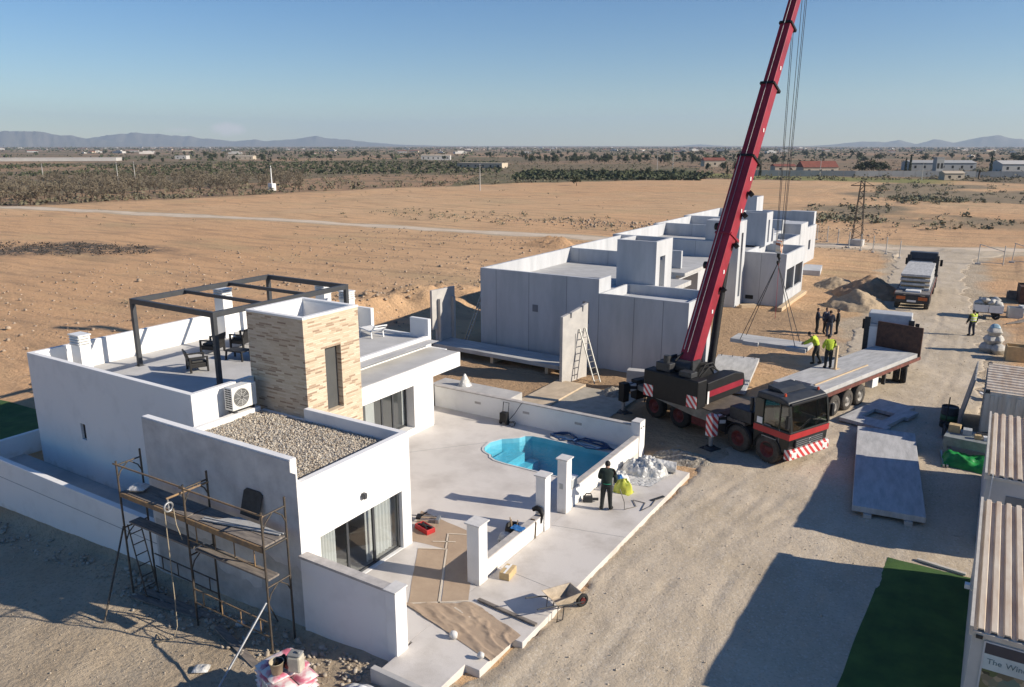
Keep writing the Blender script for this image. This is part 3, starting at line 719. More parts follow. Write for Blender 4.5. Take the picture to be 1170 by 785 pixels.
# ------------------------------------------------------------------ boundary walls
def fence_wall(label, x0, x1, y0, y1, z0, z1, cop_t=.05, over=.02, vents=(), group=None, cm=None):
    t_ = T('boundary_wall', label, 'wall', ((x0+x1)/2, (y0+y1)/2, z0), 0, group)
    w_ = MB().box(x0, x1, y0, y1, z0, z1).build('wall', white, t_, world=True, bevel=.01)
    MB().box(x0-over, x1+over, y0-over*(y1-y0 < 1), y1+over*(y1-y0 < 1), z1+.001, z1+cop_t).build('coping', cm or coping, t_, world=True, bevel=.006)
    for x, y, z in vents: MB().box(x-.16, x+.16, y-.012, y, z-.05, z+.05).build('vent', coping, t_, world=True)
    return t_
fence_wall('long white boundary wall with grey coping behind the swimming pool', -21.0, -11.16, 26.9, 27.1, -.3, 1.1, .05, .02, [(x, 26.9, .72) for x in (-18.6, -16.1, -13.6)])
fence_wall('short low white front wall with brown hose over it beside the cardboard box', -11.0, -10.8, 15.9, 19.1, .152, .68, .05, .015)
fence_wall('low white front wall ending at the pool corner with worker before it', -11.0, -10.8, 20.86, 26.58, .152, .80, .05, .015)
fence_wall('tall white side wall with stone coping beside the glass sliding door', -13.78, -10.98, 12.02, 12.24, -.4, 1.76, .07, .03)
pw = T('boundary_wall', 'long low white perimeter wall running left from the scaffold', 'wall', (-26, 12.2, -1))
MB().box(-31.6, -20.01, 12.1, 12.3, -1.7, .97).build('wall', white, pw, world=True, bevel=.01)
MB().bar((-31.6, 12.097, .28), (-20.02, 12.097, .30), .006, .014).build('render_crack', joint, pw, world=True)
sw = T('boundary_wall', 'low white rear garden wall beside the green lawn at far left', 'wall', (-31.5, 18, 0))
MB().box(-31.6, -31.4, 12.31, 27.0, -1.2, .80).build('wall', white, sw, world=True, bevel=.01)
def pillar(label, x0, x1, y0, y1, z0, z1, over=.05, capm=None, group=None):
    t_ = T('gate_pillar', label, 'pillar', ((x0+x1)/2, (y0+y1)/2, z0), 0, group)
    MB().box(x0, x1, y0, y1, z0, z1).build('shaft', white, t_, world=True, bevel=.012)
    MB().box(x0-over, x1+over, y0-over, y1+over, z1+.001, z1+.045).build('cap', capm or capst, t_, world=True, bevel=.008)
    return t_
pillar('white pillar with grey cap nearest the brown paper, left end of the short wall', -11.12, -10.72, 15.48, 15.89, .152, 1.92)
pillar('white gate pillar at right end of the short wall with black bag beside it', -11.08, -10.74, 19.11, 19.45, .152, 1.95)
gp = pillar('white gate pillar with doorbell standing next to the dark dressed worker', -11.08, -10.74, 20.5, 20.85, .152, 2.0)
MB().box(-10.99, -10.87, 20.485, 20.5, 1.0, 1.18).build('doorbell', tank, gp, world=True)
cp = pillar('white corner pillar behind the clear plastic sheets beside the crane', -11.14, -10.76, 26.59, 27.09, -.2, 1.36, 0.0)
for y in (26.66, 26.9): MB().box(-10.76, -10.745, y, y+.06, 1.12, 1.18).build('cable_hole', blackm, cp, world=True)
pillar('squat white end pillar with flat stone slab at the corner of the side wall', -10.97, -10.66, 11.98, 12.38, -.4, 1.80, .03)
lawn = MB(); vs = []
for j in range(25):
    for i in range(45):
        x = -44+12.3*i/44; y = 10+(7.4+.12*(x+36))*j/24; vs.append((x, y, gh(x, y)+.13+.03*fbm(x, y, .5, 2)-(.2 if i in (0, 44) or j in (0, 24) else 0)))
lawn.add(vs, [(j*45+i, j*45+i+1, (j+1)*45+i+1, (j+1)*45+i) for j in range(24) for i in range(44)], 0, True)
stuff(lawn.build('lawn', turf))
# ------------------------------------------------------------------ on the villa roof
pg = T('pergola', 'open anthracite steel pergola frame on the villa roof terrace', 'pergola', (-25.9, 20.5, 3.3))
PX0, PX1, PY0, PY1, PZ = -28.25, -23.4, 17.3, 24.0, 6.03
for x, y, z0 in ((PX0, PY0, 3.31), (PX1, PY0, 3.31), (PX0, PY1, 3.31), (PX1, PY1, 3.31)):
    MB().box(x-.08, x+.08, y-.08, y+.08, z0, PZ-.2).box(x-.14, x+.14, y-.14, y+.14, z0, z0+.015).build('post', anthr, pg, world=True, bevel=.006)
for x in (PX0, PX1): MB().box(x-.08, x+.08, PY0-.08, PY1+.08, PZ-.199, PZ).build('beam', anthr, pg, world=True, bevel=.006)
for y in (PY0, PY1): MB().box(PX0+.081, PX1-.081, y-.08, y+.08, PZ-.198, PZ-.002).build('beam', anthr, pg, world=True, bevel=.006)
for y in (19.6, 21.8): MB().box(PX0+.081, PX1-.081, y-.05, y+.05, PZ-.15, PZ-.02).build('rafter', anthr, pg, world=True)
# air conditioner
ac = T('air_conditioner', 'white outdoor air conditioner unit on the gravel roof beside the tower', 'air conditioner', (-20.05, 15.55, 3.5), R(90))
# local: x along the width, -y to the front (+X in the world)
acm = mat('ac_enamel', (.72, .71, .67), .45, .06, 3)
MB().box(-.48, .48, -.19, .19, .10, .86).build('casing', acm, ac, bevel=.02)
for x in (-.34, .34): MB().box(x-.06, x+.06, -.15, .15, 0, .10).build('foot', darkst, ac)
gr = MB()
for r_ in (.08, .13, .18, .23, .28): gr.ring((-.12, -.205, .48), r_, .008, 'Y', 28, 4)
for k in range(8): a = k*math.pi/4; gr.bar((-.12+.06*math.cos(a), -.205, .48+.06*math.sin(a)), (-.12+.28*math.cos(a), -.205, .48+.28*math.sin(a)), .012)
fg = gr.build('fan_grille', mat('grille_grey', (.5, .5, .48), .5, .1), ac)
MB().lathe([(0, -.193), (.30, -.193), (.30, -.196)], (-.12, 0, .48), 'Y', 28).build('fan_recess', mat('fan_dark', (.10, .10, .10), .6, .1), ac)
sl = MB()
for i in range(9):
    for k in range(2): sl.box(-.486, -.48, -.15+k*.15, -.02+k*.15, .17+i*.075, .21+i*.075)
sl.build('side_louvre', blackm, ac)
wick = mat('black_wicker', (.022, .021, .02), .6, .4, 60, bump=.5, bscale=70, bdist=.01); cush = mat('charcoal_cushion', (.06, .06, .058), .9, .2, 20)
def armchair(wd, label, loc, rz, cat='armchair'):
    t_ = T('garden_sofa' if wd > 1 else 'garden_armchair', label, cat, loc, rz, 'black garden seats under the pergola'); h = wd/2
    MB().box(-h, h, -.33, .33, .18, .36).build('seat_frame', wick, t_, bevel=.02)
    MB().box(-h+.09, h-.09, -.30, .24, .361, .44).build('seat', cush, t_, bevel=.03)
    b = MB().add([(-h, .26, .36), (h, .26, .36), (h, .40, .84), (-h, .40, .84), (-h, .33, .36), (h, .33, .36), (h, .46, .82), (-h, .46, .82)], [(0,1,2,3), (7,6,5,4), (0,4,5,1), (1,5,6,2), (2,6,7,3), (3,7,4,0)]); b.build('backrest', wick, t_, bevel=.015)
    for s in (-1, 1):
        MB().box(s*h-.05, s*h+.05, -.35, .36, .56, .61).box(s*h-.04, s*h+.04, -.35, -.28, .0, .56).box(s*h-.04, s*h+.04, .27, .35, 0, .56).build('armrest', wick, t_, bevel=.012)
    return t_
armchair(.72, 'black garden armchair nearest the front, back turned to the parapet', (-25.75, 18.1, 3.312), R(155))
armchair(.72, 'black garden armchair at left of the table facing the tower', (-27.5, 20.15, 3.312), R(-70))
armchair(.72, 'black garden armchair behind the pergola post by the rear parapet', (-27.3, 21.5, 3.312), R(-75))
armchair(1.3, 'black garden sofa half hidden behind the stone tower', (-24.6, 20.9, 3.312), R(120), 'sofa')
tb = T('coffee_table', 'low black coffee table among the garden chairs', 'table', (-25.7, 20.0, 3.312), R(10))
MB().box(-.45, .45, -.30, .30, .36, .42).build('tabletop', wick, tb, bevel=.02)
for sx in (-1, 1):
    for sy in (-1, 1): MB().bar((sx*.38, sy*.24, .36), (sx*.42, sy*.27, 0), .06).build('leg', wick, tb)
# white plastic lounger folded on the far roof edge
lo = T('sun_lounger', 'white plastic sun lounger lying on the rear roof edge', 'sun lounger', (-23.9, 26.0, 3.312), R(-20))
b = MB()
for i in range(9): b.box(-.55+i*.13, -.45+i*.13, -.28, .28, .30, .33)
b.bar((-.6, -.3, .31), (.62, -.3, .31), .05); b.bar((-.6, .3, .31), (.62, .3, .31), .05); b.build('seat', plas, lo)
MB().bar((.6, -.3, .31), (.95, -.3, .62), .05).bar((.6, .3, .31), (.95, .3, .62), .05).box(.62, .64, -.28, .28, .33, .36).bar((.95, -.3, .62), (.95, .3, .62), .05).bar((.8, -.3, .48), (.8, .3, .48), .05).build('backrest', plas, lo)
for x in (-.5, .55):
    for y in (-.3, .3): MB().bar((x, y, .3), (x+.06*(1 if x > 0 else -1), y, 0), .05).build('leg', plas, lo)
# ------------------------------------------------------------------ scaffolding on the grey side wall
SXX = (-19.68, -16.78, -13.85); SYF, SYB = 11.0, 11.72
sc = T('scaffolding', 'rusty two bay steel scaffolding with planks against the grey side wall', 'scaffolding', (-16.8, 11.35, -.5))
def gz(x, y): return gh(x, y)
for i, x in enumerate(SXX):
    f = MB(); zf, zb = gz(x, SYF)-.04, gz(x, SYB)-.04; top = 3.42
    f.cyl((x, SYF, zf), (x, SYF, top), .028, n=8).cyl((x, SYB, zb), (x, SYB, top+.12), .028, n=8)
    for z in (3.3, 1.42): 
        f.cyl((x, SYF, z), (x, SYB, z), .022, n=6)
        f.tube([(x, SYF, z-.42), (x, SYF+.10, z-.2), (x, SYF+.32, z-.02)], .018, 6)
        f.tube([(x, SYB, z-.42), (x, SYB-.10, z-.2), (x, SYB-.32, z-.02)], .018, 6)
    f.cyl((x, SYF, 2.44), (x, SYB, 2.44), .024, n=6)
    f.box(x-.07, x+.07, SYF-.07, SYF+.07, zf, zf+.03).box(x-.07, x+.07, SYB-.07, SYB+.07, zb, zb+.03)
    f.build('frame', scafm, sc, world=True)
for x0, x1 in ((SXX[0], SXX[1]), (SXX[1], SXX[2])):
    MB().cyl((x0-.1, SYF-.03, 3.33), (x1+.1, SYF-.03, 3.36), .024, n=8).build('guard_rail', scafy, sc, world=True)
    for k in range(2):
        a = SYF+.04+k*.34
        MB().box(x0+.03, x1-.03, a, a+.32, 2.47, 2.515).build('plank', plank, sc, world=True)
    MB().bar((x0+.03, SYF-.005, 2.44), (x1-.03, SYF-.005, 2.44), .05, .13).build('toe_board', scafy, sc, world=True)
    MB().box(x0+.05, x1-.08, SYF+.12, SYF+.46, 1.52, 1.57).build('plank', plank, sc, world=True)
def ladder_guard(x0, x1, y, z0, z1, n, nm='guard_panel', m=None):
    g_ = MB().cyl((x0, y, z0), (x1, y, z0), .02, n=6).cyl((x0, y, z1), (x1, y, z1), .02, n=6)
    for k in range(n): x = x0+(x1-x0)*(k+.5)/n; g_.cyl((x, y, z0), (x, y, z1), .016, n=6)
    g_.build(nm, m or scafy, sc, world=True)
ladder_guard(SXX[1], SXX[2], SYF, 1.9, 2.36, 4); ladder_guard(SXX[1], SXX[2], SYF, .05, .45, 4); ladder_guard(SXX[0]+.1, SXX[1], SYB, -.1, .3, 4, m=scafm)
MB().cyl((SXX[2], SYF, 1.0), (SXX[2]-.6, SYB, -.1), .02, n=6).build('brace', scafm, sc, world=True)
MB().cyl((SXX[2]-.02, SYF-.05, 1.05), (-13.65, 8.95, gz(-13.65, 8.95)+.02), .03, n=8).build('prop', galv, sc, world=True)
MB().cyl((SXX[0]+.05, SYF-.05, 1.5), (-19.05, 9.75, gz(-19.05, 9.75)+.02), .026, n=8).build('prop', scafm, sc, world=True)
MB().cyl((SXX[1]-.05, SYF-.45, 3.2), (SXX[1]+.05, SYB, 3.24), .03, n=8).build('pulley_arm', scafy, sc, world=True)
la = T('ladder', 'short dark access ladder inside the left end of the scaffold', 'ladder', (-19.3, 11.1, -.5))
l_ = MB()
for y in (11.06, 11.42): l_.cyl((-19.1, y, gz(-19.1, y)), (-19.62, y, 1.5), .02, n=6)
for k in range(6): z = -.35+k*.31; x = -19.15-.5*(z+.55)/2.05; l_.cyl((x, 11.06, z), (x, 11.42, z), .016, n=6)
l_.build('rails', scafm, la, world=True)
pu = T('pulley', 'rope pulley hanging from the middle scaffold post with long rope', 'pulley', (-16.85, 10.6, 3.0))
MB().ring((-16.85, 10.6, 2.95), .12, .03, 'X', 16, 6).cyl((-16.87, 10.6, 2.95), (-16.83, 10.6, 2.95), .03).bar((-16.85, 10.6, 3.18), (-16.85, 10.6, 2.95), .03).bar((-16.85, 10.6, 3.07), (-16.85, 10.6, 2.83), .02, .02).build('wheel', galv, pu, world=True)
ro = mat('hemp_rope', (.33, .28, .20), .9, .2, 30)
MB().tube([(-16.85, 10.48, 2.95), (-16.84, 10.47, 1.5), (-16.83, 10.46, .3), (-16.8, 10.42, -.35), (-16.75, 10.25, gz(-16.75, 10.25)+.03), (-17.1, 9.9, gz(-17.1, 9.9)+.03), (-17.3, 10.2, gz(-17.3, 10.2)+.03), (-17.0, 10.1, gz(-17, 10.1)+.05)], .013, 6).build('rope', ro, pu, world=True)
MB().tube([(-16.85, 10.72, 2.95), (-16.82, 10.74, 2.4), (-16.7, 10.78, 2.0)], .013, 6).build('rope', ro, pu, world=True)
tag(MB().add([(-15.75, 11.86, 2.52), (-15.05, 11.86, 2.52), (-15.05, 12.04, 3.12), (-15.15, 12.06, 3.2), (-15.65, 12.06, 3.2), (-15.75, 12.04, 3.12), (-15.75, 11.89, 2.52), (-15.05, 11.89, 2.52), (-15.05, 12.07, 3.12), (-15.15, 12.08, 3.2), (-15.65, 12.08, 3.2), (-15.75, 12.07, 3.12)], [tuple(range(6)), tuple(range(11, 5, -1))]+[(i, (i+1) % 6, 6+(i+1) % 6, 6+i) for i in range(6)]).build('mortar_board', darkst), 'dark plaster board leaning on the grey wall above the scaffold planks', 'board')
ms = T('metal_sheet', 'thin silver sheet lying slanted on the right scaffold platform', 'sheet', (-14.9, 11.4, 2.53))
MB().add([(-16.2, 11.08, 2.54), (-14.0, 11.62, 2.53), (-13.95, 11.68, 2.56), (-15.6, 11.7, 2.55)], [(0, 1, 2, 3)]).bar((-16.25, 11.1, 2.56), (-13.95, 11.6, 2.55), .05, .03).bar((-16.3, 11.2, 2.56), (-13.9, 11.66, 2.57), .04, .03).build('sheet', mat('mortar_grey', (.42, .42, .41), .7, .2, 5), ms, world=True)
def sack(mb, c, d, rz=0, m=0, seed=0):
    """pillow-like sack"""
    n = 9; M = Matrix.Translation(c) @ Matrix.Rotation(rz, 4, 'Z'); vs = []
    for side in (1, -1):
        for j in range(n):
            for i in range(n):
                u, v = i/(n-1)*2-1, j/(n-1)*2-1; e = max(0, (1-abs(u)**3)*(1-abs(v)**3))
                vs.append((u*d[0]/2*(1-.04*abs(v)), v*d[1]/2*(1-.04*abs(u)), side*d[2]/2*e**.5*(1+.12*fbm(u+seed, v+side, 1.5, 2))))
    fs = []
    for s in range(2):
        for j in range(n-1):
            for i in range(n-1):
                a = s*n*n+j*n+i; q = (a, a+1, a+n+1, a+n); fs.append(q if s == 0 else q[::-1])
    return mb.add(vs, fs, m, True, M)
tag(sack(MB(), (-19.25, 11.3, 2.62), (.5, .4, .2), .4).build('sack', foil), 'small white sack lying at the left end of the scaffold platform', 'sack')
# rubble, bags and debris by the wall
rub = MB(); rr = random.Random(21)
for i in range(700):
    x = rr.uniform(-20.5, -11.2) if i < 480 else rr.uniform(-31, -20)
    y = rr.uniform(11.15, 12.0)-abs(rr.gauss(0, .35))*(1 if i < 480 else .4)
    r = abs(rr.gauss(.025, .035))+.012; rub.sph((x, y, gz(x, y)+r*.3), r, (1, rr.uniform(.6, 1), rr.uniform(.4, .8)), 5, 4, 0, .4, rr)
stuff(rub.build('rubble', mat('rubble_grey', (.46, .41, .34), .95, .4, 3, col2=(.30, .25, .19))))
for k, (x, y, L, a, lab) in enumerate(((-17.9, 11.35, 3.2, 4, 'long grey plank on the ground under the left scaffold bay'), (-18.3, 11.1, 2.6, 8, 'weathered plank nearest the left scaffold foot'), (-14.9, 10.75, 2.2, -14, 'brown plank on the ground before the right scaffold bay'))):
    tag(MB().cbox((x, y, gz(x, y)+.05), (L, .2, .05), R(a)).build('loose_plank', plank), lab, 'plank', 'loose planks under the scaffold')
for x, y, r, lab in ((-15.0, 11.5, .2, 'larger broken lump of grey concrete under the right scaffold bay'), (-15.6, 11.45, .15, 'smaller grey concrete lump left of the larger one by the wall')):
    tag(MB().sph((x, y, gz(x, y)+r*.5), r, (1, .8, .7), 8, 6, 0, .18).build('concrete_lump', conc2), lab, 'rubble')
tag(sack(MB(), (-14.95, 9.75, gz(-14.95, 9.75)+.06), (.4, .3, .14), .6).build('paper_scrap', foil), 'crumpled white paper bag on the ground before the scaffold', 'paper bag')
# pallet of cement bags
pal = T('pallet', 'wooden pallet under the pink and white cement bags', 'pallet', (-12.2, 10.0, gz(-12.2, 10)), R(-14))
for y in (-.45, 0, .45): MB().box(-.6, .6, y-.05, y+.05, .0, .1).build('bearer', timber, pal)
for k in range(6): MB().box(-.58+k*.2, -.46+k*.2, -.5, .5, .101, .125).build('deck_board', timber, pal)
bagm = bpy.data.materials.new('cement_bag'); bagm.use_nodes = True; t = bagm.node_tree; p = t.nodes['Principled BSDF']; p.inputs['Roughness'].default_value = .35
tc = t.nodes.new('ShaderNodeTexCoord'); mp = t.nodes.new('ShaderNodeMapping'); mp.inputs['Scale'].default_value = (3.2, 3.2, 6); t.links.new(tc.outputs['Object'], mp.inputs[0])
nz = t.nodes.new('ShaderNodeTexNoise'); nz.inputs['Scale'].default_value = 1; nz.inputs['Detail'].default_value = 3; t.links.new(mp.outputs[0], nz.inputs['Vector'])
r = ramp(t, [(.47, (.70, .66, .63)), (.53, (.66, .40, .42)), (.62, (.52, .14, .20))]); t.links.new(nz.outputs[0], r.inputs[0]); t.links.new(r.outputs[0], p.inputs['Base Color'])
bagme = None; Mp = Matrix.Translation((-12.2, 10.0, gz(-12.2, 10))) @ Matrix.Rotation(R(-14), 4, 'Z')
for lv in range(6):
    for k in range(4):
        if lv == 5 and k == 3: continue
        if lv % 2: c = Vector((-.45+.3*k, 0, .125+.06+lv*.125)); dims = (.29, .92); rot = 0
        else: c = Vector(((-.3, .3)[k % 2], (-.25, .25)[k//2], .125+.06+lv*.125)); dims = (.58, .46); rot = 0
        if lv % 2: c.x *= .97
        o = sack(MB(), (0, 0, 0), (dims[0]*1.04, dims[1]*1.04, .17), 0, 0, lv*4+k).build('cement_bag', bagm)
        o.location = Mp @ c; o.rotation_euler = (0, 0, R(-14)+rr.uniform(-.05, .05))
        tag(o, 'pink and white cement bag in the stack on the pallet', 'cement bag', 'cement bags stacked on the pallet')
top = gz(-12.2, 10)+.125+.78
bu = T('bucket', 'beige mortar bucket with black rag on the cement bags', 'bucket', (-12.15, 9.72, top))
MB().lathe([(.0, 0), (.12, 0), (.155, .28), (.165, .28), (.15, .26), (.11, .02), (0, .02)], (0, 0, 0), 'Z', 16).build('body', mat('bucket_beige', (.42, .36, .25), .7, .2, 8), bu)
tag(MB().sph((-12.17, 9.9, top+.16), .17, (1, .9, .8), 9, 7, 0, .25).build('rag', blackm), 'crumpled black work glove on the bucket of the pallet', 'glove')
jc = T('jerrycan', 'grey beige plastic jerrycan on top of the cement bags', 'jerrycan', (-11.85, 10.0, top), R(20))
MB().box(-.16, .16, -.13, .13, 0, .40).build('body', mat('can_beige', (.47, .43, .35), .5, .2, 6), jc, bevel=.05)
MB().box(-.15, .15, -.12, .12, .40, .44).cyl((.08, 0, .44), (.08, 0, .49), .04).build('lid', mat('can_grey', (.25, .25, .24), .5, .2), jc, bevel=.02)
tag(MB().sph((-11.98, 9.9, top+.14), .09, (1, 1, 1), 8, 6, 0, .1).build('red_cap', redrim), 'small red cloth between the bucket and the jerrycan', 'cloth')
cs = MB(); n = 14; vs = []
for j in range(n):
    for i in range(n):
        u, v = i/(n-1), j/(n-1); x = .1+u*.62; y = -.62-.25*v*(.4+u*.3); z = .93-v*.8+.05*fbm(u*3, v*3, 1, 3)
        vs.append((x, y+.06*fbm(u*4, v*2, 1.3, 3), max(.02, z)))
cs.add(vs, [(j*n+i, j*n+i+1, (j+1)*n+i+1, (j+1)*n+i) for j in range(n-1) for i in range(n-1)], 0, True)
o = cs.build('plastic_cover', foil); o.location = (-12.2, 10.0, gz(-12.2, 10)); o.rotation_euler = (0, 0, R(-14)); tag(o, 'torn clear plastic cover hanging off the cement bag pallet', 'plastic cover')
so_ = o.modifiers.new('t', 'SOLIDIFY'); so_.thickness = .006
pile = MB(); n = 22; vs = []
for j in range(n):
    for i in range(n):
        u, v = (i/(n-1)*2-1), (j/(n-1)*2-1); d = math.hypot(u, v)
        vs.append((-10.75+u*.75, 10.75+v*.55, gz(-10.75, 10.75)-.08+max(0, 1-d)**.8*.42*(1+.4*fbm(u, v, 2.5, 3))))
pile.add(vs, [(j*n+i, j*n+i+1, (j+1)*n+i+1, (j+1)*n+i) for j in range(n-1) for i in range(n-1)], 0, True)
tag(pile.build('cement_heap', mat('white_powder', (.62, .62, .61), .95, .1, 8, bump=.5, bscale=20)), 'small pale grey heap of mortar by the kerb at the bottom edge', 'heap')
cb_ = T('concrete_block', 'grey hollow concrete block on the ground right of the cement pallet', 'block', (-11.35, 10.15, gz(-11.35, 10.15)), R(25))
Solid().add(-.2, .2, -.1, .1, 0, .2).sub(-.16, -.02, -.06, .06, -.1, .3).sub(.02, .16, -.06, .06, -.1, .3).mb().build('block', conc2, cb_)
# ------------------------------------------------------------------ on the terrace and pavement
def sheet(label, c, nu, amp, z=.158, seed=0, cat='paper sheet', name='protective_paper', m=None, group='brown papers laid on the terrace'):
    vs = []
    for j in range(nu):
        for i in range(nu):
            u, v = i/(nu-1), j/(nu-1); x = (1-v)*((1-u)*c[0][0]+u*c[1][0])+v*((1-u)*c[3][0]+u*c[2][0]); y = (1-v)*((1-u)*c[0][1]+u*c[1][1])+v*((1-u)*c[3][1]+u*c[2][1])
            q = .5-abs(fbm(u*2.6+seed+.6*v, v*1.6+.3*u, 1.0, 2))*1.9+.15*fbm(u*9, v*5+seed, 1, 2)+.55*(.22-abs(fbm(u*5+v*3+seed, v*7-u*2, 1, 3))); q *= 1-.6*min(1, 4*min(u, 1-u)) if amp < .03 else 1; vs.append((x+.03*q, y+.03*fbm(y, x+seed, 1.4, 2), z+amp*max(0, q)*1.3))
    return tag(MB().add(vs, [(j*nu+i, j*nu+i+1, (j+1)*nu+i+1, (j+1)*nu+i) for j in range(nu-1) for i in range(nu-1)], 0, True).build(name, m or kraft), label, cat, group)
sheet('brown paper strip in the middle, nearest the sliding door', [(-13.42, 16.18), (-12.68, 16.58), (-11.2, 14.24), (-11.84, 13.79)], 18, .006, .157, 1)
sheet('brown paper strip touching the front pillar, partly shaded', [(-13.16, 17.38), (-12.4, 17.75), (-10.9, 15.4), (-10.5, 14.72), ][:2]+[(-10.6, 14.78), (-11.14, 14.3)], 18, .006, .1575, 2)
sheet('brown paper strip under the red tool tray', [(-14.9, 18.2), (-12.6, 17.85), (-12.72, 16.62), (-13.9, 16.45)], 18, .006, .1545, 3)
sheet('crumpled brown paper held by stones at the pavement edge', [(-11.95, 13.75), (-10.4, 14.75), (-8.62, 14.2), (-8.7, 13.0)], 60, .05, .162, 4)
for a, b in (((-13.42, 16.2), (-12.66, 16.6)), ((-12.66, 16.6), (-11.17, 14.25)), ((-13.18, 17.4), (-12.43, 17.77)), ((-12.72, 16.64), (-13.2, 17.4)), ((-11.84, 13.8), (-11.14, 14.3)), ((-11.14, 14.3), (-10.55, 14.75)), ((-10.7, 14.3), (-10.1, 14.15)), ((-13.3, 16.75), (-12.7, 17.1))):
    tag(MB().bar((*a, .172), (*b, .172), .05, .003).build('tape_strip', tape), 'pale tape strip along the seams of the brown papers', 'tape', 'tape strips on the brown papers')
for (x, y, r), lab in (((-9.95, 13.25, .12), 'white stone on the middle of the crumpled brown paper edge'), ((-8.95, 12.95, .1), 'pale stone on the front corner of the brown paper')):
    tag(MB().sph((x, y, .26), r, (1, .8, .8), 8, 6, 0, .15).build('stone', capst), lab, 'stone', 'stones weighing down the brown paper')
tag(MB().bar((-10.35, 14.9, .20), (-8.5, 14.75, .19), .1, .05).build('timber_batten', plank), 'grey timber batten along the edge of the crumpled brown paper', 'batten')
tb = T('tool_tray', 'red tool tray with tile tools beside the sliding door', 'tool tray', (-13.95, 17.2, .158), R(-15))
Solid().add(-.32, .32, -.16, .16, 0, .16).sub(-.28, .28, -.12, .12, .04, 1).mb().build('tray', mat('tray_red', (.42, .03, .03), .45, .15), tb, bevel=.01)
MB().bar((-.26, -.05, .14), (.3, .06, .2), .05).bar((-.2, .08, .16), (.2, -.08, .17), .035).cyl((-.1, 0, .16), (.1, 0, .16), .05).build('tools', darkst, tb)
tc_ = T('tile_cutter', 'grey tile cutter rails behind the red tool tray', 'tile cutter', (-14.6, 17.6, .158), R(25))
MB().bar((-.7, -.12, .1), (.7, -.12, .1), .03).bar((-.7, .12, .1), (.7, .12, .1), .03).box(-.75, -.65, -.18, .18, 0, .13).box(.65, .75, -.18, .18, 0, .13).build('rail', galv, tc_)
MB().bar((.1, 0, .12), (.35, 0, .3), .03).box(0, .15, -.14, .14, .1, .16).build('handle', blackm, tc_)
bx = T('carton', 'small cardboard box on the pavement against the low white wall', 'box', (-10.35, 16.35, .152), R(8))
MB().box(-.15, .15, -.26, .26, 0, .22).build('body', cart, bx, bevel=.008)
MB().box(-.03, .03, -.262, .262, .2205, .2225).box(-.12, -.02, .02, .16, .2205, .223).build('label', plas, bx)
bb = T('tool_bag', 'black tool bag full of tools behind the short white wall', 'tool bag', (-11.35, 18.2, .152))
MB().lathe([(0, 0), (.2, 0), (.24, .3), (.2, .48), (.18, .46), (.2, .1), (0, .08)], (0, 0, 0), 'Z', 14).build('bag', blackm, bb)
MB().bar((-.05, 0, .2), (-.12, .05, .66), .03).bar((.05, .04, .2), (.13, .1, .62), .025).bar((0, -.06, .2), (.03, -.12, .7), .03).build('tools', mat('tool_tan', (.4, .3, .2), .6, .3), bb)
tag(sack(MB(), (-11.4, 17.85, .33), (.42, .35, .34), .3).build('plastic_bag', foil), 'clear white plastic bag beside the black tool bag', 'plastic bag')
bc = mat('blue_cloth', (.03, .15, .38), .8, .3, 6)
sheet('blue cloth thrown over the coping of the short white wall', [(-11.18, 17.72), (-10.76, 17.72), (-10.76, 18.02), (-11.18, 18.02)], 14, .05, .745, 7, 'cloth', 'blue_cloth', bc, None)
tag(MB().tube([(-10.95, 18.6, .75), (-10.83, 18.62, .75), (-10.77, 18.62, .66), (-10.775, 18.6, .3), (-10.76, 18.55, .17)], .022, 6).build('strap', mat('strap_brown', (.14, .10, .06), .8, .3)), 'brown hose end hanging over the short white wall', 'hose')
tag(MB().tube([(-11.1, 19.0, .86), (-10.98, 19.02, .93), (-10.86, 19.02, .9), (-10.77, 18.98, .78), (-10.78, 18.95, .5)], [.07, .09, .085, .06, .03], 8).build('cable_bundle', blackm), 'black cable bundle on the wall by the gate pillar', 'cable')
def curl(cx_, cy_, z, r0, n, seed, sq=1):
    rg = random.Random(seed); return [(cx_+(r0+rg.uniform(-.25, .25)*r0)*math.cos(i*.55)*sq, cy_+(r0+rg.uniform(-.25, .25)*r0)*math.sin(i*.55), z+.02*(i % 5)) for i in range(n)]
tag(MB().tube(curl(-14.0, 26.45, .2, .33, 24, 1, 1.6)+curl(-12.7, 26.3, .2, .36, 26, 2, 1.9)+[(-11.8, 26.3, .2), (-11.4, 26.15, .2)], .035, 6).build('pool_hose', bluehose), 'dark blue ribbed pool hose coiled behind the pool', 'hose')
pw_ = T('pressure_washer', 'black pressure washer with hose against the rear garden wall', 'pressure washer', (-16.95, 26.5, .152))
MB().box(-.16, .16, -.14, .14, .12, .55).cyl((-.2, 0, .12), (-.14, 0, .12), .12).cyl((.14, 0, .12), (.2, 0, .12), .12).build('body', blackm, pw_, bevel=.02)
MB().tube([(-.14, .1, .5), (-.14, .16, .95), (.14, .16, .95), (.14, .1, .5)], .018).build('handle', blackm, pw_)
MB().tube(curl(.3, 0, .04, .22, 18, 3)+[(.4, .2, .5), (.6, .36, .9), (.7, .4, 1.0)], .014).build('hose', blackm, pw_)
wb = T('wheelbarrow', 'tipped wheelbarrow with mortar coated tray at the pavement corner', 'wheelbarrow', (-8.3, 15.75, .03), R(62))
trm = mat('mortar_tray', (.48, .40, .30), .85, .3, 6)
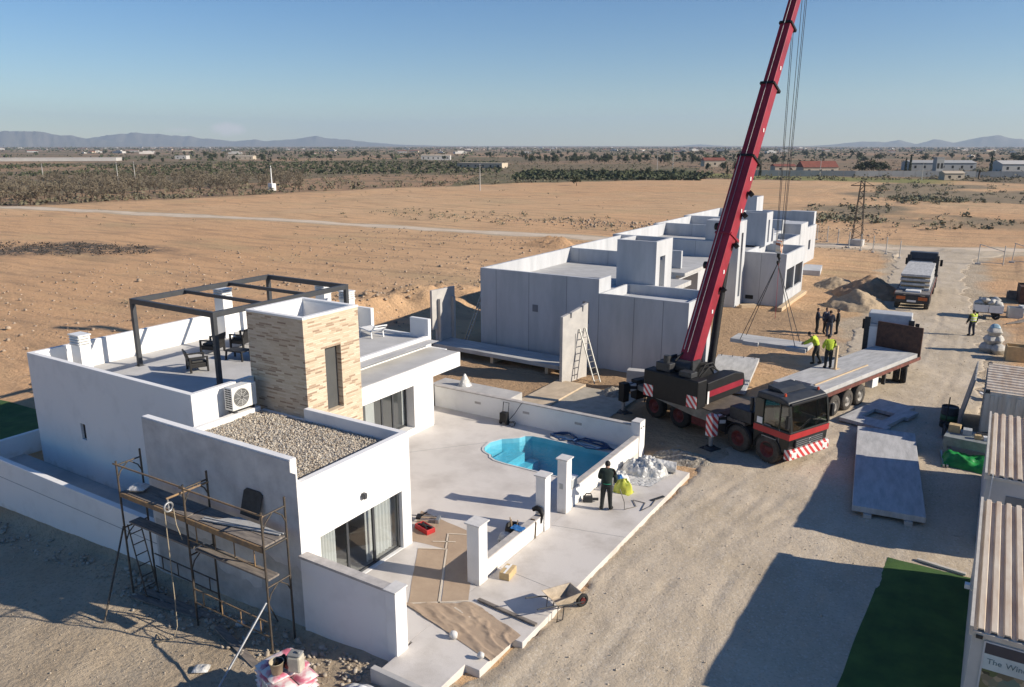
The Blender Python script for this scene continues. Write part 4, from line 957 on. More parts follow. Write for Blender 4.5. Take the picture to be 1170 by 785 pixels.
MB().add([(-.45, -.33, .62), (.42, -.28, .62), (.42, .28, .62), (-.45, .33, .62), (-.22, -.2, .34), (.22, -.18, .34), (.22, .18, .34), (-.22, .2, .34), (-.43, -.31, .62), (.40, -.26, .62), (.40, .26, .62), (-.43, .31, .62), (-.21, -.185, .36), (.21, -.165, .36), (.21, .165, .36), (-.21, .185, .36)],
    [(0,1,5,4),(1,2,6,5),(2,3,7,6),(3,0,4,7),(4,5,6,7),(8,12,13,9),(9,13,14,10),(10,14,15,11),(11,15,12,8),(12,15,14,13),(0,8,9,1),(1,9,10,2),(2,10,11,3),(3,11,8,0)]).build('tray', trm, wb)
wh = MB().ring((.62, 0, .18), .14, .05, 'Y', 18, 8).build('wheel', rubber, wb); MB().cyl((.62, -.05, .18), (.62, .05, .18), .08, n=12).build('rim', redrim, wh)
for s in (-1, 1):
    MB().tube([(.62, s*.08, .18), (.15, s*.2, .32), (-.5, s*.27, .5), (-.95, s*.29, .58)], .018).build('handle', darkst, wb)
    MB().tube([(-.3, s*.25, .42), (-.34, s*.26, 0), (-.15, s*.24, 0), (-.1, s*.22, .34)], .016).build('leg', darkst, wb)
# crumpled clear sheets, bags and hoses by the worker
def blob(c, d, seed, m, name, label, cat, k=22, amp=.35):
    vs = []
    for j in range(k):
        for i in range(k):
            u, v = i/(k-1)*2-1, j/(k-1)*2-1; e = max(0, 1-(abs(u)**2.2+abs(v)**2.2)); h = e**.45
            vs.append((c[0]+u*d[0]/2*(1+.2*fbm(v+seed, u, 1.6, 2)), c[1]+v*d[1]/2*(1+.2*fbm(u+seed, v, 1.6, 2)), c[2]+h*d[2]*(1+amp*fbm(u+seed, v-seed, 2.1, 4)+.45*amp*(abs(fbm(u*3+seed, v*3, 1.9, 3))-.2))))
    return tag(MB().add(vs, [(j*k+i, j*k+i+1, (j+1)*k+i+1, (j+1)*k+i) for j in range(k-1) for i in range(k-1)], 0, True).build(name, m), label, cat)
blob((-9.9, 25.1, .155), (1.6, 1.2, .48), 3, foil, 'plastic_sheet', 'large heap of crumpled clear plastic sheet by the corner pillar', 'plastic sheet', 60, .5)
tag(MB().cyl((-9.75, 25.25, .42), (-8.85, 25.5, .38), .24, .2, 14).build('plastic_roll', foil), 'roll of clear plastic film at the end of the pavement', 'plastic roll')
blob((-10.2, 23.6, .155), (.7, .6, .42), 9, mat('bag_white', (.66, .65, .6), .6, .2, 6), 'white_bag', 'white paper sack with blue print beside the worker', 'sack')
yb = mat('yellow_bag', (.58, .55, .07), .5, .3, 5, col2=(.38, .45, .07))
blob((-9.85, 23.05, .155), (.62, .42, .45), 14, yb, 'yellow_bag', 'bright yellow green bag right of the dark dressed worker', 'bag')
blob((-10.1, 23.25, .3), (.35, .3, .3), 17, bc, 'blue_bag', 'small light blue bag on the yellow bag', 'bag')
sheet('flat clear plastic sheet spread on the pavement by the heap', [(-10.3, 23.6), (-9.2, 23.9), (-8.9, 25.6), (-10.2, 25.6)], 18, .03, .156, 11, 'plastic sheet', 'plastic_sheet', foil, None)
tag(MB().tube([(-9.35, 21.6, .95), (-9.2, 21.65, .5), (-9.25, 21.8, .17), (-9.0, 22.2, .17), (-9.3, 22.6, .17), (-8.85, 22.6, .17), (-8.75, 22.0, .17), (-8.6, 22.5, .17), (-8.65, 23.1, .17)], .014).build('hose', mat('hose_grey', (.16, .15, .14), .6, .3)), 'thin grey hose looped on the pavement by the worker', 'hose')
tag(MB().bar((-8.75, 22.9, .17), (-8.5, 23.4, .18), .1, .03).build('trowel', darkst), 'dark trowel lying on the pavement near the kerb', 'trowel')
el = T('power_tool', 'grey power tool on the ground by the low wall left of the worker', 'power tool', (-10.55, 21.7, .152), R(30))
MB().box(-.16, .16, -.09, .09, 0, .2).cyl((.16, 0, .1), (.36, 0, .1), .05).build('body', darkst, el, bevel=.02)
MB().tube([(-.12, 0, .2), (-.05, 0, .3), (.1, 0, .3), (.14, 0, .2)], .02).build('handle', blackm, el)
ms_ = T('water_meter', 'grey utility meter box on the low wall beside the gate pillar', 'meter box', (-10.9, 21.15, .86))
MB().box(-.12, .12, -.2, .2, 0, .3).build('box', tank, ms_, bevel=.015)
MB().box(-.14, .14, -.22, .22, .301, .33).build('lid', plas, ms_)
# ------------------------------------------------------------------ precast houses under construction
def joints(ph, face, pos, z0, z1):
    for q in pos:
        m = MB()
        if face[0] == 'y': m.box(q-.012, q+.012, face[1]-.004, face[1], z0, z1)
        else: m.box(face[1], face[1]+.004, q-.012, q+.012, z0, z1)
        m.build('panel_joint', joint, ph, world=True)
ph = T('precast_house', 'nearest unfinished grey concrete house directly behind the crane', 'house', (-20, 42, 0))
b = Solid().add(-25.3, -17.65, 37.0, 48.0, -.2, 4.9).sub(-25.1, -17.8, 37.2, 47.8, 3.9, 9).sub(-17.9, -17.5, 38.5, 47.8, 3.9, 9).sub(-19.1, -17.5, 46.2, 46.7, 3, 9)
b.sub(-18.6, -18.2, 36.9, 37.3, 2.4, 3.6)
b.sub(-18.5, -17.4, 40.8, 48.1, -.3, 9)
b.build('wall', conc, ph)
MB().box(-25.09, -18.6, 37.21, 47.79, 3.901, 3.93).build('roof_slab', slabm, ph, world=True)
b = Solid().add(-17.64, -12.65, 37.0, 40.8, -.2, 4.14).sub(-17.5, -12.8, 37.15, 40.62, 3.6, 9).sub(-12.9, -12.5, 37.7, 40.2, .2, 2.6).sub(-17.4, -12.8, 37.2, 40.6, .1, 3.3)
b.build('low_block', conc, ph)
b = Solid().add(-18.4, -16.0, 40.81, 43.3, -.2, 6.6).sub(-18.22, -16.18, 40.98, 43.12, 5.4, 9).sub(-16.4, -15.8, 41.4, 42.2, 3.6, 5.7)
b.build('tower', conc, ph)
MB().box(-18.39, -16.5, 43.31, 48.4, 3.0, 3.3).build('canopy_slab', slabm, ph, world=True)
MB().box(-17.4, -17.2, 47.2, 48.3, -.2, 2.99).build('column', conc, ph, world=True)
for y in (43.6, 44.6, 45.6, 46.6): MB().box(-18.39, -16.7, y, y+.12, 2.75, 2.998).build('slab_rib', conc2, ph, world=True)
joints(ph, ('y', 37.0), (-24.2, -22.0, -19.6, ), .1, 4.88); joints(ph, ('y', 37.0), (-17.64, -15.6, -14.0), .1, 4.1); joints(ph, ('y', 47.8), (-24.4, -22.2, -19.9), 3.95, 4.88)
MB().box(-21.75, -21.4, 36.985, 37.0, 2.7, 3.1).build('vent_panel', joint, ph, world=True)
MB().box(-19.2, -19.08, 47.6, 47.79, 3.93, 4.85).build('parapet_end', white, ph, world=True)
ph = T('precast_house', 'flat roofed grey concrete house in the middle, partly hidden by the crane boom', 'house', (-21, 52, 0))
b = Solid().add(-25.5, -17.6, 48.5, 57.0, -.2, 4.9).sub(-25.3, -17.7, 48.5, 56.8, 3.5, 9).sub(-17.8, -17, 48.5, 57.1, 3.5, 9).sub(-20, -17, 48.9, 53, -1, 3.1)
b.build('wall', conc, ph)
MB().box(-25.29, -17.0, 48.51, 56.79, 3.501, 3.7).build('roof_slab', slabm, ph, world=True)
Solid().add(-18.9, -17.9, 50.2, 50.45, 3.71, 4.9).build('roof_wall', conc, ph)
joints(ph, ('y', 56.8), (-23.8, -21.5, -19.2), 3.75, 4.85)
ph = T('precast_house', 'grey concrete house with two square window openings and tall tower right of the boom', 'house', (-19, 62, 0))
b = Solid().add(-26.2, -16.3, 57.2, 68.5, -.2, 4.9).sub(-26.0, -16, 57.4, 68.3, 3.8, 9)
b.build('wall', conc, ph)
MB().box(-25.99, -16.3, 57.41, 68.29, 3.801, 3.83).build('roof_slab', slabm, ph, world=True)
Solid().add(-18.6, -16.05, 57.15, 58.95, -.2, 6.4).sub(-16.5, -15.9, 57.75, 58.25, .7, 5.5).sub(-18.4, -16.2, 57.3, 58.8, .7, 5.6).build('tower', conc, ph)
b = Solid().add(-16.29, -13.06, 59.4, 65.6, -.2, 3.95).sub(-16.1, -13.22, 59.56, 65.44, 3.3, 9)
b.sub(-13.4, -12.9, 59.85, 62.3, 1.05, 2.75).sub(-13.4, -12.9, 62.65, 65.2, 1.05, 2.75).sub(-16.1, -13.23, 59.6, 65.4, .1, 3.1); b.build('front_block', conc, ph)
Solid().add(-18.0, -15.7, 63.3, 65.2, 3.96, 6.6).sub(-17.85, -15.85, 63.45, 65.05, 5.6, 9).sub(-16.2, -15.6, 63.9, 64.4, 4.2, 6.0).build('roof_tower', conc, ph)
joints(ph, ('y', 59.4), (-14.9,), .1, 3.9); joints(ph, ('y', 57.2), (-23, -20.5), 3.9, 4.88); joints(ph, ('y', 68.3), (-23.5, -21, -18.6), 3.9, 4.85)
MB().box(-15.9, -15.3, 59.385, 59.4, .35, .65).build('vent_slot', blackm, ph, world=True)
ph = T('precast_house', 'grey concrete house with second square tower beyond the tall tower', 'house', (-22, 73, 0))
b = Solid().add(-27.5, -18.0, 69.0, 79.5, -.2, 4.7).sub(-27.3, -17.8, 69.2, 79.3, 3.7, 9).add(-27.5, -18, 78.9, 79.5, 3.5, 4.7)
b.build('wall', conc, ph)
Solid().add(-18.0, -15.9, 70.5, 77.0, -.2, 3.6).sub(-17.85, -16.05, 70.65, 76.85, 3.1, 9).build('front_block', conc, ph)
joints(ph, ('y', 79.3), (-25, -22.5), 3.75, 4.65)
ph = T('precast_house', 'farthest grey concrete house at the end of the row with stepped white end wall', 'house', (-20, 85, 0))
b = Solid().add(-28.5, -19.2, 80.0, 92.0, -.2, 4.6).sub(-28.3, -19, 80.2, 91.8, 3.6, 9)
b.add(-19.2, -16.45, 79.8, 83.0, -.2, 4.3).add(-16.7, -16.45, 83.0, 87.4, -.2, 3.7).add(-19.2, -16.7, 87.0, 88.0, -.2, 5.0).sub(-16.8, -16.3, 80.9, 81.4, 1.4, 2.0).sub(-16.8, -16.3, 84, 85, 1.3, 2.3)
b.build('wall', conc, ph)
Solid().add(-23.7, -21.25, 81.1, 83.6, 4.61, 6.7).sub(-23.5, -21.4, 81.3, 83.4, 5.8, 9).build('roof_tower', conc, ph)
# ------------------------------------------------------------------ precast pieces lying or standing on site
o = T('wall_panel', 'standing concrete panel with notched top and ladder before the nearest precast house', 'panel', (-17.7, 34.3, 0), R(78.0))
pts = [(-1.0, 0), (1.0, 0), (1.0, 3.95), (.62, 3.85), (.6, 3.55), (.52, 3.55), (.5, 3.8), (-.3, 3.62), (-.32, 3.35), (-.42, 3.35), (-.44, 3.6), (-1.0, 3.5)]
MB().yprism(pts, -.09, .09).build('panel', conc2, o, bevel=.008)
MB().box(.55, 1.0, .091, .26, 0, 3.3).box(.0, .04, -.12, -.09, .1, 2.5).build('rib', conc2, o)
o = T('wall_panel', 'standing concrete panel with two ribs at the left end of the long slab', 'panel', (-27.3, 35.95, .1), R(82))
MB().box(-.95, .95, -.08, .08, 1.2, 3.55).box(-.55, .95, -.08, .08, 0, 1.2).build('panel', conc2, o, bevel=.006)
for x in (-.5, .62): MB().box(x, x+.16, -.3, -.081, 0, 3.0).build('rib', conc2, o, bevel=.006)
tag(MB().cbox((-27.7, 34.75, .35), (.3, .3, .7)).build('concrete_stub', conc2, bevel=.02), 'short square concrete stub at the left end of the long slab', 'block')
o = T('floor_slab', 'long grey concrete slab on supports along the foot of the nearest precast house', 'slab', (-22.7, 35.5, .35), R(-2.5))
MB().box(-4.5, 4.1, -.85, .85, .0, .22).build('slab', slabm, o, bevel=.01)
for x in (-3.8, -.3, 3.3): MB().box(x-.1, x+.1, -.8, .8, -.35, -.002).build('support', timber, o)
o = T('floor_slab', 'pale concrete slab tilted on the ground right of the crane counterweight', 'slab', (-10.95, 39.2, .12), R(99))
MB().box(-3.2, 3.2, -1.12, 1.12, 0, .2).build('slab', slabm, o, bevel=.01)
for x in (-2.6, -.9, .9, 2.6): MB().box(x-.06, x+.06, -1.0, 1.0, -.12, -.002).build('support', timber, o)
hk = MB()
for y in (-.9, -.3, .3, .9): hk.ring((3.0, y, .22), .07, .015, 'Y', 10, 5)
hk.build('lifting_loop', darkst, o)
o = T('floor_slab', 'concrete slab half in shadow on blocks in the middle of the gravel road', 'slab', (-2.35, 29.9, .16), R(97.5))
MB().box(-4.1, 4.05, -1.08, 1.08, 0, .2).build('slab', slabm, o, bevel=.012)
for x in (-3.9, 3.6):
    for y in (-.6, .6): MB().box(x-.3, x+.1, y-.12, y+.12, -.18, -.002).build('support_block', conc2, o)
o = T('wall_panel', 'flat concrete frame panel with square opening lying in front of the trailer', 'panel', (-3.3, 36.3, .1))
Solid().add(-1.95, 1.95, -1.02, 1.02, 0, .16).sub(-1.0, .35, -.42, .5, -1, 1).sub(-1.5, .2, -1.1, -.85, -1, 1).sub(1.3, 2, -1.1, -.6, -1, 1).mb().build('panel', slabm, o, bevel=.008); o.location = (-3.3, 36.4, .1); o.rotation_euler = (0, 0, R(73))
# foundation of the next plot
fd = T('foundation', 'pale concrete foundation strips in the earth behind the pool wall', 'foundation', (-17, 31, 0))
Solid().add(-18.2, -16.6, 29.0, 33.6, -.3, .14).build('strip', mat('foundation_beam', (.52, .42, .30), .9, .2, 2), fd, .02)
Solid().add(-16.59, -13.6, 29.9, 33.4, -.3, .07).build('slab', mat('lean_concrete', (.40, .36, .29), .9, .2, 2), fd, .02)
tag(MB().box(-21.5, -17.2, 27.3, 28.4, -.3, 1.04).build('boundary_wall', conc2, bevel=.015), 'raw grey neighbouring wall strip just behind the pool garden wall', 'wall')
py = T('clear_bag', 'small clear plastic wrapped cone on the raw wall behind the villa', 'bag', (-20.0, 27.9, 1.04))
MB().cyl((0, 0, 0), (0, 0, .55), .34, .04, 7).build('wrap', foil, py)
def ladder(label, p0, p1, w_, n, m):
    d = (Vector(p1)-Vector(p0)); t_ = T('ladder', label, 'ladder', p0); s = Vector((-d.y, d.x, 0)); s = (s.normalized() if s.length > 1e-3 else Vector((1, 0, 0)))*w_/2
    l_ = MB()
    for k in (-1, 1): l_.bar(s*k, d+s*k, .045, .06)
    for i in range(n): q = d*((i+.5)/n); l_.bar(q-s, q+s, .03)
    l_.build('rails', m, t_)
ladder('aluminium ladder leaning on the notched concrete panel', (-16.4, 34.5, 0), (-17.45, 34.75, 2.7), .45, 9, alu)
ladder('dark ladder leaning at the left corner of the nearest precast house', (-26.9, 37.6, 0), (-26.1, 38.6, 3.3), .45, 10, alu)
bm_ = T('timber_beam', 'pale timber beam along the foot of the house with two windows', 'beam', (-12.85, 61.8, 0))
MB().box(-.18, .18, -4.3, 4.0, 0, .28).build('beam', timber, bm_, bevel=.01)
tag(MB().cbox((-15.2, 57.7, .12), (1.2, .5, .25), R(40)).build('timber_beam', timber), 'short pale timber block at the foot of the tall tower', 'beam')
tag(MB().cbox((-14.6, 77.5, .25), (1.6, 4, .5), R(8)).build('concrete_block', conc), 'pale concrete piece at the foot of the farthest house', 'block')
tag(MB().ring((-14.4, 36.6, .3), .2, .09, 'Y', 16, 7).build('tyre', rubber), 'old black tyre against the wall of the nearest precast house', 'tyre')
for k, (x, y, L, a, lab) in enumerate(((-13.5, 34.8, 2.6, 12, 'pale block of concrete behind the crane outrigger'),)):
    tag(MB().cbox((x, y, .5), (L, .5, 1.0), R(a)).build('concrete_block', conc2, bevel=.02), lab, 'block')
def mound(label, c, rx, ry, h, m, seed, n=44, name='sand_pile'):
    vs = []
    for j in range(n):
        for i in range(n):
            u, v = i/(n-1)*2-1, j/(n-1)*2-1; d = math.hypot(u, v)*(1+.22*fbm(u*1.5+seed, v*1.5, 1.2, 3)); x, y = c[0]+u*rx, c[1]+v*ry
            vs.append((x, y, gh(x, y)-.12+h*max(0, 1-d)**.85*(1+.18*fbm(u+seed, v, 3, 4))+.05*fbm(u*4, v*4+seed, 2.0, 3)*(d < 1)))
    return tag(MB().add(vs, [(j*n+i, j*n+i+1, (j+1)*n+i+1, (j+1)*n+i) for j in range(n-1) for i in range(n-1)], 0, True).build(name, m), label, 'sand pile')
mound('pale conical sand pile beside the tractor of the near trailer', (-8.3, 62.4), 2.3, 2.5, 1.45, sand, 2)
mound('darker larger sand pile behind the pale one, left of the far truck', (-8.3, 68.3), 2.8, 3.2, 1.75, earth, 5)
mound('small pale sand pile by the corner of the house with two windows', (-11.4, 71.5), 2.0, 2.3, .9, sand, 8)
mound('heap of stones and earth between the foundation and the crane', (-14.9, 33.2), 1.1, .9, .5, mat('stone_heap', (.42, .38, .31), .95, .4, 8, col2=(.20, .17, .13), bump=.8, bscale=14, bdist=.08), 11)
mound('low earth heap at the corner pillar by the crane wheels', (-9.2, 27.3), 1.6, .8, .45, mat('stone_heap', None), 12)
# ------------------------------------------------------------------ vehicles
def wheel(parent, x, y, r, w_, rimm, tyre=rubber, dual=False):
    """one wheel: tyre with a dished rim and hub as sub-part; outer side towards sign of y"""
    s = 1 if y > 0 else -1; t_ = MB()
    prof = [(r*.58, -w_/2), (r*.93, -w_/2), (r, -w_/2+.05), (r, w_/2-.05), (r*.93, w_/2), (r*.58, w_/2)]
    t_.lathe([(a, y+b) for a, b in prof], (x, 0, r), 'Y', 28)
    if dual: t_.lathe([(a, y-s*(w_+.03)+b) for a, b in prof], (x, 0, r), 'Y', 28)
    n = 36
    for i in range(n):
        a = 2*math.pi*i/n; M = Matrix.Translation((x, y, r)) @ Matrix.Rotation(a, 4, 'Y')
        t_.box(-.02, .02, -w_/2+.04, w_/2-.04, r-.01, r+.012, 0, M)
    wh = t_.build('wheel', tyre, parent)
    q = MB().lathe([(r*.59, y+s*w_*.46), (r*.52, y+s*w_*.44), (r*.46, y+s*w_*.2), (r*.30, y+s*w_*.16), (r*.24, y+s*w_*.42), (r*.1, y+s*w_*.46), (0, y+s*w_*.46)], (x, 0, r), 'Y', 24)
    for k in range(10): a = k*math.pi/5; q.cyl((x+r*.36*math.cos(a), y+s*w_*.15, r+r*.36*math.sin(a)), (x+r*.36*math.cos(a), y+s*w_*.24, r+r*.36*math.sin(a)), .022, n=6)
    q.build('rim', rimm, wh)
# crane truck: local x forward, y left, z up, origin under the rear axle
CA = math.atan2(-2.48, 5.54); CO = Vector((-11.95, 31.16, .02))+Vector((.408, .913, 0))*1.1
ct = T('crane_truck', 'black mobile crane truck with red boom and striped outriggers', 'crane truck', CO, CA)
for x in (0, 1.5): 
    for s in (-1, 1): wheel(ct, x, s*1.02, .54, .34, redrim)
for x in (4.72, 6.12):
    for s in (-1, 1): wheel(ct, x, s*1.03, .54, .34, redrim, dust)
fr = MB().box(-1.5, 7.0, -.55, .55, .62, .95); fr.build('chassis', mat('chassis_black', (.03, .028, .027), .7, .3, 6), ct)
dkm = mat('deck_plate', (.16, .13, .105), .75, .4, 3, col2=(.09, .075, .065))
MB().box(-1.45, 5.0, -1.18, 1.18, 1.12, 1.26).build('deck', dkm, ct, bevel=.01)
sidem = mat('side_panel_grey', (.27, .26, .235), .6, .3, 3)
for s in (-1, 1):
    MB().yprism([(-1.4, 1.05), (2.3, .78), (3.4, .78), (3.4, 1.22), (-1.4, 1.24)], s*1.21-.03*(s > 0), s*1.21+.03*(s < 0)).build('side_panel', sidem, ct)
    MB().box(2.25, 3.3, s*1.0-.2, s*1.0+.2, .42, .78).build('fuel_tank', redrim, ct, bevel=.03)
    MB().tube([(-.75, s*1.02, .5), (-.7, s*1.02, .95), (-.2, s*1.02, 1.14), (1.7, s*1.02, 1.14), (2.2, s*1.02, .95)], .03).build('mudguard', blackm, ct)
    # front wheel arches
    for x in (4.72, 6.12):
        a = MB(); vs = []
        for i in range(13):
            t0 = math.pi*(-.02+1.04*i/12)
            for r_ in (.60, .64):
                for yy in (s*.82, s*1.22): vs.append((x+r_*math.cos(t0), yy, .54+r_*math.sin(t0)))
        fs = []
        for i in range(12): k = i*4; fs += [(k, k+1, k+5, k+4), (k+2, k+6, k+7, k+3), (k+1, k+3, k+7, k+5), (k, k+4, k+6, k+2)]
        a.add(vs, fs, 0, True).build('mudguard', blackm, ct)
# outriggers
def outrigger(x, s, reach, legx=0):
    b_ = MB().box(x-.16, x+.16, min(s*1.1, s*reach), max(s*1.1, s*reach), .98, 1.30); bo = b_.build('outrigger_beam', blackm, ct, bevel=.01)
    MB().box(x-.165, x+.165, min(s*(reach-.75), s*(reach-.25)), max(s*(reach-.75), s*(reach-.25)), 1.0, 1.305).build('stripe_plate', chevl, bo)
    MB().box(x-.17, x+.17, s*reach-.17, s*reach+.17, .55, 1.42).build('leg_housing', chev if x > 2 else blackm, bo, bevel=.01)
    MB().cyl((x, s*reach, .12), (x, s*reach, .6), .085, n=12).build('jack', galv, bo)
    MB().cyl((x, s*reach, .02), (x, s*reach, .10), .26, .2, n=16).box(x-.3, x+.3, s*reach-.3, s*reach+.3, -.03, .02).build('foot_plate', darkst, bo)
outrigger(3.95, -1, 1.85); outrigger(3.75, 1, 2.2); outrigger(-1.25, -1, 1.85); outrigger(-1.25, 1, 2.2)
MB().box(-1.45, -1.05, -1.25, 1.25, .55, 1.45).build('rear_crossbox', blackm, ct, bevel=.02)
MB().box(3.75, 4.12, -1.25, 1.25, .6, 1.35).build('front_crossbox', blackm, ct, bevel=.02)
MB().box(4.2, 5.25, -1.15, -.5, 1.27, 1.75).box(4.4, 5.2, .3, 1.15, 1.27, 1.9).build('tool_box', darkst, ct, bevel=.02)
MB().cyl((5.1, -.95, 1.2), (5.1, -.95, 2.3), .07, n=10).build('exhaust', darkst, ct)
# cab
XF[0] = Matrix.Translation((5.42, 0, .1)) @ Matrix.Diagonal((.74, .98, .96, 1)) @ Matrix.Translation((-5.42, 0, -.1))
body = [(5.42, .72), (7.55, .62), (7.66, 1.55), (7.44, 2.62), (7.1, 2.78), (5.42, 2.78)]
cabm = mat('cab_black', (.010, .012, .011), .4, .25, 5, spec=.4, coat=.2)
# shell with window openings: floor box, pillars, roof
lo_ = MB().yprism([(5.42, .72), (7.56, .62), (7.66, 1.55), (5.42, 1.55)], -1.2, 1.2); cabo = lo_.build('cab', cabm, ct, bevel=.04)
MB().yprism([(5.42, 2.56), (7.44, 2.56), (7.36, 2.70), (6.9, 2.82), (5.5, 2.82)], -1.18, 1.18).build('cab_roof', mat('cab_roof_dusty', (.035, .038, .042), .5, .4, 3), ct, bevel=.05)
MB().box(5.42, 5.95, -1.2, 1.2, 1.551, 2.559).build('cab_rear', cabm, ct)
for s in (-1, 1):
    MB().bar((7.64, s*1.14, 1.55), (7.43, s*1.12, 2.57), .11).build('pillar', cabm, ct)
    MB().bar((6.95, s*1.155, 1.55), (6.93, s*1.14, 2.57), .07).build('pillar', cabm, ct)
MB().add([(7.655, -1.1, 1.58), (7.655, 1.1, 1.58), (7.45, 1.08, 2.55), (7.45, -1.08, 2.55)], [(0, 1, 2, 3)]).build('windscreen', gcab, ct)
for s in (-1, 1):
    MB().add([(5.96, s*1.165, 1.6), (7.55, s*1.165, 1.6), (7.4, s*1.14, 2.55), (5.96, s*1.14, 2.55)], [(0, 1, 2, 3) if s < 0 else (3, 2, 1, 0)]).build('side_window', gcab, ct)
stm = mat('stripe_red', (.42, .035, .035), .45, .1)
MB().yprism([(5.43, 1.22), (7.645, 1.22), (7.675, 1.47), (5.43, 1.47)], -1.222, 1.222).build('red_stripe', stm, ct)
MB().box(7.4, 7.76, -1.22, 1.22, .42, .82).build('bumper', chev, ct, bevel=.03)
MB().box(7.6, 7.70, -.85, .85, .86, 1.18).build('grille', darkst, ct)
MB().ring((7.72, 0, 1.03), .09, .012, 'X', 18, 5).build('emblem', galv, ct)
for s in (-1, 1):
    MB().box(7.72, 7.775, s*.95-.15, s*.95+.15, .52, .72).build('headlight', mat('lamp_glass', (.75, .75, .72), .15, .1), ct, bevel=.01)
    MB().box(7.55, 7.70, s*1.36-.08, s*1.36+.08, 1.75, 2.25).bar((7.5, s*1.15, 2.3), (7.62, s*1.36, 2.2), .03).build('mirror', blackm, ct, bevel=.02)
    MB().cyl((6.9 if s < 0 else 7.1, s*.9, 2.82), (6.9 if s < 0 else 7.1, s*.9, 2.93), .07, .05, 12).build('beacon', mat('beacon_red', (.45, .06, .02), .3, .1), ct)
    MB().box(6.2, 6.45, s*.55-.2, s*.55+.2, 1.55, 1.75).box(6.12, 6.25, s*.55-.22, s*.55+.22, 1.7, 2.3).build('seat', mat('seat_green', (.10, .22, .10), .8, .2), ct, bevel=.03)
    MB().bar((6.0, s*1.235, 1.1), (6.9, s*1.235, 1.1), .03, .03).build('door_handle', galv, ct)
MB().bar((7.68, -.6, 1.62), (7.62, .05, 1.9), .02).build('wiper', blackm, ct)
MB().bar((7.68, .3, 1.62), (7.62, .9, 1.9), .02).build('wiper', blackm, ct)
MB().box(6.1, 6.5, -1.225, -1.221, 1.56, 1.60).build('door_gap', joint, ct)
MB().box(7.36, 7.52, -1.1, 1.1, 2.56, 2.66).build('sun_visor', blackm, ct, bevel=.02)
MB().yprism([(5.6, 2.83), (6.6, 2.83), (6.3, 2.95), (5.6, 3.0)], -.7, .7).build('roof_hatch', mat('cab_roof_dusty', None), ct, bevel=.02)
for s in (-1, 1):
    for x in (5.98, 7.0): MB().box(x, x+.025, s*1.2-.006, s*1.2+.006, .95, 1.55).build('door_seam', joint, ct)
for k in range(4): MB().box(7.695, 7.71, -.8, .8, .88+.08*k, .90+.08*k).build('grille_bar', galv, ct)
MB().box(7.705, 7.715, -.26, .26, .50, .62).build('number_plate', plas, ct)
tagp = MB().box(5.62, 5.95, -1.226, -1.201, 1.55, 1.80).build('white_plate', plas, ct)
XF[0] = None
# superstructure and boom in world space
UA = math.atan2(.96, .26); SCN = Vector((-10.1, 31.35, 1.27)); Ms = Matrix.Translation(SCN) @ Matrix.Rotation(UA, 4, 'Z')
def sup(name, mb, m, par=ct, bevel=0):
    mb.v = [tuple(Ms @ Vector(p)) for p in mb.v]; return mb.build(name, m, par, world=True, bevel=bevel)
# local: x = boom direction, y = left
sup('slewing_ring', MB().cyl((0, 0, 0), (0, 0, .25), .75, n=28), darkst)
st = sup('turntable', MB().box(-1.7, 1.0, -.75, .75, .25, .62).yprism([(-1.4, .62), (.6, .62), (.1, 1.25), (-.4, 1.75), (-.95, 1.85), (-1.4, 1.5)], -.62, -.54).yprism([(-1.4, .62), (.6, .62), (.1, 1.25), (-.4, 1.75), (-.95, 1.85), (-1.4, 1.5)], .54, .62), blackm, ct, .015)
cw = sup('counterweight', MB().box(-2.1, -1.45, -1.35, 1.35, .2, 1.38), blackm, ct, .05)
for s in (-1, 1): sup('hazard_plate', MB().box(-2.115, -2.101, s*1.08-.24, s*1.08+.24, .24, .74), chev, cw)
hs = sup('engine_housing', MB().yprism([(-1.44, .3), (1.1, .3), (1.45, .6), (1.3, 1.1), (.6, 1.25), (-1.44, 1.2)], -1.38, -.78), blackm, ct, .03)
sup('red_stripe', MB().box(-1.3, 1.25, -1.39, -1.381, .58, .84), redp, hs)
sup('white_stripe', MB().box(-1.43, -1.31, -1.39, -1.381, .3, .84), plas, hs)
oc = sup('operator_cab', MB().yprism([(-.9, .3), (.7, .3), (.95, .9), (.6, 1.5), (-.9, 1.55)], .78, 1.42), blackm, ct, .03)
sup('cab_window', MB().yprism([(-.1, .8), (.86, .8), (.58, 1.42), (-.1, 1.45)], 1.421, 1.43), gcab, oc)
sup('winch', MB().cyl((-1.2, -.5, 1.55), (-1.2, .5, 1.55), .3, n=18).box(-1.45, -.9, -.62, -.54, 1.2, 1.95).box(-1.45, -.9, .54, .62, 1.2, 1.95), darkst)
sup('hydraulic_tank', MB().box(-1.4, -.5, .64, .77, .63, 1.6).box(-1.9, -1.5, .2, .9, 1.39, 1.75).cyl((-1.7, .5, 1.75), (-1.7, .5, 2.05), .14).box(-1.95, -1.5, -.9, -.3, 1.39, 1.6), darkst, ct, .02)
sup('hose_bundle', MB().tube([(-1.0, -.7, 1.2), (-.6, -.85, 1.6), (-.1, -.7, 1.5), (.3, -.8, 1.2)], .04).tube([(-1.2, -.75, 1.3), (-.8, -.8, 1.75), (-.2, -.75, 1.7), (.2, -.7, 1.3)], .035).tube([(-1.4, .3, 1.8), (-1.0, .2, 2.1), (-.6, .1, 1.9)], .04), rubber)
B0 = Vector((-10.27, 30.72, 3.02)); TIP = Vector((-9.0, 39.0, 19.03)); bd = (TIP-B0).normalized(); BL = (TIP-B0).length+2.6
bx_ = bd.cross(Vector((0, 0, 1))).normalized(); bu = bx_.cross(bd)       # right, up of boom
def boom_pt(s, a, b): return B0+bd*s+bx_*a+bu*b
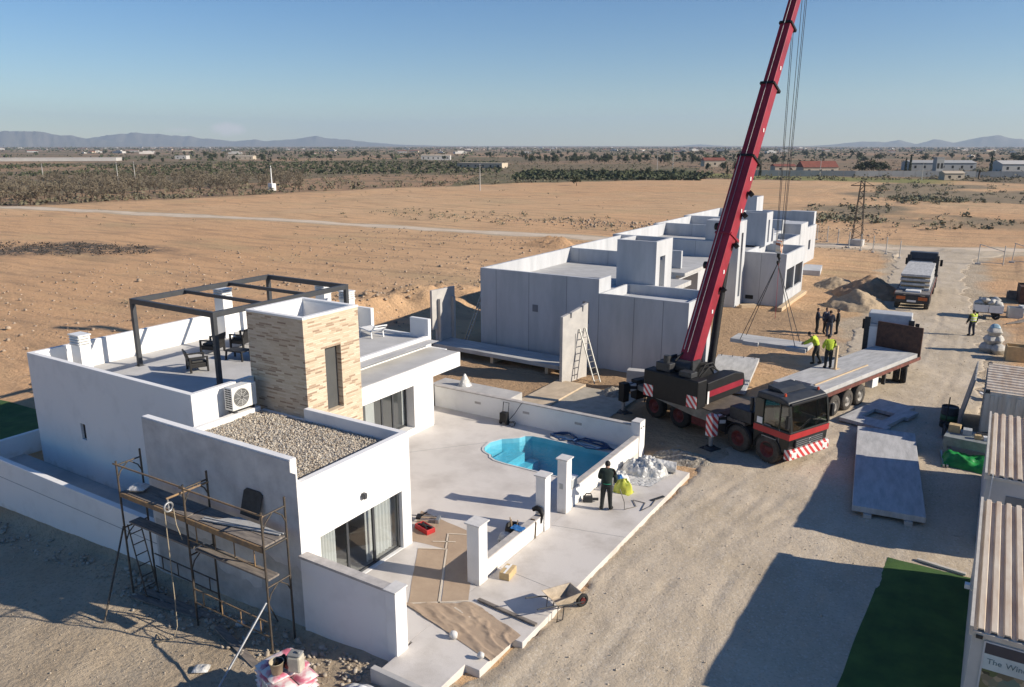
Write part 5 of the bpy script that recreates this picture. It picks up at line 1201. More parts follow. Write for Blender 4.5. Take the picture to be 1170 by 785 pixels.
def boom_sec(name, s0, s1, w_, h, par, m=redp, chamfer=.3):
    q = MB(); pr = [(-w_/2, h/2), (-w_/2, -h*.2), (-w_*.28, -h/2), (w_*.28, -h/2), (w_/2, -h*.2), (w_/2, h/2)]; n = 6
    q.add([boom_pt(s, a, b) for s in (s0, s1) for a, b in pr], [tuple(range(n)), tuple(range(2*n-1, n-1, -1))]+[(i, (i+1) % n, n+(i+1) % n, n+i) for i in range(n)])
    return q.build(name, m, par, world=True, bevel=.012)
S1, S2, S3 = 9.2, 12.7, 15.7
bo = boom_sec('boom', -.5, S1, .66, .92, ct)
for k, (a, b, w_, h) in enumerate(((S1, S2, .56, .78), (S2, S3, .48, .67), (S3, BL, .40, .56))): boom_sec('boom_section', a-.1, b, w_, h, bo)
for s, w_, h in ((S1, .70, .95), (S2, .60, .82), (S3, .51, .71), (5.6, .68, .93)):
    q = MB(); t0 = .045
    for a0, a1, b0, b1 in ((-w_/2, w_/2, h/2-.04, h/2+.05), (-w_/2-.04, -w_/2+.04, -h/2, h/2), (w_/2-.04, w_/2+.04, -h/2, h/2), (-w_/2, w_/2, -h/2-.05, -h/2+.02)):
        q.add([boom_pt(s+ds, a, b) for ds in (-t0, t0) for a, b in ((a0, b0), (a1, b0), (a1, b1), (a0, b1))], [(3,2,1,0),(4,5,6,7),(0,1,5,4),(1,2,6,5),(2,3,7,6),(3,0,4,7)])
    q.build('boom_collar', blackm if s != 5.6 else redp, bo, world=True)
q = MB()
for s in (3.2, 5.2, 6.6, 7.6):
    p0 = boom_pt(s, .40, -.1); p1 = boom_pt(s+.15, .52, -.1); q.cyl(p0, p1, .13, n=12)
for s in (4.2, 6.0): q.cyl(boom_pt(s, -.38, .1), boom_pt(s, -.6, .1), .16, n=12)
q.build('hose_reel', blackm, bo, world=True)
for s in (2.2, 4.0, 6.8, 8.3, 10.6, 13.6):
    MB().cbox(boom_pt(s, .335 if s < S1 else (.285 if s < S2 else .245), .05), (.02, .14, .16)).build('pale_decal', plas, bo, world=True)
for s in (1.4, 3.4, 5.0, 7.2):
    MB().cyl(boom_pt(s, -.34, -.1), boom_pt(s+1.2, -.34, -.1), .018, n=5).build('hydraulic_hose', rubber, bo, world=True)
MB().cyl(boom_pt(.2, 0, .53), boom_pt(BL, 0, .40), .012, n=5).build('boom_rope', galv, bo, world=True)
MB().cyl(boom_pt(.3, -.2, .51), boom_pt(S1, -.2, .51), .02, n=5).build('boom_pipe', mat('pipe_pale', (.6, .55, .5), .5, .1), bo, world=True)
MB().cyl(Ms @ Vector((.75, 0, .5)), boom_pt(4.6, 0, -.55), .17, n=16).build('lift_cylinder_barrel', blackm, ct, world=True)
MB().cyl(boom_pt(4.2, 0, -.55), boom_pt(5.4, 0, -.5), .10, n=14).build('lift_cylinder_rod', galv, ct, world=True)
HK = Vector((-9.02, 39.2, 7.0))
MB().box(TIP.x-.32, TIP.x+.32, TIP.y-.25, TIP.y+.55, TIP.z+1.9, TIP.z+3.0).build('boom_head', blackm, bo, world=True, bevel=.05)
for k, (dx, dy) in enumerate(((-.16, -.1), (-.16, .12), (.16, -.1), (.16, .12), (.05, 0))):
    MB().cyl((HK.x+dx*.9, HK.y+dy, HK.z), (HK.x+dx*1.7, HK.y+dy*1.5, TIP.z+2.4), .014, n=5).build('hoist_rope', darkst, bo, world=True)
hb = T('hook_block', 'orange and white striped hook block hanging from the crane ropes', 'hook block', HK)
MB().cyl((-.12, 0, .02), (.12, 0, .02), .27, n=20).box(-.14, .14, -.09, .09, -.35, .25).build('block', stripes('hook_stripes', (.55, .20, .08), (.72, .68, .6), 4.5, (.2, 1, .6)), hb, bevel=.01)
MB().cyl((0, 0, -.35), (0, 0, -.55), .08).tube([(0, 0, -.5), (.02, .14, -.62), (.02, .16, -.76), (0, .02, -.88), (0, -.13, -.8), (0, -.14, -.7)], [.07, .07, .06, .06, .045, .03]).build('hook', blackm, hb)
HS = T('floor_slab', 'grey concrete slab with notched edge hanging from the crane slings', 'slab', (-9.0, 39.2, 2.0), R(-2))
Solid().add(-1.95, 1.85, -.78, .78, 0, .2).sub(-2, -1.25, -1, -.55, -1, 1).sub(-.45, .9, -1, -.62, -1, 1).mb().build('slab', slabm, HS, bevel=.01)
sl = T('lifting_slings', 'four thin dark slings from the hook to the hanging slab', 'slings', HK+Vector((0, 0, -.85)))
for dx, dy in ((-1.45, -.55), (-1.45, .6), (1.25, -.5), (1.25, .6)):
    p = Vector((-9.0+dx, 39.2+dy, 2.2)); MB().cyl((HK.x, HK.y, HK.z-.84), p, .018, n=5).build('sling', darkst, sl, world=True)
MB().cyl((HK.x+.05, HK.y, HK.z-.84), (HK.x+.12, HK.y-.1, 3.4), .01, n=5).build('tag_line', mat('tag_red', (.4, .05, .06), .7, .1), sl, world=True)
# ------------------------------------------------------------------ articulated lorries
def lorry(label, loc, rz, tl, slabs, cabc, boards, turn=0):
    """local x forward; origin at the rear edge of the trailer bed centre, on the ground"""
    tr = T('articulated_lorry', label, 'lorry', loc, rz); W = 1.16
    bedm = mat('trailer_bed', (.20, .19, .18), .8, .3, 2); frm = mat('trailer_frame', (.16, .055, .04), .7, .4, 4)
    MB().box(0, tl, -W, W, 1.12, 1.24).build('bed', bedm, tr, bevel=.008)
    for s in (-1, 1): MB().box(0, tl, s*(W+.012)-.012, s*(W+.012)+.012, 1.08, 1.25).build('side_rail', frm, tr)
    MB().box(.3, tl-.2, -.45, .45, .75, 1.118).build('chassis', darkst, tr)
    for x in (.95, 2.15, 3.35):
        for s in (-1, 1): wheel(tr, x, s*.98, .49, .32, mat('rim_dusty', (.30, .28, .25), .6, .3, 6), dust)
    MB().box(-.05, .05, -W, W, .55, 1.1).build('rear_bumper', darkst, tr)
    for s in (-1, 1): MB().box(-.075, -.051, s*.72-.3, s*.72+.3, .78, 1.02).build('rear_light', mat('rear_lamp', (.48, .12, .03), .3, .2, 5), tr)
    MB().box(-.06, -.051, -.3, .3, .62, .76).build('number_plate', plas, tr)
    for s in (-1, 1): MB().box(4.6, 5.2, s*.9-.18, s*.9+.18, .55, 1.0).build('side_box', plas, tr, bevel=.02)
    for s in (-1, 1): MB().box(6.6, 6.72, s*.7-.08, s*.7+.08, .25, 1.1).build('support_leg', darkst, tr)
    if boards: MB().box(tl-.08, tl, -W, W, 1.241, 2.75).build('headboard', rust, tr, bevel=.01)
    else: MB().box(tl-.08, tl, -W, W, 1.241, 1.7).build('headboard', darkst, tr)
    # tractor
    tx = tl-1.6
    XF[0] = Matrix.Translation((tx, 0, 0)) @ Matrix.Rotation(turn, 4, 'Z') @ Matrix.Translation((-tx, 0, 0))
    MB().box(tx-.5, tl+3.0, -.42, .42, .55, .95).build('tractor_chassis', darkst, tr)
    for x, dual in ((tx+.2, True), (tl+1.9, False)):
        for s in (-1, 1): wheel(tr, x, s*1.0, .5, .30, mat('rim_dusty', None), rubber, dual)
        for s in (-1, 1): MB().box(x-.6, x+.6, s*1.0-.2, s*1.0+.2, 1.02, 1.06).build('mudguard', blackm, tr)
    MB().box(tl+.35, tl+2.55, -1.12, 1.12, .75, 2.55).build('cab', cabc, tr, bevel=.06)
    MB().yprism([(tl+.45, 2.551), (tl+2.35, 2.551), (tl+1.9, 3.05), (tl+.6, 3.1)], -1.05, 1.05).build('cab_roof', cabc, tr, bevel=.05)
    MB().box(tl+2.552, tl+2.56, -1.0, 1.0, 1.6, 2.4).build('windscreen', gcab, tr)
    for s in (-1, 1):
        MB().box(tl+1.4, tl+2.3, s*1.125-.004, s*1.125+.004, 1.6, 2.35).build('side_window', blackm, tr)
        MB().box(tl+.3, tl+.42, s*1.05-.14, s*1.05+.14, .9, 2.9).build('side_fairing', darkst, tr, bevel=.02)
        MB().box(tl+2.35, tl+2.5, s*1.32-.1, s*1.32+.1, 1.8, 2.35).bar((tl+2.4, s*1.1, 2.3), (tl+2.42, s*1.3, 2.25), .04).build('mirror', blackm, tr, bevel=.02)
    MB().box(tl+.30, tl+.345, -.75, .95, .85, 2.4).build('cab_rear_panel', plas, tr)
    for z in (1.5, 1.9): MB().box(tl+.29, tl+.30, -.95, -.72, z, z+.06).build('coupling', blackm, tr)
    XF[0] = None
    return tr
dkc = mat('cab_dark', (.045, .048, .055), .45, .2, 4); whc = mat('cab_dusty_white', (.50, .50, .49), .5, .15, 3)
h1 = R(90)-math.atan2(.3, .95)
L1 = lorry('articulated flatbed lorry with rusty headboard beside the crane, loaded with one slab', (-6.55, 35.0, .0), h1, 9.6, 1, whc, True, R(21))
def put(mb, name, loc, rz, lab, cat, group=None, m=None):
    o = mb.build(name, m or slabm, bevel=.01); o.location = loc; o.rotation_euler = (0, 0, rz); return tag(o, lab, cat, group)
sb = Solid().add(-.55, 9.3, -1.12, 1.12, 0, .2).sub(-.7, .35, -.3, .55, -1, 1).mb()
put(sb, 'floor_slab', (-6.55, 35.0, 1.245), h1, 'large grey concrete slab on the flatbed lorry under the two workers', 'slab')
for y, x0, x1 in ((-.25, .6, 8.0), (.55, 3, 7.5)):
    pass
put(MB().box(.2, 5.2, -.52, -.44, 0, .05), 'timber_batten', (-6.55, 35.0, 1.447), h1, 'thin pale batten lying lengthwise on the slab of the flatbed lorry', 'batten', None, timber)
put(MB().box(-.07, .07, -.05, .05, 0, 1.15).box(-.2, .2, -.14, .14, 0, .02), 'timber_post', (-5.75, 38.35, 1.447), h1, 'short upright timber post beside the worker standing on the slab', 'post', None, timber)
h2 = R(91.5)
L2 = lorry('far articulated lorry carrying a stack of slabs, seen from behind', (-4.75, 63.0, .02), h2, 9.4, 4, dkc, False)
for k in range(4):
    put(MB().box(1.6, 9.0, -1.0, 1.0, 0, .16), 'floor_slab', (-4.75, 63.0, 1.29+k*.33), h2, 'concrete slab in the stack on the far lorry, %s' % ('lowest one', 'second from the bottom', 'third from the bottom', 'topmost one')[k], 'slab', 'slabs stacked on the far lorry')
    if k:
        for x in (2.0, 5.2, 8.4): put(MB().box(x-.05, x+.05, -.95, .95, 0, .165), 'timber_batten', (-4.75, 63.0, 1.122+k*.33), h2, 'timber spacer between the slabs on the far lorry', 'batten', 'spacers between the stacked slabs', timber)
put(MB().box(.6, 1.5, -.5, .5, 0, .12), 'floor_slab', (-4.75, 63.0, 1.25), h2, 'short pale slab piece at the tail of the far lorry', 'slab', None, plas)
# ------------------------------------------------------------------ site offices, containers and things along the right edge
def corrug(x0, x1, y0, y1, z, along, pitch, h, thick=.03):
    """trapezoid-ribbed sheet; ribs run along the given axis"""
    m = MB(); w_ = (x1-x0) if along == 'y' else (y1-y0); n = max(1, round(w_/pitch)); p = w_/n; prof = []
    for i in range(n): prof += [(i*p, 0), (i*p+p*.36, 0), (i*p+p*.46, h), (i*p+p*.9, h)]
    prof.append((w_, 0)); k = len(prof)
    for a in (0, 1):
        for t_, hh in prof:
            for dz in (0, -thick):
                m.v.append((x0+t_, (y0, y1)[a], z+hh+dz) if along == 'y' else ((x0, x1)[a], y0+t_, z+hh+dz))
    for i in range(k-1):
        b = i*2; c = k*2+i*2
        for q in ((b, b+2, c+2, c), (b+1, c+1, c+3, b+3), (b, b+1, b+3, b+2), (c, c+2, c+3, c+1)): m.f.append(q); m.m.append(0); m.sm.append(False)
    return m
offm = mat('office_panel', (.47, .48, .48), .55, .08, 2); trim = mat('trim_cream', (.56, .52, .45), .6, .15, 3)
of = T('site_office', 'near grey site office container with ribbed tan roof and poster on its end wall', 'site office', (1.85, 19.8, 0))
b = Solid().add(.62, 3.05, 16.42, 23.2, .05, 2.42); b.build('wall', offm, of)
corrug(.60, 3.07, 16.40, 23.22, 2.43, 'y', .22, .07).build('roof', sandw, of, world=True)
MB().box(.56, .62, 16.36, 23.26, 2.32, 2.52).build('roof_trim', trim, of, world=True)
MB().box(.62, 3.05, 16.36, 16.419, 2.32, 2.42).build('roof_trim', trim, of, world=True)
MB().box(.68, .80, 16.33, 16.36, 2.30, 2.37).build('corner_casting', darkst, of, world=True)
MB().cyl((.585, 18.4, 2.2), (.45, 18.4, 2.3), .02, n=8).box(.40, .5, 18.33, 18.47, 2.26, 2.36).build('floodlight', plas, of, world=True)
ps = MB().box(.84, 2.9, 16.385, 16.419, .35, 2.26).build('poster_frame', mat('frame_pale', (.55, .58, .62), .4, .1), of, world=True)
MB().box(.87, 2.87, 16.378, 16.384, 2.0, 2.23).build('dark_band', mat('poster_dark', (.045, .05, .07), .4, .1), ps, world=True)
MB().box(.87, 2.87, 16.378, 16.384, 1.65, 1.998).build('title_band', mat('poster_sky', (.46, .56, .60), .4, .15, 1.5), ps, world=True)
pm = bpy.data.materials.new('poster_picture'); pm.use_nodes = True; t = pm.node_tree; p = t.nodes['Principled BSDF']; p.inputs['Roughness'].default_value = .35
tc = t.nodes.new('ShaderNodeTexCoord'); vo = t.nodes.new('ShaderNodeTexVoronoi'); vo.inputs['Scale'].default_value = 6; vo.distance = 'MANHATTAN'; t.links.new(tc.outputs['Object'], vo.inputs['Vector'])
s_ = t.nodes.new('ShaderNodeSeparateColor'); t.links.new(vo.outputs['Color'], s_.inputs[0])
r = ramp(t, [(0, (.05, .10, .04)), (.25, (.22, .18, .11)), (.5, (.08, .16, .15)), (.7, (.34, .30, .22)), (.9, (.03, .04, .03))]); t.links.new(s_.outputs[0], r.inputs[0]); t.links.new(r.outputs[0], p.inputs['Base Color'])
MB().box(.87, 2.87, 16.378, 16.384, .38, 1.648).build('picture', pm, ps, world=True)
gr_ = mat('poster_house', (.50, .48, .42), .4, .2, 8)
def text(body, size, loc, m, parent):
    cu_ = bpy.data.curves.new('t', 'FONT'); cu_.body = body; cu_.size = size; cu_.extrude = .002
    o_ = bpy.data.objects.new('t', cu_); COL.objects.link(o_); bpy.context.view_layer.update()
    me_ = bpy.data.meshes.new_from_object(o_.evaluated_get(bpy.context.evaluated_depsgraph_get())); bpy.data.objects.remove(o_)
    q = Matrix.Rotation(R(90), 4, 'X'); me_.transform(q); me_.transform(ROOTM[parent.name].inverted() @ Matrix.Translation(loc)); me_.materials.clear(); me_.materials.append(m)
    x = bpy.data.objects.new('lettering', me_); COL.objects.link(x); x.parent = parent; return x
for wd_, x_ in (('The', .93), ('Wind', 1.25), ('Mill', 1.70), ('Spain', 2.02)): text(wd_, .165, (x_, 16.374, 1.79), mat('letter_teal', (.08, .16, .20), .4, .1), ps)
MB().box(1.55, 2.0, 16.37, 16.384, 2.28, 2.31).build('green_label', mat('label_green', (.03, .35, .20), .4, .1), of, world=True)
of = T('site_office', 'second grey site office container with ribbed tan roof behind the near one', 'site office', (1.9, 28.4, 0))
Solid().add(.66, 3.1, 25.25, 31.5, .05, 2.42).build('wall', offm, of)
corrug(.64, 3.12, 25.23, 31.52, 2.43, 'y', .22, .07).build('roof', sandw, of, world=True)
MB().box(.60, .66, 25.19, 31.56, 2.32, 2.52).build('roof_trim', trim, of, world=True)
MB().box(.66, 3.1, 25.19, 25.249, 2.32, 2.42).build('roof_trim', trim, of, world=True)
MB().tube([(.80, 25.17, 2.5), (.80, 25.15, 1.6), (.74, 25.14, .1)], .022).build('cable', plas, of, world=True)
MB().box(1.2, 2.6, 25.23, 25.249, .9, 1.9).build('window', mat('dull_window', (.16, .18, .20), .2, .1), of, world=True)
ct_ = T('shipping_container', 'old pale shipping container with rust stained ribbed roof beside the work table', 'container', (3.3, 36.9, 0))
Solid().add(.42, 6.4, 34.5, 39.2, .12, 2.42).build('box', contw, ct_)
corrug(.42, 6.4, 34.5, 39.2, 2.43, 'x', .42, .05).build('roof', sandw, ct_, world=True)
cg = corrug(.45, 6.4, 0.2, 2.38, 0, 'x', .28, .03); 
rib = MB()
for i in range(20): rib.box(.6+i*.29, .72+i*.29, 34.465, 34.499, .25, 2.30)
for i in range(15): rib.box(.385, .419, 34.7+i*.29, 34.82+i*.29, .25, 2.30)
rib.build('wall_ribs', contw, ct_, world=True)
for x, y in ((.40, 34.48), (.40, 39.06)): MB().box(x, x+.16, y, y+.16, 2.36, 2.50).build('corner_casting', darkst, ct_, world=True)
pn = T('formwork_panel', 'tall grey formwork panels leaning on the side of the old container', 'panel', (0, 37.4, 0))
for k in range(3):
    y = 36.2+k*1.15; MB().add([(-.42, y, 0), (-.42, y+1.1, 0), (-.02, y+1.1, 2.38), (-.02, y, 2.38), (-.36, y, 0), (-.36, y+1.1, 0), (.04, y+1.1, 2.38), (.04, y, 2.38)], [(0,1,2,3), (7,6,5,4), (0,4,5,1), (1,5,6,2), (2,6,7,3), (3,7,4,0)]).build('panel', mat('formwork_grey', (.30, .295, .28), .7, .3, 3), pn, world=True, bevel=.01)
wt = T('work_table', 'grey steel work table covered with boxes before the old container', 'table', (.15, 33.4, 0), R(-6))
MB().box(-.85, .95, -.62, .62, .80, .86).build('tabletop', mat('table_grey', (.26, .28, .27), .6, .2, 4), wt, bevel=.01)
for x in (-.75, .85):
    for y in (-.52, .52): MB().box(x-.06, x+.06, y-.06, y+.06, 0, .80).build('leg', mat('table_grey', None), wt)
MB().box(-.85, .95, -.60, -.56, .5, .80).build('apron', mat('table_grey', None), wt)
for k, (x, y, a, b_, h, m, lab) in enumerate(((-.6, .15, .4, .3, .3, cart, 'biggest brown carton at the left end of the work table'), (-.15, .1, .3, .35, .22, tank, 'grey box next to the biggest carton on the work table'), (.25, -.2, .22, .2, .16, cart, 'small brown carton in the middle of the work table'), (.52, -.15, .2, .2, .14, plas, 'little white carton right of the middle of the work table'), (.78, -.1, .22, .22, .17, cart, 'small brown carton at the right end of the work table'), (.4, .3, .5, .3, .12, darkst, 'flat dark box at the back of the work table'))):
    c = Matrix.Translation((.15, 33.4, 0)) @ Matrix.Rotation(R(-6), 4, 'Z') @ Vector((x, y, .862))
    o = MB().box(-a/2, a/2, -b_/2, b_/2, 0, h).box(-.03, .03, -b_/2-.001, b_/2+.001, h+.0005, h+.003).build('carton', m, bevel=.008); o.location = c; o.rotation_euler = (0, 0, R(-6+k*7)); tag(o, lab, 'box', 'boxes on the work table')
def drape(c, d, h, seed, m, name, label, cat, k=26):
    vs = []
    for j in range(k):
        for i in range(k):
            u, v = i/(k-1)*2-1, j/(k-1)*2-1; e = max(0, (1-abs(u)**4)*(1-abs(v)**4))
            vs.append((c[0]+u*d[0]/2+.08*fbm(v+seed, u, 1.6, 2), c[1]+v*d[1]/2+.08*fbm(u+seed, v, 1.6, 2), c[2]+e**.6*h*(1+.5*fbm(u+seed, v-seed, 1.6, 4))))
    return tag(MB().add(vs, [(j*k+i, j*k+i+1, (j+1)*k+i+1, (j+1)*k+i) for j in range(k-1) for i in range(k-1)], 0, True).build(name, m), label, cat)
drape((.25, 32.25, .03), (1.9, 1.1, 0), .42, 3, greent, 'tarpaulin', 'bright green tarpaulin over a stack on the ground before the work table', 'tarpaulin')
for x in (-.78, -.66): tag(MB().bar((x, 33.2, .12), (x+.2, 31.6, .10), .07, .07).build('steel_tube', alu), 'grey steel tube on the ground at the left end of the green tarpaulin', 'tube', 'steel tubes beside the green tarpaulin')
dr = T('oil_drum', 'dark steel drum with green band beside the leaning formwork panels', 'drum', (-.75, 36.7, 0))
MB().lathe([(0, 0), (.33, 0), (.33, .3), (.35, .32), (.33, .34), (.33, .62), (.35, .64), (.33, .66), (.33, .95), (.30, .95), (.30, .9), (0, .9)], (0, 0, 0), 'Z', 20).build('body', darkst, dr)
MB().lathe([(.331, .36), (.336, .36), (.336, .6), (.331, .6)], (0, 0, 0), 'Z', 20).build('green_band', mat('drum_green', (.04, .12, .05), .6, .2), dr)
tag(MB().cyl((-.85, 36.4, 0), (-.8, 36.35, 1.45), .025, n=6).build('iron_bar', darkst), 'thin dark iron bar standing beside the green banded drum', 'bar')
pan = T('crate', 'rusty open crate between the drum and the work table', 'crate', (-.45, 35.2, 0), R(10))
Solid().add(-.4, .4, -.3, .3, 0, .55).sub(-.36, .36, -.26, .26, .08, 1).mb().build('body', darkst, pan)
tm_ = MB(); vs = []
nx_, ny_ = 12, 50
for j in range(ny_):
    for i in range(nx_):
        u, v = i/(nx_-1), j/(ny_-1); y = 11.2+12.1*v; xl = -1.72+.02*fbm(0, y, .6, 2)+.035*(y-17); x = xl+(.64-xl)*u
        vs.append((x, y, max(gh(x, y)+road_h(x, y), -.05)+.066-(.03 if i == 0 or j in (0, ny_-1) else 0)))
tm_.add(vs, [(j*nx_+i, j*nx_+i+1, (j+1)*nx_+i+1, (j+1)*nx_+i) for j in range(ny_-1) for i in range(nx_-1)], 0, True)
tag(tm_.build('turf_mat', turf), 'dark green artificial turf mat in front of the near site office', 'mat')
struct(MB().bar((-.75, 23.55, .08), (.5, 23.35, .08), .1, .06).build('turf_kerb', trim))
# debris along the road further back
tr2 = T('debris_trailer', 'small white site trailer heaped with rubble sacks near the worker in yellow vest', 'trailer', (.1, 63.1, 0), R(4))
MB().box(-.85, .85, -.65, .65, .45, .52).build('bed', darkst, tr2)
for x in (-.86, 0.0): MB().box(x+.02, x+.84, -.68, -.64, .50, 1.0).build('side_board', plas, tr2)
MB().box(-.86, .86, .64, .68, .5, 1.0).build('side_board', plas, tr2)
for x in (-.87, .87): MB().box(x-.02, x+.02, -.66, .66, .5, 1.0).build('end_board', plas, tr2)
for y in (-.6, .6): 
    wv_ = MB().ring((.5, y, .27), .19, .075, 'Y', 16, 7).build('wheel', rubber, tr2)
    MB().cyl((-.6, y, 0), (-.6, y, .5), .04).build('prop_leg', darkst, tr2)
sk = mat('sack_dirty', (.52, .50, .45), .85, .3, 5)
for k in range(7):
    x, y = -.6+.2*k, (-.25, .2)[k % 2]
    o = sack(MB(), (0, 0, 0), (.6, .45, .34), 0, 0, k).build('rubble_sack', sk); o.location = (.1+x, 63.1+y, 1.08+.1*(k % 3)); o.rotation_euler = (.1*k, .05*k, k*1.1); tag(o, 'dirty white rubble sack heaped on the small site trailer', 'sack', 'rubble sacks on the site trailer')
def crate(label, loc, d, rz, m, cat='crate', name='crate'):
    t_ = T(name, label, cat, loc, rz); Solid().add(-d[0]/2, d[0]/2, -d[1]/2, d[1]/2, 0, d[2]).sub(-d[0]/2+.04, d[0]/2-.04, -d[1]/2+.04, d[1]/2-.04, d[2]-.15, d[2]+1).mb().build('body', m, t_, bevel=.008); return t_
crate('grey open crate right of the small debris trailer', (1.75, 64.2, 0), (.9, .8, .75), R(10), tank)
crate('dark rusty skip at the right edge beyond the debris trailer', (2.75, 71.5, 0), (1.6, 2.2, 1.3), R(5), rust, 'skip', 'skip')
crate('low brown crate left of the rusty skip', (1.6, 72.3, 0), (.7, .7, .6), R(-8), plank)
for k in range(6): tag(MB().bar((1.3+.16*k, 61.2+.25*k, .08+.02*k), (2.9+.1*k, 62.8+.15*k, .14+.02*k), .1, .06).build('loose_board', plank), 'grey board in the loose heap right of the debris trailer', 'board', 'boards heaped right of the debris trailer')
crate('white plastic tub standing among the boards at the right edge', (2.35, 66.3, 0), (.6, .6, .55), R(30), plas, 'tub', 'tub')
for k, (x, y, z) in enumerate(((.3, 52.2, 0), (.95, 52.0, 0), (.6, 52.6, 0), (.45, 52.2, .5), (.75, 52.3, .5), (.6, 52.2, 1.0))):
    o = sack(MB(), (0, 0, 0), (.8-.1*(k > 2), .6, .62), 0, 0, k+30).build('gravel_sack', sk); o.location = (x, y, z+.27); o.rotation_euler = (0, 0, k*.7); tag(o, 'big whitish sack in the pile capped with blue film', 'sack', 'big sacks piled by the road')
tag(sack(MB(), (.6, 52.2, 1.52), (.5, .45, .4), .3, 0, 5).build('film_bundle', mat('film_blue', (.30, .45, .52), .5, .3, 6)), 'bundle of light blue film on top of the big sack pile', 'bundle')
crate('brown carton box right of the big sack pile', (1.75, 51.0, 0), (1.0, .9, .85), R(6), cart, 'box', 'carton')
crate('smaller pale carton beside the brown carton by the sack pile', (2.6, 51.2, 0), (.6, .6, .5), R(-12), timber, 'box', 'carton')
dj = random.Random(5)
jm = [darkst, tank, plank, plas, rust, bluehose, cart]
for k in range(26):
    x, y = .5+dj.random()*2.6, 40.2+dj.random()*6; a = dj.random()*3
    mb_ = MB()
    if k % 3 == 0: mb_.bar((-.6, 0, 0), (.7, .1, .15), .1, .07)
    elif k % 3 == 1: mb_.box(-.25, .25, -.2, .2, 0, .3)
    else: sack(mb_, (0, 0, .12), (.6, .5, .3), 0, 0, k)
    o = mb_.build(('scrap_board', 'scrap_box', 'scrap_sack')[k % 3], jm[dj.randrange(7)], bevel=.006 if k % 3 == 1 else 0); o.location = (x, y, gh(x, y)+.05+.12*dj.random()); o.rotation_euler = (0, 0, a)
    tag(o, ('loose board in the scrap heap behind the old container', 'small box in the scrap heap behind the old container', 'crumpled sack in the scrap heap behind the old container')[k % 3], ('board', 'box', 'sack')[k % 3], ('scrap boards', 'scrap boxes', 'scrap sacks')[k % 3]+' behind the old container')
# site fence posts beyond the lorries
fpm = mat('fence_post_pale', (.45, .44, .41), .7, .2, 5)
for k in range(9):
    x, y = -19.5+k*1.55, 104.6-k*1.75
    if k > 7: continue
    f_ = T('fence_post', 'thin pale post of the site fence left of the far lorry', 'post', (x, y, gh(x, y)), 0, 'site fence posts left of the road')
    MB().cyl((0, 0, 0), (0, 0, 1.9), .05, n=6).build('pole', fpm, f_); MB().box(-.15, .15, -.15, .15, 0, .12).build('foot', conc2, f_)
for k, (x, y, lab) in enumerate(((-1.35, 92.1, 'leaning bent end panel of the site fence right of the road'), (1.6, 95.2, 'sagging middle panel of the site fence right of the road'), (4.4, 94.5, 'fence panel at the right edge of the picture beyond the road'))):
    f_ = T('site_fence', lab, 'fence', (x, y, gh(x, y)), R(5-k*9)); q = MB()
    for a in (0, 1): q.cyl((a*2.2, 0, 0), (a*2.2+.1*k, .2*(1-a), 2.0), .045, n=6)
    q.cyl((0, .2, 2.0), (2.2, 0, 1.9-.5*(k < 2)), .04, n=6).cyl((0, .05, .2), (2.2, 0, .2), .03, n=6); q.build('frame', fpm, f_)
    MB().box(-.25, .25, -.15, .15, 0, .14).build('foot', conc2, f_)
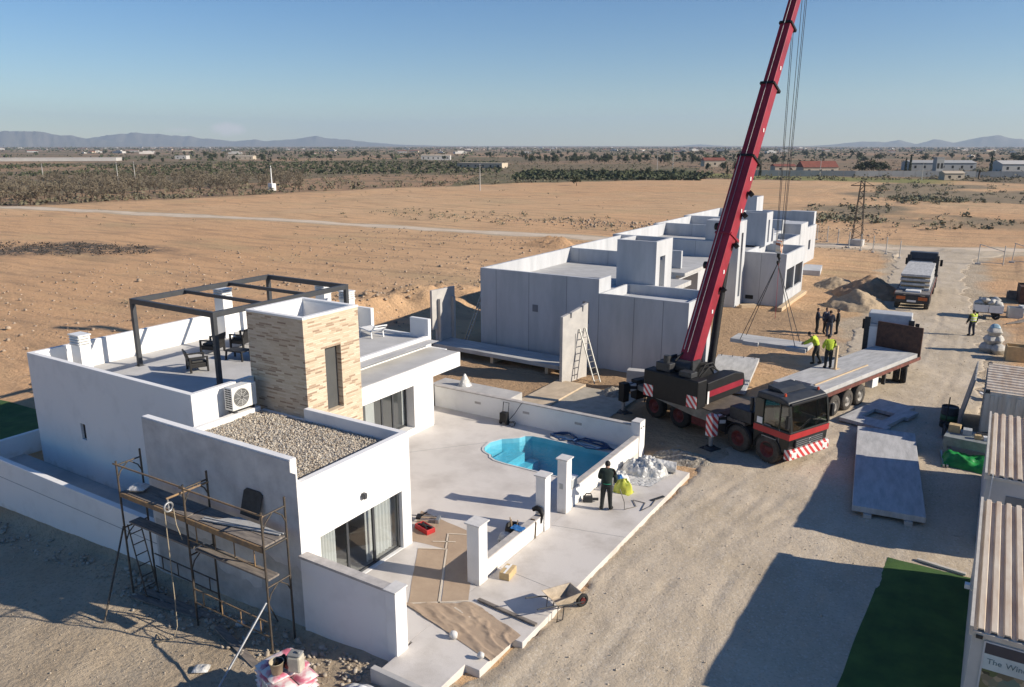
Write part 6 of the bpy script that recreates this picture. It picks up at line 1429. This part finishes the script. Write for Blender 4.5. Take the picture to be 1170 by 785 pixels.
# ------------------------------------------------------------------ people
SKIN = mat('skin', (.42, .25, .17), .6, .1, 8)
def cloth(name, c): return mat(name, c, .85, .35, 9, bump=.3, bscale=18)
def person(label, loc, rz, J, shirt, trousers, hair, vest=None, scale=.965, hood=None, sleeves=True, group=None):
    base = dict(pelvis=(0,0,.93), spine=(0,0,1.10), chest=(.0,0,1.30), neck=(0,0,1.46), head=(.02,0,1.56), crown=(.025,0,1.70),
        sl=(0,.18,1.39), el=(-.02,.24,1.12), wl=(.05,.25,.88), hl=(.07,.25,.80), sr=(0,-.18,1.39), er=(-.02,-.24,1.12), wr=(.05,-.25,.88), hr=(.07,-.25,.80),
        il=(0,.095,.90), kl=(.03,.11,.49), al=(-.02,.12,.09), tl=(.15,.14,.04), ir=(0,-.095,.90), kr=(.03,-.11,.49), ar=(-.02,-.12,.09), tr=(.15,-.14,.04))
    base.update(J); J = {k: Vector(v)*scale for k, v in base.items()}
    rad = dict(pelvis=.135, spine=.125, chest=.145, neck=.058, head=.088, crown=.07, sl=.075, el=.048, wl=.034, hl=.036, sr=.075, er=.048, wr=.034, hr=.036, il=.095, kl=.062, al=.043, tl=.04, ir=.095, kr=.062, ar=.043, tr=.04)
    E = [('pelvis','spine'),('spine','chest'),('chest','neck'),('neck','head'),('head','crown'),('chest','sl'),('sl','el'),('el','wl'),('wl','hl'),('chest','sr'),('sr','er'),('er','wr'),('wr','hr'),('pelvis','il'),('il','kl'),('kl','al'),('al','tl'),('pelvis','ir'),('ir','kr'),('kr','ar'),('ar','tr')]
    ks = list(J); me_ = bpy.data.meshes.new('p'); me_.from_pydata([J[k] for k in ks], [(ks.index(a), ks.index(b)) for a, b in E], [])
    o_ = bpy.data.objects.new('p', me_); COL.objects.link(o_)
    sk_ = o_.modifiers.new('s', 'SKIN'); sk_.use_smooth_shade = True
    for i, k in enumerate(ks):
        s_ = me_.skin_vertices[0].data[i]; r_ = rad[k]*scale; s_.radius = (r_, r_*(1.12 if k in ('chest', 'pelvis', 'spine') else 1)); s_.use_root = (k == 'pelvis')
    o_.modifiers.new('d', 'SUBSURF').levels = 2; o_.modifiers['d'].render_levels = 2
    bpy.context.view_layer.update(); dg = bpy.context.evaluated_depsgraph_get()
    bod = bpy.data.meshes.new_from_object(o_.evaluated_get(dg)); bpy.data.objects.remove(o_)
    seg = [(a, b) for a, b in E]
    def near(c):
        best = None; bd_ = 9
        for a, b in seg:
            A, B = J[a], J[b]; t0 = max(0, min(1, (c-A).dot(B-A)/max(1e-6, (B-A).length_squared))); d = (c-A-(B-A)*t0).length-(rad[a]*(1-t0)+rad[b]*t0)*scale
            if d < bd_: bd_ = d; best = (a, b, t0)
        return best
    bv = [v.co.copy() for v in bod.vertices]; bn = [v.normal.copy() for v in bod.vertices]; bf = [tuple(f.vertices) for f in bod.polygons]
    cl = []
    for f in bf:
        c = sum((bv[i] for i in f), Vector())/len(f); a, b, t0 = near(c)
        if b in ('il', 'ir') or a in ('il', 'ir', 'kl', 'kr'): k = 'leg'
        elif a in ('al', 'ar'): k = 'foot'
        elif a in ('wl', 'wr'): k = 'hand'
        elif b == 'head' or a == 'head': k = 'head'
        elif (a, b) == ('chest', 'neck') and t0 > .75: k = 'head'
        elif (a, b) == ('pelvis', 'spine') and t0 < .25: k = 'leg'
        elif a in ('sl', 'sr', 'el', 'er'): k = 'arm'
        else: k = 'torso'
        cl.append(k)
    root = T('person', label, 'person', loc, rz, group)
    m = MB(); m.add(bv, bf, 0, True)
    # face, ears and five-fingered hands belong to the same body mesh
    hd = (J['crown']-J['neck']).normalized(); side = Vector((0, 1, 0)); fw_ = side.cross(hd).normalized()
    hc = J['head']*.55+J['crown']*.45
    m.sph(hc+hd*.0, .098*scale, (1, .86, 1.12), 14, 10)
    m.sph(hc+fw_*.098*scale-hd*.015, .017*scale, (1, .8, 1.2), 6, 5); 
    for s in (1, -1):
        m.sph(hc+side*s*.085*scale-hd*.01, .022*scale, (.6, .4, 1.2), 6, 5); m.sph(hc+fw_*.087*scale+side*s*.032*scale+hd*.015, .010*scale, (1, 1, 1), 6, 5, 1)
    m.sph(hc+fw_*.085*scale-hd*.055, .02*scale, (.6, 1.2, .4), 6, 5, 2)
    for h_, w_, s in (('hl', 'wl', 1), ('hr', 'wr', -1)):
        d = (J[h_]-J[w_]).normalized(); q = side-d*side.dot(d); q = q.normalized() if q.length > .1 else Vector((1, 0, 0)); nrm = d.cross(q); pc = J[h_]
        for k, L in enumerate((.070, .082, .078, .062)):
            b0 = pc+nrm*((k-1.5)*.019)*scale; p1 = b0+d*L*.6*scale; p2 = b0+d*L*scale-q*s*.03*scale
            m.tube([b0, p1, p2], [.0105*scale, .0095*scale, .007*scale], 6)
        m.tube([pc-d*.03*scale+nrm*.03*scale, pc+d*.01*scale+nrm*.052*scale, pc+d*.045*scale+nrm*.05*scale], [.012*scale, .011*scale, .008*scale], 6)
    m.build('body', [SKIN, blackm, mat('lips', (.32, .14, .11), .6, .1)], root)
    def shell(name, kinds, off, mt, test=None):
        q = MB(); idx = {}
        for f, k in zip(bf, cl):
            if k in kinds and (test is None or test(sum((bv[i] for i in f), Vector())/len(f))):
                for i in f:
                    if i not in idx: idx[i] = len(q.v); q.v.append(tuple(bv[i]+bn[i]*off))
                q.f.append(tuple(idx[i] for i in f)); q.m.append(0); q.sm.append(True)
        o = q.build(name, mt, root); so2 = o.modifiers.new('t', 'SOLIDIFY'); so2.thickness = .008; so2.offset = 1; return o
    shell('trousers', ('leg',), .012, trousers); 
    for s in (1, -1): shell('shoe', ('foot',), .014, blackm, lambda c, s=s: c.y*s > 0)
    shell('jacket', ('torso', 'arm'), .018, shirt)
    if vest: shell('vest', ('torso',), .032, vest)
    hp = MB(); hp.sph(hc+hd*.012*scale-fw_*.012*scale, .106*scale, (1, .9, 1.1), 14, 10); 
    keep = [i for i, v in enumerate(hp.v) if (Vector(v)-hc).dot(hd) > -.02*scale-.06*scale*((Vector(v)-hc).dot(-fw_) > 0) and ((Vector(v)-hc).dot(fw_) < .045*scale or (Vector(v)-hc).dot(hd) > .065*scale)]
    ks_ = set(keep); ff = [f for f in hp.f if all(i in ks_ for i in f)]; h2_ = MB(); mp_ = {i: n for n, i in enumerate(keep)}
    h2_.v = [hp.v[i] for i in keep]; h2_.f = [tuple(mp_[i] for i in f) for f in ff]; h2_.m = [0]*len(ff); h2_.sm = [True]*len(ff)
    h2_.build('hair', hair, root)
    return root
dk = cloth('cloth_dark', (.02, .022, .022)); nv = cloth('cloth_navy', (.02, .026, .045)); gn = cloth('cloth_darkgreen', (.016, .03, .024)); hy = cloth('cloth_hivis', (.50, .62, .05)); jn = cloth('cloth_jeans', (.045, .06, .09))
hairb = mat('hair_dark', (.018, .014, .012), .7, .2, 20)
def hivis(name, z0, z1):
    m = bpy.data.materials.new(name); m.use_nodes = True; t = m.node_tree; p = t.nodes['Principled BSDF']; p.inputs['Roughness'].default_value = .6
    tc = t.nodes.new('ShaderNodeTexCoord'); s = t.nodes.new('ShaderNodeSeparateXYZ'); t.links.new(tc.outputs['Object'], s.inputs[0])
    r = ramp(t, [(0, (.50, .62, .05)), (z0-.02, (.62, .62, .6)), (z0+.02, (.50, .62, .05)), (z1-.02, (.62, .62, .6)), (z1+.02, (.50, .62, .05))]); r.color_ramp.interpolation = 'CONSTANT'
    mu = t.nodes.new('ShaderNodeMath'); mu.operation = 'MULTIPLY'; mu.inputs[1].default_value = .5; t.links.new(s.outputs[2], mu.inputs[0]); t.links.new(mu.outputs[0], r.inputs[0]); t.links.new(r.outputs[0], p.inputs['Base Color']); return m
hv = hivis('hivis_vest', .52, .60)
p1 = person('person in dark green jacket and black trousers, back turned, working beside the pool wall', (-9.75, 21.45, .152), R(112),
    dict(chest=(.06,0,1.29), neck=(.13,0,1.43), head=(.19,0,1.50), crown=(.25,0,1.61), sl=(.06,.19,1.38), sr=(.06,-.19,1.38), el=(.12,.25,1.12), wl=(.32,.16,1.02), hl=(.39,.12,1.0), er=(.08,-.29,1.13), wr=(.26,-.26,.94), hr=(.32,-.24,.89), kl=(.03,.13,.49), al=(-.03,.15,.09), tl=(.13,.18,.04), ar=(.0,-.14,.09), tr=(.17,-.18,.04)), gn, dk, hairb, None, .99)
MB().ring((.01, 0, .99), .165, .014, 'Z', 20, 6).build('belt', mat('belt_green', (.02, .22, .12), .6, .1), p1)
person('worker in yellow jacket on the flatbed lorry reaching out to the hanging slab', (-6.72, 38.75, 1.446), R(176),
    dict(chest=(.20,0,1.26), spine=(.08,0,1.1), neck=(.32,0,1.38), head=(.40,0,1.45), crown=(.47,0,1.56), sl=(.2,.18,1.34), sr=(.2,-.18,1.34), el=(.40,.22,1.12), wl=(.62,.16,1.0), hl=(.70,.14,.97), er=(.42,-.22,1.14), wr=(.64,-.14,1.02), hr=(.72,-.12,.99), kl=(.12,.12,.5), al=(.05,.14,.09), tl=(.22,.16,.04), kr=(-.02,-.12,.48), ar=(-.22,-.13,.10), tr=(-.06,-.15,.04)), hy, dk, hairb, None, .965)
person('worker in yellow jacket standing back turned on the slab beside the timber post', (-6.08, 38.25, 1.446), R(118),
    dict(chest=(.05,0,1.29), neck=(.12,0,1.43), head=(.18,0,1.51), crown=(.23,0,1.63), el=(.08,.27,1.13), wl=(.26,.2,1.0), hl=(.33,.17,.97), er=(.06,-.27,1.13), wr=(.26,-.22,1.0), hr=(.34,-.2,.98)), hy, dk, hairb, None, .965)
person('person in yellow vest over black clothes standing on the road near the debris trailer', (-.62, 56.2, .03), R(128),
    dict(er=(-.02,-.27,1.13), el=(.02,.28,1.12), wl=(.1,.32,.9), hl=(.13,.33,.83), kl=(.05,.12,.49), kr=(0,-.12,.49), ar=(-.08,-.14,.1), tr=(.09,-.16,.04)), dk, nv, hairb, hv, .965)
person('person in black jacket with arms folded at the left of the bystander group', (-9.1, 51.6, .03), R(20),
    dict(el=(.06,.25,1.16), wl=(.24,.08,1.12), hl=(.26,0,1.12), er=(.06,-.25,1.16), wr=(.24,-.06,1.14), hr=(.26,.03,1.14)), nv, dk, hairb, None, .965)
person('person in long navy coat, back turned, in the middle of the bystander group', (-8.25, 51.1, .03), R(110), dict(el=(0,.27,1.12), wl=(.14,.2,.95), hl=(.2,.18,.92), er=(0,-.27,1.12), wr=(.14,-.2,.95), hr=(.2,-.18,.92)), nv, jn, hairb, None, .98)
person('person in blue jacket half hidden behind the navy coat in the bystander group', (-8.65, 52.0, .03), R(-40), {}, cloth('cloth_blue', (.04, .055, .09)), dk, hairb, None, .965)
person('person in black coat at the right of the bystander group', (-7.95, 52.1, .03), R(190), dict(wl=(.12,.2,.95), hl=(.18,.17,.94)), dk, dk, hairb, None, .95)
# ------------------------------------------------------------------ countryside beyond the site
def at(px, d): b_ = R(brg(px)); return d*math.sin(b_), d*math.cos(b_)
barkm = mat('bark', (.12, .09, .065), .95, .3, 4)
twigm = mat('bare_twigs', (.17, .14, .095), .95, .3, 2)
leafd = mat('leaf_dark', (.075, .085, .04), .9, .4, .5, col2=(.04, .048, .022))
leafg = mat('leaf_greygreen', (.19, .18, .115), .9, .4, 1.5, col2=(.12, .12, .075))
scrubm = mat('scrub_brown', (.19, .165, .105), .95, .4, .6, col2=(.10, .095, .058))
def leafq(m, c, r, rg, mi):
    a = Vector((rg.gauss(0, 1), rg.gauss(0, 1), rg.gauss(0, .7))).normalized(); b_ = a.cross(Vector((rg.gauss(0, 1), rg.gauss(0, 1), rg.gauss(0, 1)))).normalized()
    c = Vector(c); m.add([c-a*r-b_*r*.7, c+a*r-b_*r*.6, c+a*r*.8+b_*r*.7, c-a*r*.9+b_*r*.6], [(0, 1, 2, 3)], mi)
def almond(seed):
    rg = random.Random(seed); m = MB(); h = rg.uniform(.7, 1.0); m.tube([(0, 0, -.1), (.05, .03, h*.6), (.02, 0, h)], [.15, .11, .09], 6)
    for k in range(6):
        a = k*1.05+rg.uniform(-.3, .3); e = (math.cos(a)*rg.uniform(.9, 1.4), math.sin(a)*rg.uniform(.9, 1.4), h+rg.uniform(1.2, 1.9)); mid = (e[0]*.4, e[1]*.4, h+.7)
        m.tube([(0, 0, h-.1), mid, e], [.07, .05, .025], 5)
        for q in range(26):
            t0 = rg.uniform(.35, 1.1); c = (e[0]*t0+rg.gauss(0, .25), e[1]*t0+rg.gauss(0, .25), h+(e[2]-h)*t0+rg.gauss(0, .25)); leafq(m, c, rg.uniform(.05, .16), rg, 1)
    return m
def leafy(seed, H=5.0, W=2.2, n=420, r=.28):
    rg = random.Random(seed); m = MB(); m.tube([(0, 0, -.1), (.1, 0, H*.2), (0, .1, H*.5)], [.22, .16, .08], 6)
    cl_ = [(rg.gauss(0, W*.42), rg.gauss(0, W*.42), H*.58+rg.gauss(0, H*.17)) for _ in range(9)]
    for q in range(n):
        c = cl_[q % 9]; d = Vector((rg.gauss(0, 1), rg.gauss(0, 1), rg.gauss(0, 1))).normalized()*W*.5*rg.random()**.4; leafq(m, (c[0]+d.x, c[1]+d.y, max(H*.15, c[2]+d.z)), r*rg.uniform(.6, 1.2), rg, 1)
    return m
def cypress(seed):
    rg = random.Random(seed); m = MB(); m.tube([(0, 0, -.1), (0, 0, 5.5)], [.16, .05], 5)
    for q in range(420):
        z = rg.uniform(.4, 7.5); w_ = .75*(1-(z/7.8))**.6*(.4+.6*min(1, z/1.5)); a = rg.uniform(0, 6.3); leafq(m, (w_*math.cos(a)*rg.uniform(.5, 1.1), w_*math.sin(a)*rg.uniform(.5, 1.1), z), .22, rg, 1)
    return m
def palm(seed):
    rg = random.Random(seed); m = MB(); m.tube([(0, 0, -.1), (.1, 0, 1.5), (0, 0, 3.0)], [.3, .24, .26], 7)
    for k in range(26):
        a = k*2.4; L = rg.uniform(1.6, 2.3); up = rg.uniform(-.3, 1.3); pts = [Vector((math.cos(a)*L*t0, math.sin(a)*L*t0, 3+up*L*t0*(1-.75*t0)-.5*t0*t0)) for t0 in (0, .35, .7, 1)]
        s = Vector((-math.sin(a), math.cos(a), 0))*.22
        for p, q in zip(pts, pts[1:]): m.add([p-s, q-s, q, p], [(0, 1, 2, 3)], 1); m.add([p, q, q+s+Vector((0, 0, -.1)), p+s+Vector((0, 0, -.1))], [(0, 1, 2, 3)], 1)
    return m
def plant(proto, name, mats_): o = proto.build(name, mats_); return o
def scatter(protos, spots, label, cat, group, first_used):
    for i, (x, y, s) in enumerate(spots):
        p = protos[i % len(protos)]
        if p.name in first_used: o = p.copy(); COL.objects.link(o)
        else: o = p; first_used.add(p.name)
        z = gh(x, y)
        o.location = (x, y, z-.03); o.scale = (s, s, s*rnd.uniform(.85, 1.15)); o.rotation_euler = (0, 0, rnd.uniform(0, 6.28)); tag(o, label, cat, group)
used = set()
ap = [plant(almond(i), 'almond_tree', [barkm, twigm]) for i in range(4)]
sp = []; rg = random.Random(31)
for i in range(60):
    for k in range(16):
        px_ = -70+i*7.2+rg.uniform(-2, 2)+k*1.5; x0, y0 = at(px_, 100); er = edge_r(x0, y0); d = er+4+k*9+rg.uniform(-2, 2)
        if px_ > 345 or (px_ > 150 and px_ < 330 and k < 3 and rg.random() < .8): continue
        if rg.random() < .55+.02*k: continue
        x, y = at(px_, d); sp.append((x, y, rg.uniform(.8, 1.25)))
sp = sp[:290]
scatter(ap, sp, 'bare almond tree in the orchard beyond the ploughed field', 'tree', 'almond trees of the left orchard', used)
# dark round trees and cypresses
lp = [plant(leafy(40+i), 'evergreen_tree', [barkm, leafd]) for i in range(3)]
scatter([lp[0]], [(-109.8, 212.6, .62)], 'single dark bushy tree standing alone at the far edge of the ploughed field', 'tree', None, used)
sp = [(*at(px_, d), s) for px_, d, s in ((742, 330, .6), (708, 300, .55), (690, 320, .5), (772, 330, .6), (985, 385, 1.0), (992, 392, 1.15), (1001, 388, 1.2), (1008, 398, 1.1), (1014, 391, .9), (930, 480, .8), (944, 470, .7), (868, 420, .8), (828, 400, .9), (810, 395, .7), (843, 390, .9), (500, 430, .6), (515, 420, .55))]
scatter(lp[1:], sp, 'dark evergreen tree in a clump near the long grey wall', 'tree', 'dark evergreen trees beyond the field', used)
sp = [(*at(600+rg.uniform(0, 290), rg.uniform(520, 640)), rg.uniform(.7, 1.2)) for _ in range(60)]+[(*at(rg.uniform(160, 1180), rg.uniform(600, 1100)), rg.uniform(.7, 1.3)) for _ in range(90)]
scatter(lp, sp, 'tiny dark tree far out on the plain below the horizon', 'tree', 'dark trees far out on the plain', used)
cp_ = [plant(cypress(60), 'cypress_tree', [barkm, leafd])]
scatter(cp_, [(*at(871, 330), .72), (*at(833, 320), .6), (*at(1038, 400), .85), (*at(1043, 405), .95), (*at(1136, 395), .9)], 'slim dark cypress tree near the grey wall behind the field', 'tree', 'cypress trees beyond the field', used)
scatter([plant(palm(3), 'palm_tree', [barkm, leafg])], [(*at(1124, 330), 1.25)], 'short feathery palm tree in front of the grey wall at right', 'tree', None, used)
# low scrub: masses nobody could count
def bushes(name, m, pts, lr=1.0):
    q = MB(); g2 = random.Random(len(pts))
    for x, y, s, n in pts:
        z = gh(x, y)
        for k in range(n):
            d = Vector((g2.gauss(0, .45), g2.gauss(0, .45), abs(g2.gauss(0, .38)))); leafq(q, (x+d.x*s, y+d.y*s, z+d.z*s+.03), s*lr*g2.uniform(.10, .26), g2, 0)
    return stuff(q.build(name, m))
pts = []
for _ in range(3200):
    px_ = rg.uniform(-80, 1250); x0, y0 = at(px_, 100); d = edge_r(x0, y0)+2+rg.random()**1.6*420; x, y = at(px_, d); pts.append((x, y, rg.uniform(.5, 1.5), 12))
bushes('scrub', scrubm, pts, 1.1)
pts = []
for _ in range(900):
    x, y = rg.uniform(-32, 30), rg.uniform(120, 300)
    if fbm(x+40, y, .03, 4)+.25-max(0, (-20-x))*.03 > .08 and rg.random() < .6: pts.append((x, y, rg.uniform(.35, 1.1), 18))
for _ in range(46): x, y = rg.gauss(-23, 3.2), rg.gauss(137, 3.5); pts.append((x, y, rg.uniform(.5, 1.2), 14))
for _ in range(120): x, y = rg.gauss(-15, 5), rg.gauss(195, 6); pts.append((x, y, rg.uniform(.5, 1.2), 18))
for _ in range(160): x = rg.uniform(-100, -34); y = rg.uniform(100, 118)+.1*x*0; pts.append((x, y, rg.uniform(.25, .7), 8))
for _ in range(200): x, y = rg.uniform(-150, -40), rg.uniform(30, 190); (pts.append((x, y, rg.uniform(.2, .5), 7)) if math.hypot(x, y) < edge_r(x, y) and rg.random() < .55 else None)
for _ in range(70): x, y = rg.gauss(-35.5, 2.2), rg.gauss(24, 4); (pts.append((x, y, rg.uniform(.25, .6), 10)) if x < -32.3 and y > 19.5 else None)
bushes('bushes', leafg, pts)
pts = []
for _ in range(420):
    a = rg.uniform(0, 6.28); q = rg.random()**.5; x, y = -93+13*q*math.cos(a)*.95-5*q*math.sin(a)*.3, 48+13*q*math.cos(a)*.3*0+5*q*math.sin(a)+(x+93)*.3*0; pts.append((x-.3*(y-48), y+.36*(x+93), rg.uniform(.25, .5), 6))
bushes('dry_stubble', mat('stubble', (.075, .065, .055), .95, .3, 3), pts)
gl_ = MB(); pts = []
for r_ in range(34):
    for k in range(58):
        px_ = -60+k*11+rg.uniform(-5, 5); pts.append((*at(px_, 345+r_*7.5+rg.uniform(-2, 2)), rg.uniform(.9, 1.5), 9))
pts = [p for p in pts if fbm(p[0], p[1], .008, 3) > -.12]
bushes('citrus_grove', leafd, pts, 1.9)
pts = []
for r_ in range(11):
    for k in range(44):
        px_ = 588+k*4.9+r_*1.5+rg.uniform(-2.2, 2.2); pts.append((*at(px_, 282+r_*8.5-.06*k*r_), rg.uniform(1.1, 1.7), 12))
bushes('citrus_grove', leafd, pts, 1.9)
# stones on the field and along the track
st_ = MB()
for i in range(3800):
    if i < 2200: x, y = rg.uniform(-75, -33), rg.uniform(14, 88)
    elif i < 2900: x, y = rg.gauss(-50, 12), rg.gauss(110, 3)
    elif i < 3300: x, y = rg.gauss(-37.5, 1.2), rg.uniform(38, 62)
    else: x, y = rg.uniform(-26, -12), rg.uniform(95, 125)
    r_ = abs(rg.gauss(0, .06))+.03+(.12 if 2200 <= i < 2900 and rg.random() < .25 else 0); st_.sph((x, y, gh(x, y)+r_*.3), r_, (1, rg.uniform(.6, 1), .7), 5, 4, 0, .3, rg)
stuff(st_.build('field_stones', mat('field_stone', (.46, .36, .26), .95, .4, 2, col2=(.25, .185, .13))))
st_ = MB(); rg2 = random.Random(77)
for i in range(5200):
    y = 8+rg2.random()**1.5*60; l_, q_ = interp(ROADL, y), interp(ROADR, y); x = rg2.uniform(l_, q_)
    if i > 3800: x, y = rg2.uniform(-30, -9.3), rg2.uniform(7.5, 11.2)
    if (x < -8.3 and 12.4 < y < 26.2) or (x > -2.1 and 11 < y < 23.6): continue
    r_ = abs(rg2.gauss(0, .011))+.006; st_.sph((x, y, gh(x, y)+(.03+road_h(x, y) if x > -9 else 0)+r_*.3), r_, (1, rg2.uniform(.6, 1), .7), 5, 3, 0, .3, rg2)
stuff(st_.build('pebbles', [mat('pebble_tan', None)]))
# pylon and poles
def pole(label, x, y, h, r_=.12, arm=True, group=None, m=None):
    t_ = T('utility_pole', label, 'pole', (x, y, gh(x, y)), 0, group)
    MB().cyl((0, 0, -.2), (0, 0, h), r_, r_*.6, 8).build('pole', m or conc2, t_)
    if arm: MB().bar((-.8, 0, h-.4), (.8, 0, h-.4), .1).build('crossarm', darkst, t_)
    return t_
ly = T('lattice_pylon', 'slender steel lattice pylon on a concrete block behind the row of houses', 'pylon', (-14.4, 101.8, gh(-14.4, 101.8)))
q = MB(); H_ = 7.7
for sx in (-1, 1):
    for sy in (-1, 1): q.bar((sx*.55, sy*.55, .7), (sx*.2, sy*.2, H_), .07)
for k in range(12):
    z0, z1 = .7+k*(H_-.7)/12, .7+(k+1)*(H_-.7)/12; w0, w1 = .55-.35*k/12, .55-.35*(k+1)/12; s = 1 if k % 2 else -1
    for sy in (-1, 1): q.bar((s*w0, sy*w0, z0), (-s*w1, sy*w1, z1), .045); q.bar((sy*w0, s*w0, z0), (sy*w1, -s*w1, z1), .045)
q.build('lattice', scafm, ly)
MB().bar((-1.3, 0, H_-.6), (1.3, 0, H_-.6), .1).bar((-1.3, 0, H_-.6), (0, 0, H_), .05).bar((1.3, 0, H_-.6), (0, 0, H_), .05).build('crossarm', scafm, ly)
MB().box(-.8, .8, -.8, .8, -.2, .72).build('base_block', conc2, ly, bevel=.03)
x, y = -170.2, 148.4
tp = pole('white transformer pole with cabinet at its foot at the field edge', x, y, 6.6, .2, True, None, plas)
MB().box(-.8, .8, -.7, .7, 0, 1.9).build('cabinet', plas, tp)
for i, (px_, d, h, lab) in enumerate(((130, 265, 7, 'wooden pole with crossarm above the left orchard, leftmost of three'), (150, 268, 7, 'slightly taller pole right of the leftmost orchard pole'), (548, 212, 7, 'thin pole on the ploughed field left of the lone tree'), (752, 355, 10, 'tall thin pole beyond the field, left of the pair'), (770, 360, 10.5, 'tall pale pole beyond the field, right of the pair'), (940, 330, 7, 'thin pole beside the red roofed house'), (1058, 310, 6, 'grey pole near the grey wall'), (44, 300, 6, 'small pole at far left above the orchard'))):
    pole(lab, *at(px_, d), h, .13)
# buildings on the plain
def house(label, x, y, w_, d_, h, rz, wallm, roofm, gable=0, group=None, name='farmhouse'):
    t_ = T(name, label, 'house', (x, y, 0), rz, group); MB().box(-w_/2, w_/2, -d_/2, d_/2, -.3, h).build('wall', wallm, t_)
    if gable: MB().add([(-w_/2-.2, -d_/2-.3, h+.001), (w_/2+.2, -d_/2-.3, h+.001), (w_/2+.2, d_/2+.3, h+.001), (-w_/2-.2, d_/2+.3, h+.001), (-w_/2-.2, 0, h+gable), (w_/2+.2, 0, h+gable)], [(0, 1, 5, 4), (2, 3, 4, 5), (1, 2, 5), (3, 0, 4), (3, 2, 1, 0)]).build('roof', roofm, t_)
    else: MB().box(-w_/2-.1, w_/2+.1, -d_/2-.1, d_/2+.1, h+.001, h+.25).build('roof', roofm, t_)
    for k in range(max(2, int(w_/4)) if name != 'greenhouse' else 0):
        x_ = -w_/2+w_*(k+.5)/max(2, int(w_/4)); MB().box(x_-.5, x_+.5, -d_/2-.02, -d_/2-.001, h*.3, h*.65).build('window', blackm, t_)
    return t_
tile = mat('roof_tile_red', (.23, .075, .05), .9, .2, .6); wwh = mat('far_white', (.50, .48, .45), .9, .1, .1); wcr = mat('far_cream', (.50, .42, .32), .9, .15, .1); wgr = mat('far_grey', (.36, .36, .35), .9, .15, .1)
F = R(32)
house('house with broad red tiled roof behind the field, right of the boom', *at(936, 372), 15, 9, 2.6, F, wcr, tile, 2.6)
house('low white house left of the red roofed house', *at(897, 400), 10, 7, 2.2, F, wcr, tile, 1)
house('long flat grey warehouse at right behind the grey wall', *at(1075, 440), 30, 12, 3.6, F-.1, wgr, wgr, 1.2, None, 'warehouse')
house('white roofed warehouse at the right edge of the picture', *at(1160, 430), 14, 12, 3.6, F-.1, wwh, wwh, 1.5, None, 'warehouse')
house('narrow grey water tower house standing above the grey wall', *at(1075, 395), 3.2, 3.2, 6.5, F, wgr, wgr, 0, None, 'tower')
house('small cream shed in front of the grey wall at right', *at(1092, 322), 7, 4, 2.2, F, wcr, wcr, .8, None, 'shed')
house('long low pale farm ruin in the middle distance', *at(551, 430), 26, 9, 2.4, F-.35, wcr, wcr, 0, None, 'farm_building')
house('long white greenhouse at the far left', *at(30, 720), 130, 16, 2.2, F+.2, wwh, wwh, 0, None, 'greenhouse')
house('white flat building in the left distance', *at(207, 760), 10, 8, 2.8, F, wwh, wwh, 0)
house('cream long barn in the left distance right of the white building', *at(275, 720), 22, 9, 2.6, F, wcr, wcr, .8, None, 'barn')
house('pale barn low on the plain between the left hills and the ruin', *at(498, 660), 24, 9, 3.6, F, wwh, wcr, .8, None, 'barn')
house('small cream house by the boom at the middle distance', *at(816, 470), 12, 9, 3.4, F, wcr, tile, 1.6)
wl_ = T('long_wall', 'long grey block wall behind the field at right', 'wall', (-46, 337, 0))
for (a, b_), (c, d) in (((-88, 318), (-50, 331)), ((-50, 331), (-10, 350)), ((-10, 350), (30, 365))):
    for k in range(10): MB().bar((a+(c-a)*k/10, b_+(d-b_)*k/10, 1.1), (a+(c-a)*(k+.97)/10, b_+(d-b_)*(k+.97)/10, 1.1), .25, 2.3).build('wall_bay', wgr, wl_, world=True)
g3 = random.Random(9)
protos = []
for k in range(6):
    m = MB(); w_, d_, h = g3.uniform(8, 30), g3.uniform(8, 14), g3.uniform(3, 7); m.box(-w_/2, w_/2, -d_/2, d_/2, -.3, h)
    if k % 2: m.add([(-w_/2, -d_/2-.3, h+.01), (w_/2, -d_/2-.3, h+.01), (w_/2, d_/2+.3, h+.01), (-w_/2, d_/2+.3, h+.01), (-w_/2, 0, h+2), (w_/2, 0, h+2)], [(0, 1, 5, 4), (2, 3, 4, 5), (1, 2, 5), (3, 0, 4)], 1)
    else: m.box(-w_/4, w_/4, -d_/4, d_/4, h+.01, h+2.6, 0)
    protos.append(m.build('distant_house', [(wwh, wcr, wwh, wgr, wwh, wcr)[k], tile]))
for i in range(270):
    px_ = g3.uniform(-120, 1290); d = 900+g3.random()**.8*3800
    o = protos[i % 6] if i < 6 else protos[i % 6].copy()
    if i >= 6: COL.objects.link(o)
    x, y = at(px_, d); s = g3.uniform(.4, .8); o.location = (x, y, 0); o.scale = (s, s, s*.75); o.rotation_euler = (0, 0, F+g3.uniform(-.6, .6)); tag(o, 'tiny pale house far out on the plain', 'house', 'distant houses on the plain')
pts = []
for _ in range(6500):
    px_ = g3.uniform(-120, 1290); d = 620+g3.random()**.9*3600
    x, y = at(px_, d)
    if fbm(x, y, .004, 3) > -.1: pts.append((x, y, g3.uniform(1.6, 3.6)*(1+d/5000), 5))
bushes('distant_trees', leafd, pts, 1.7)
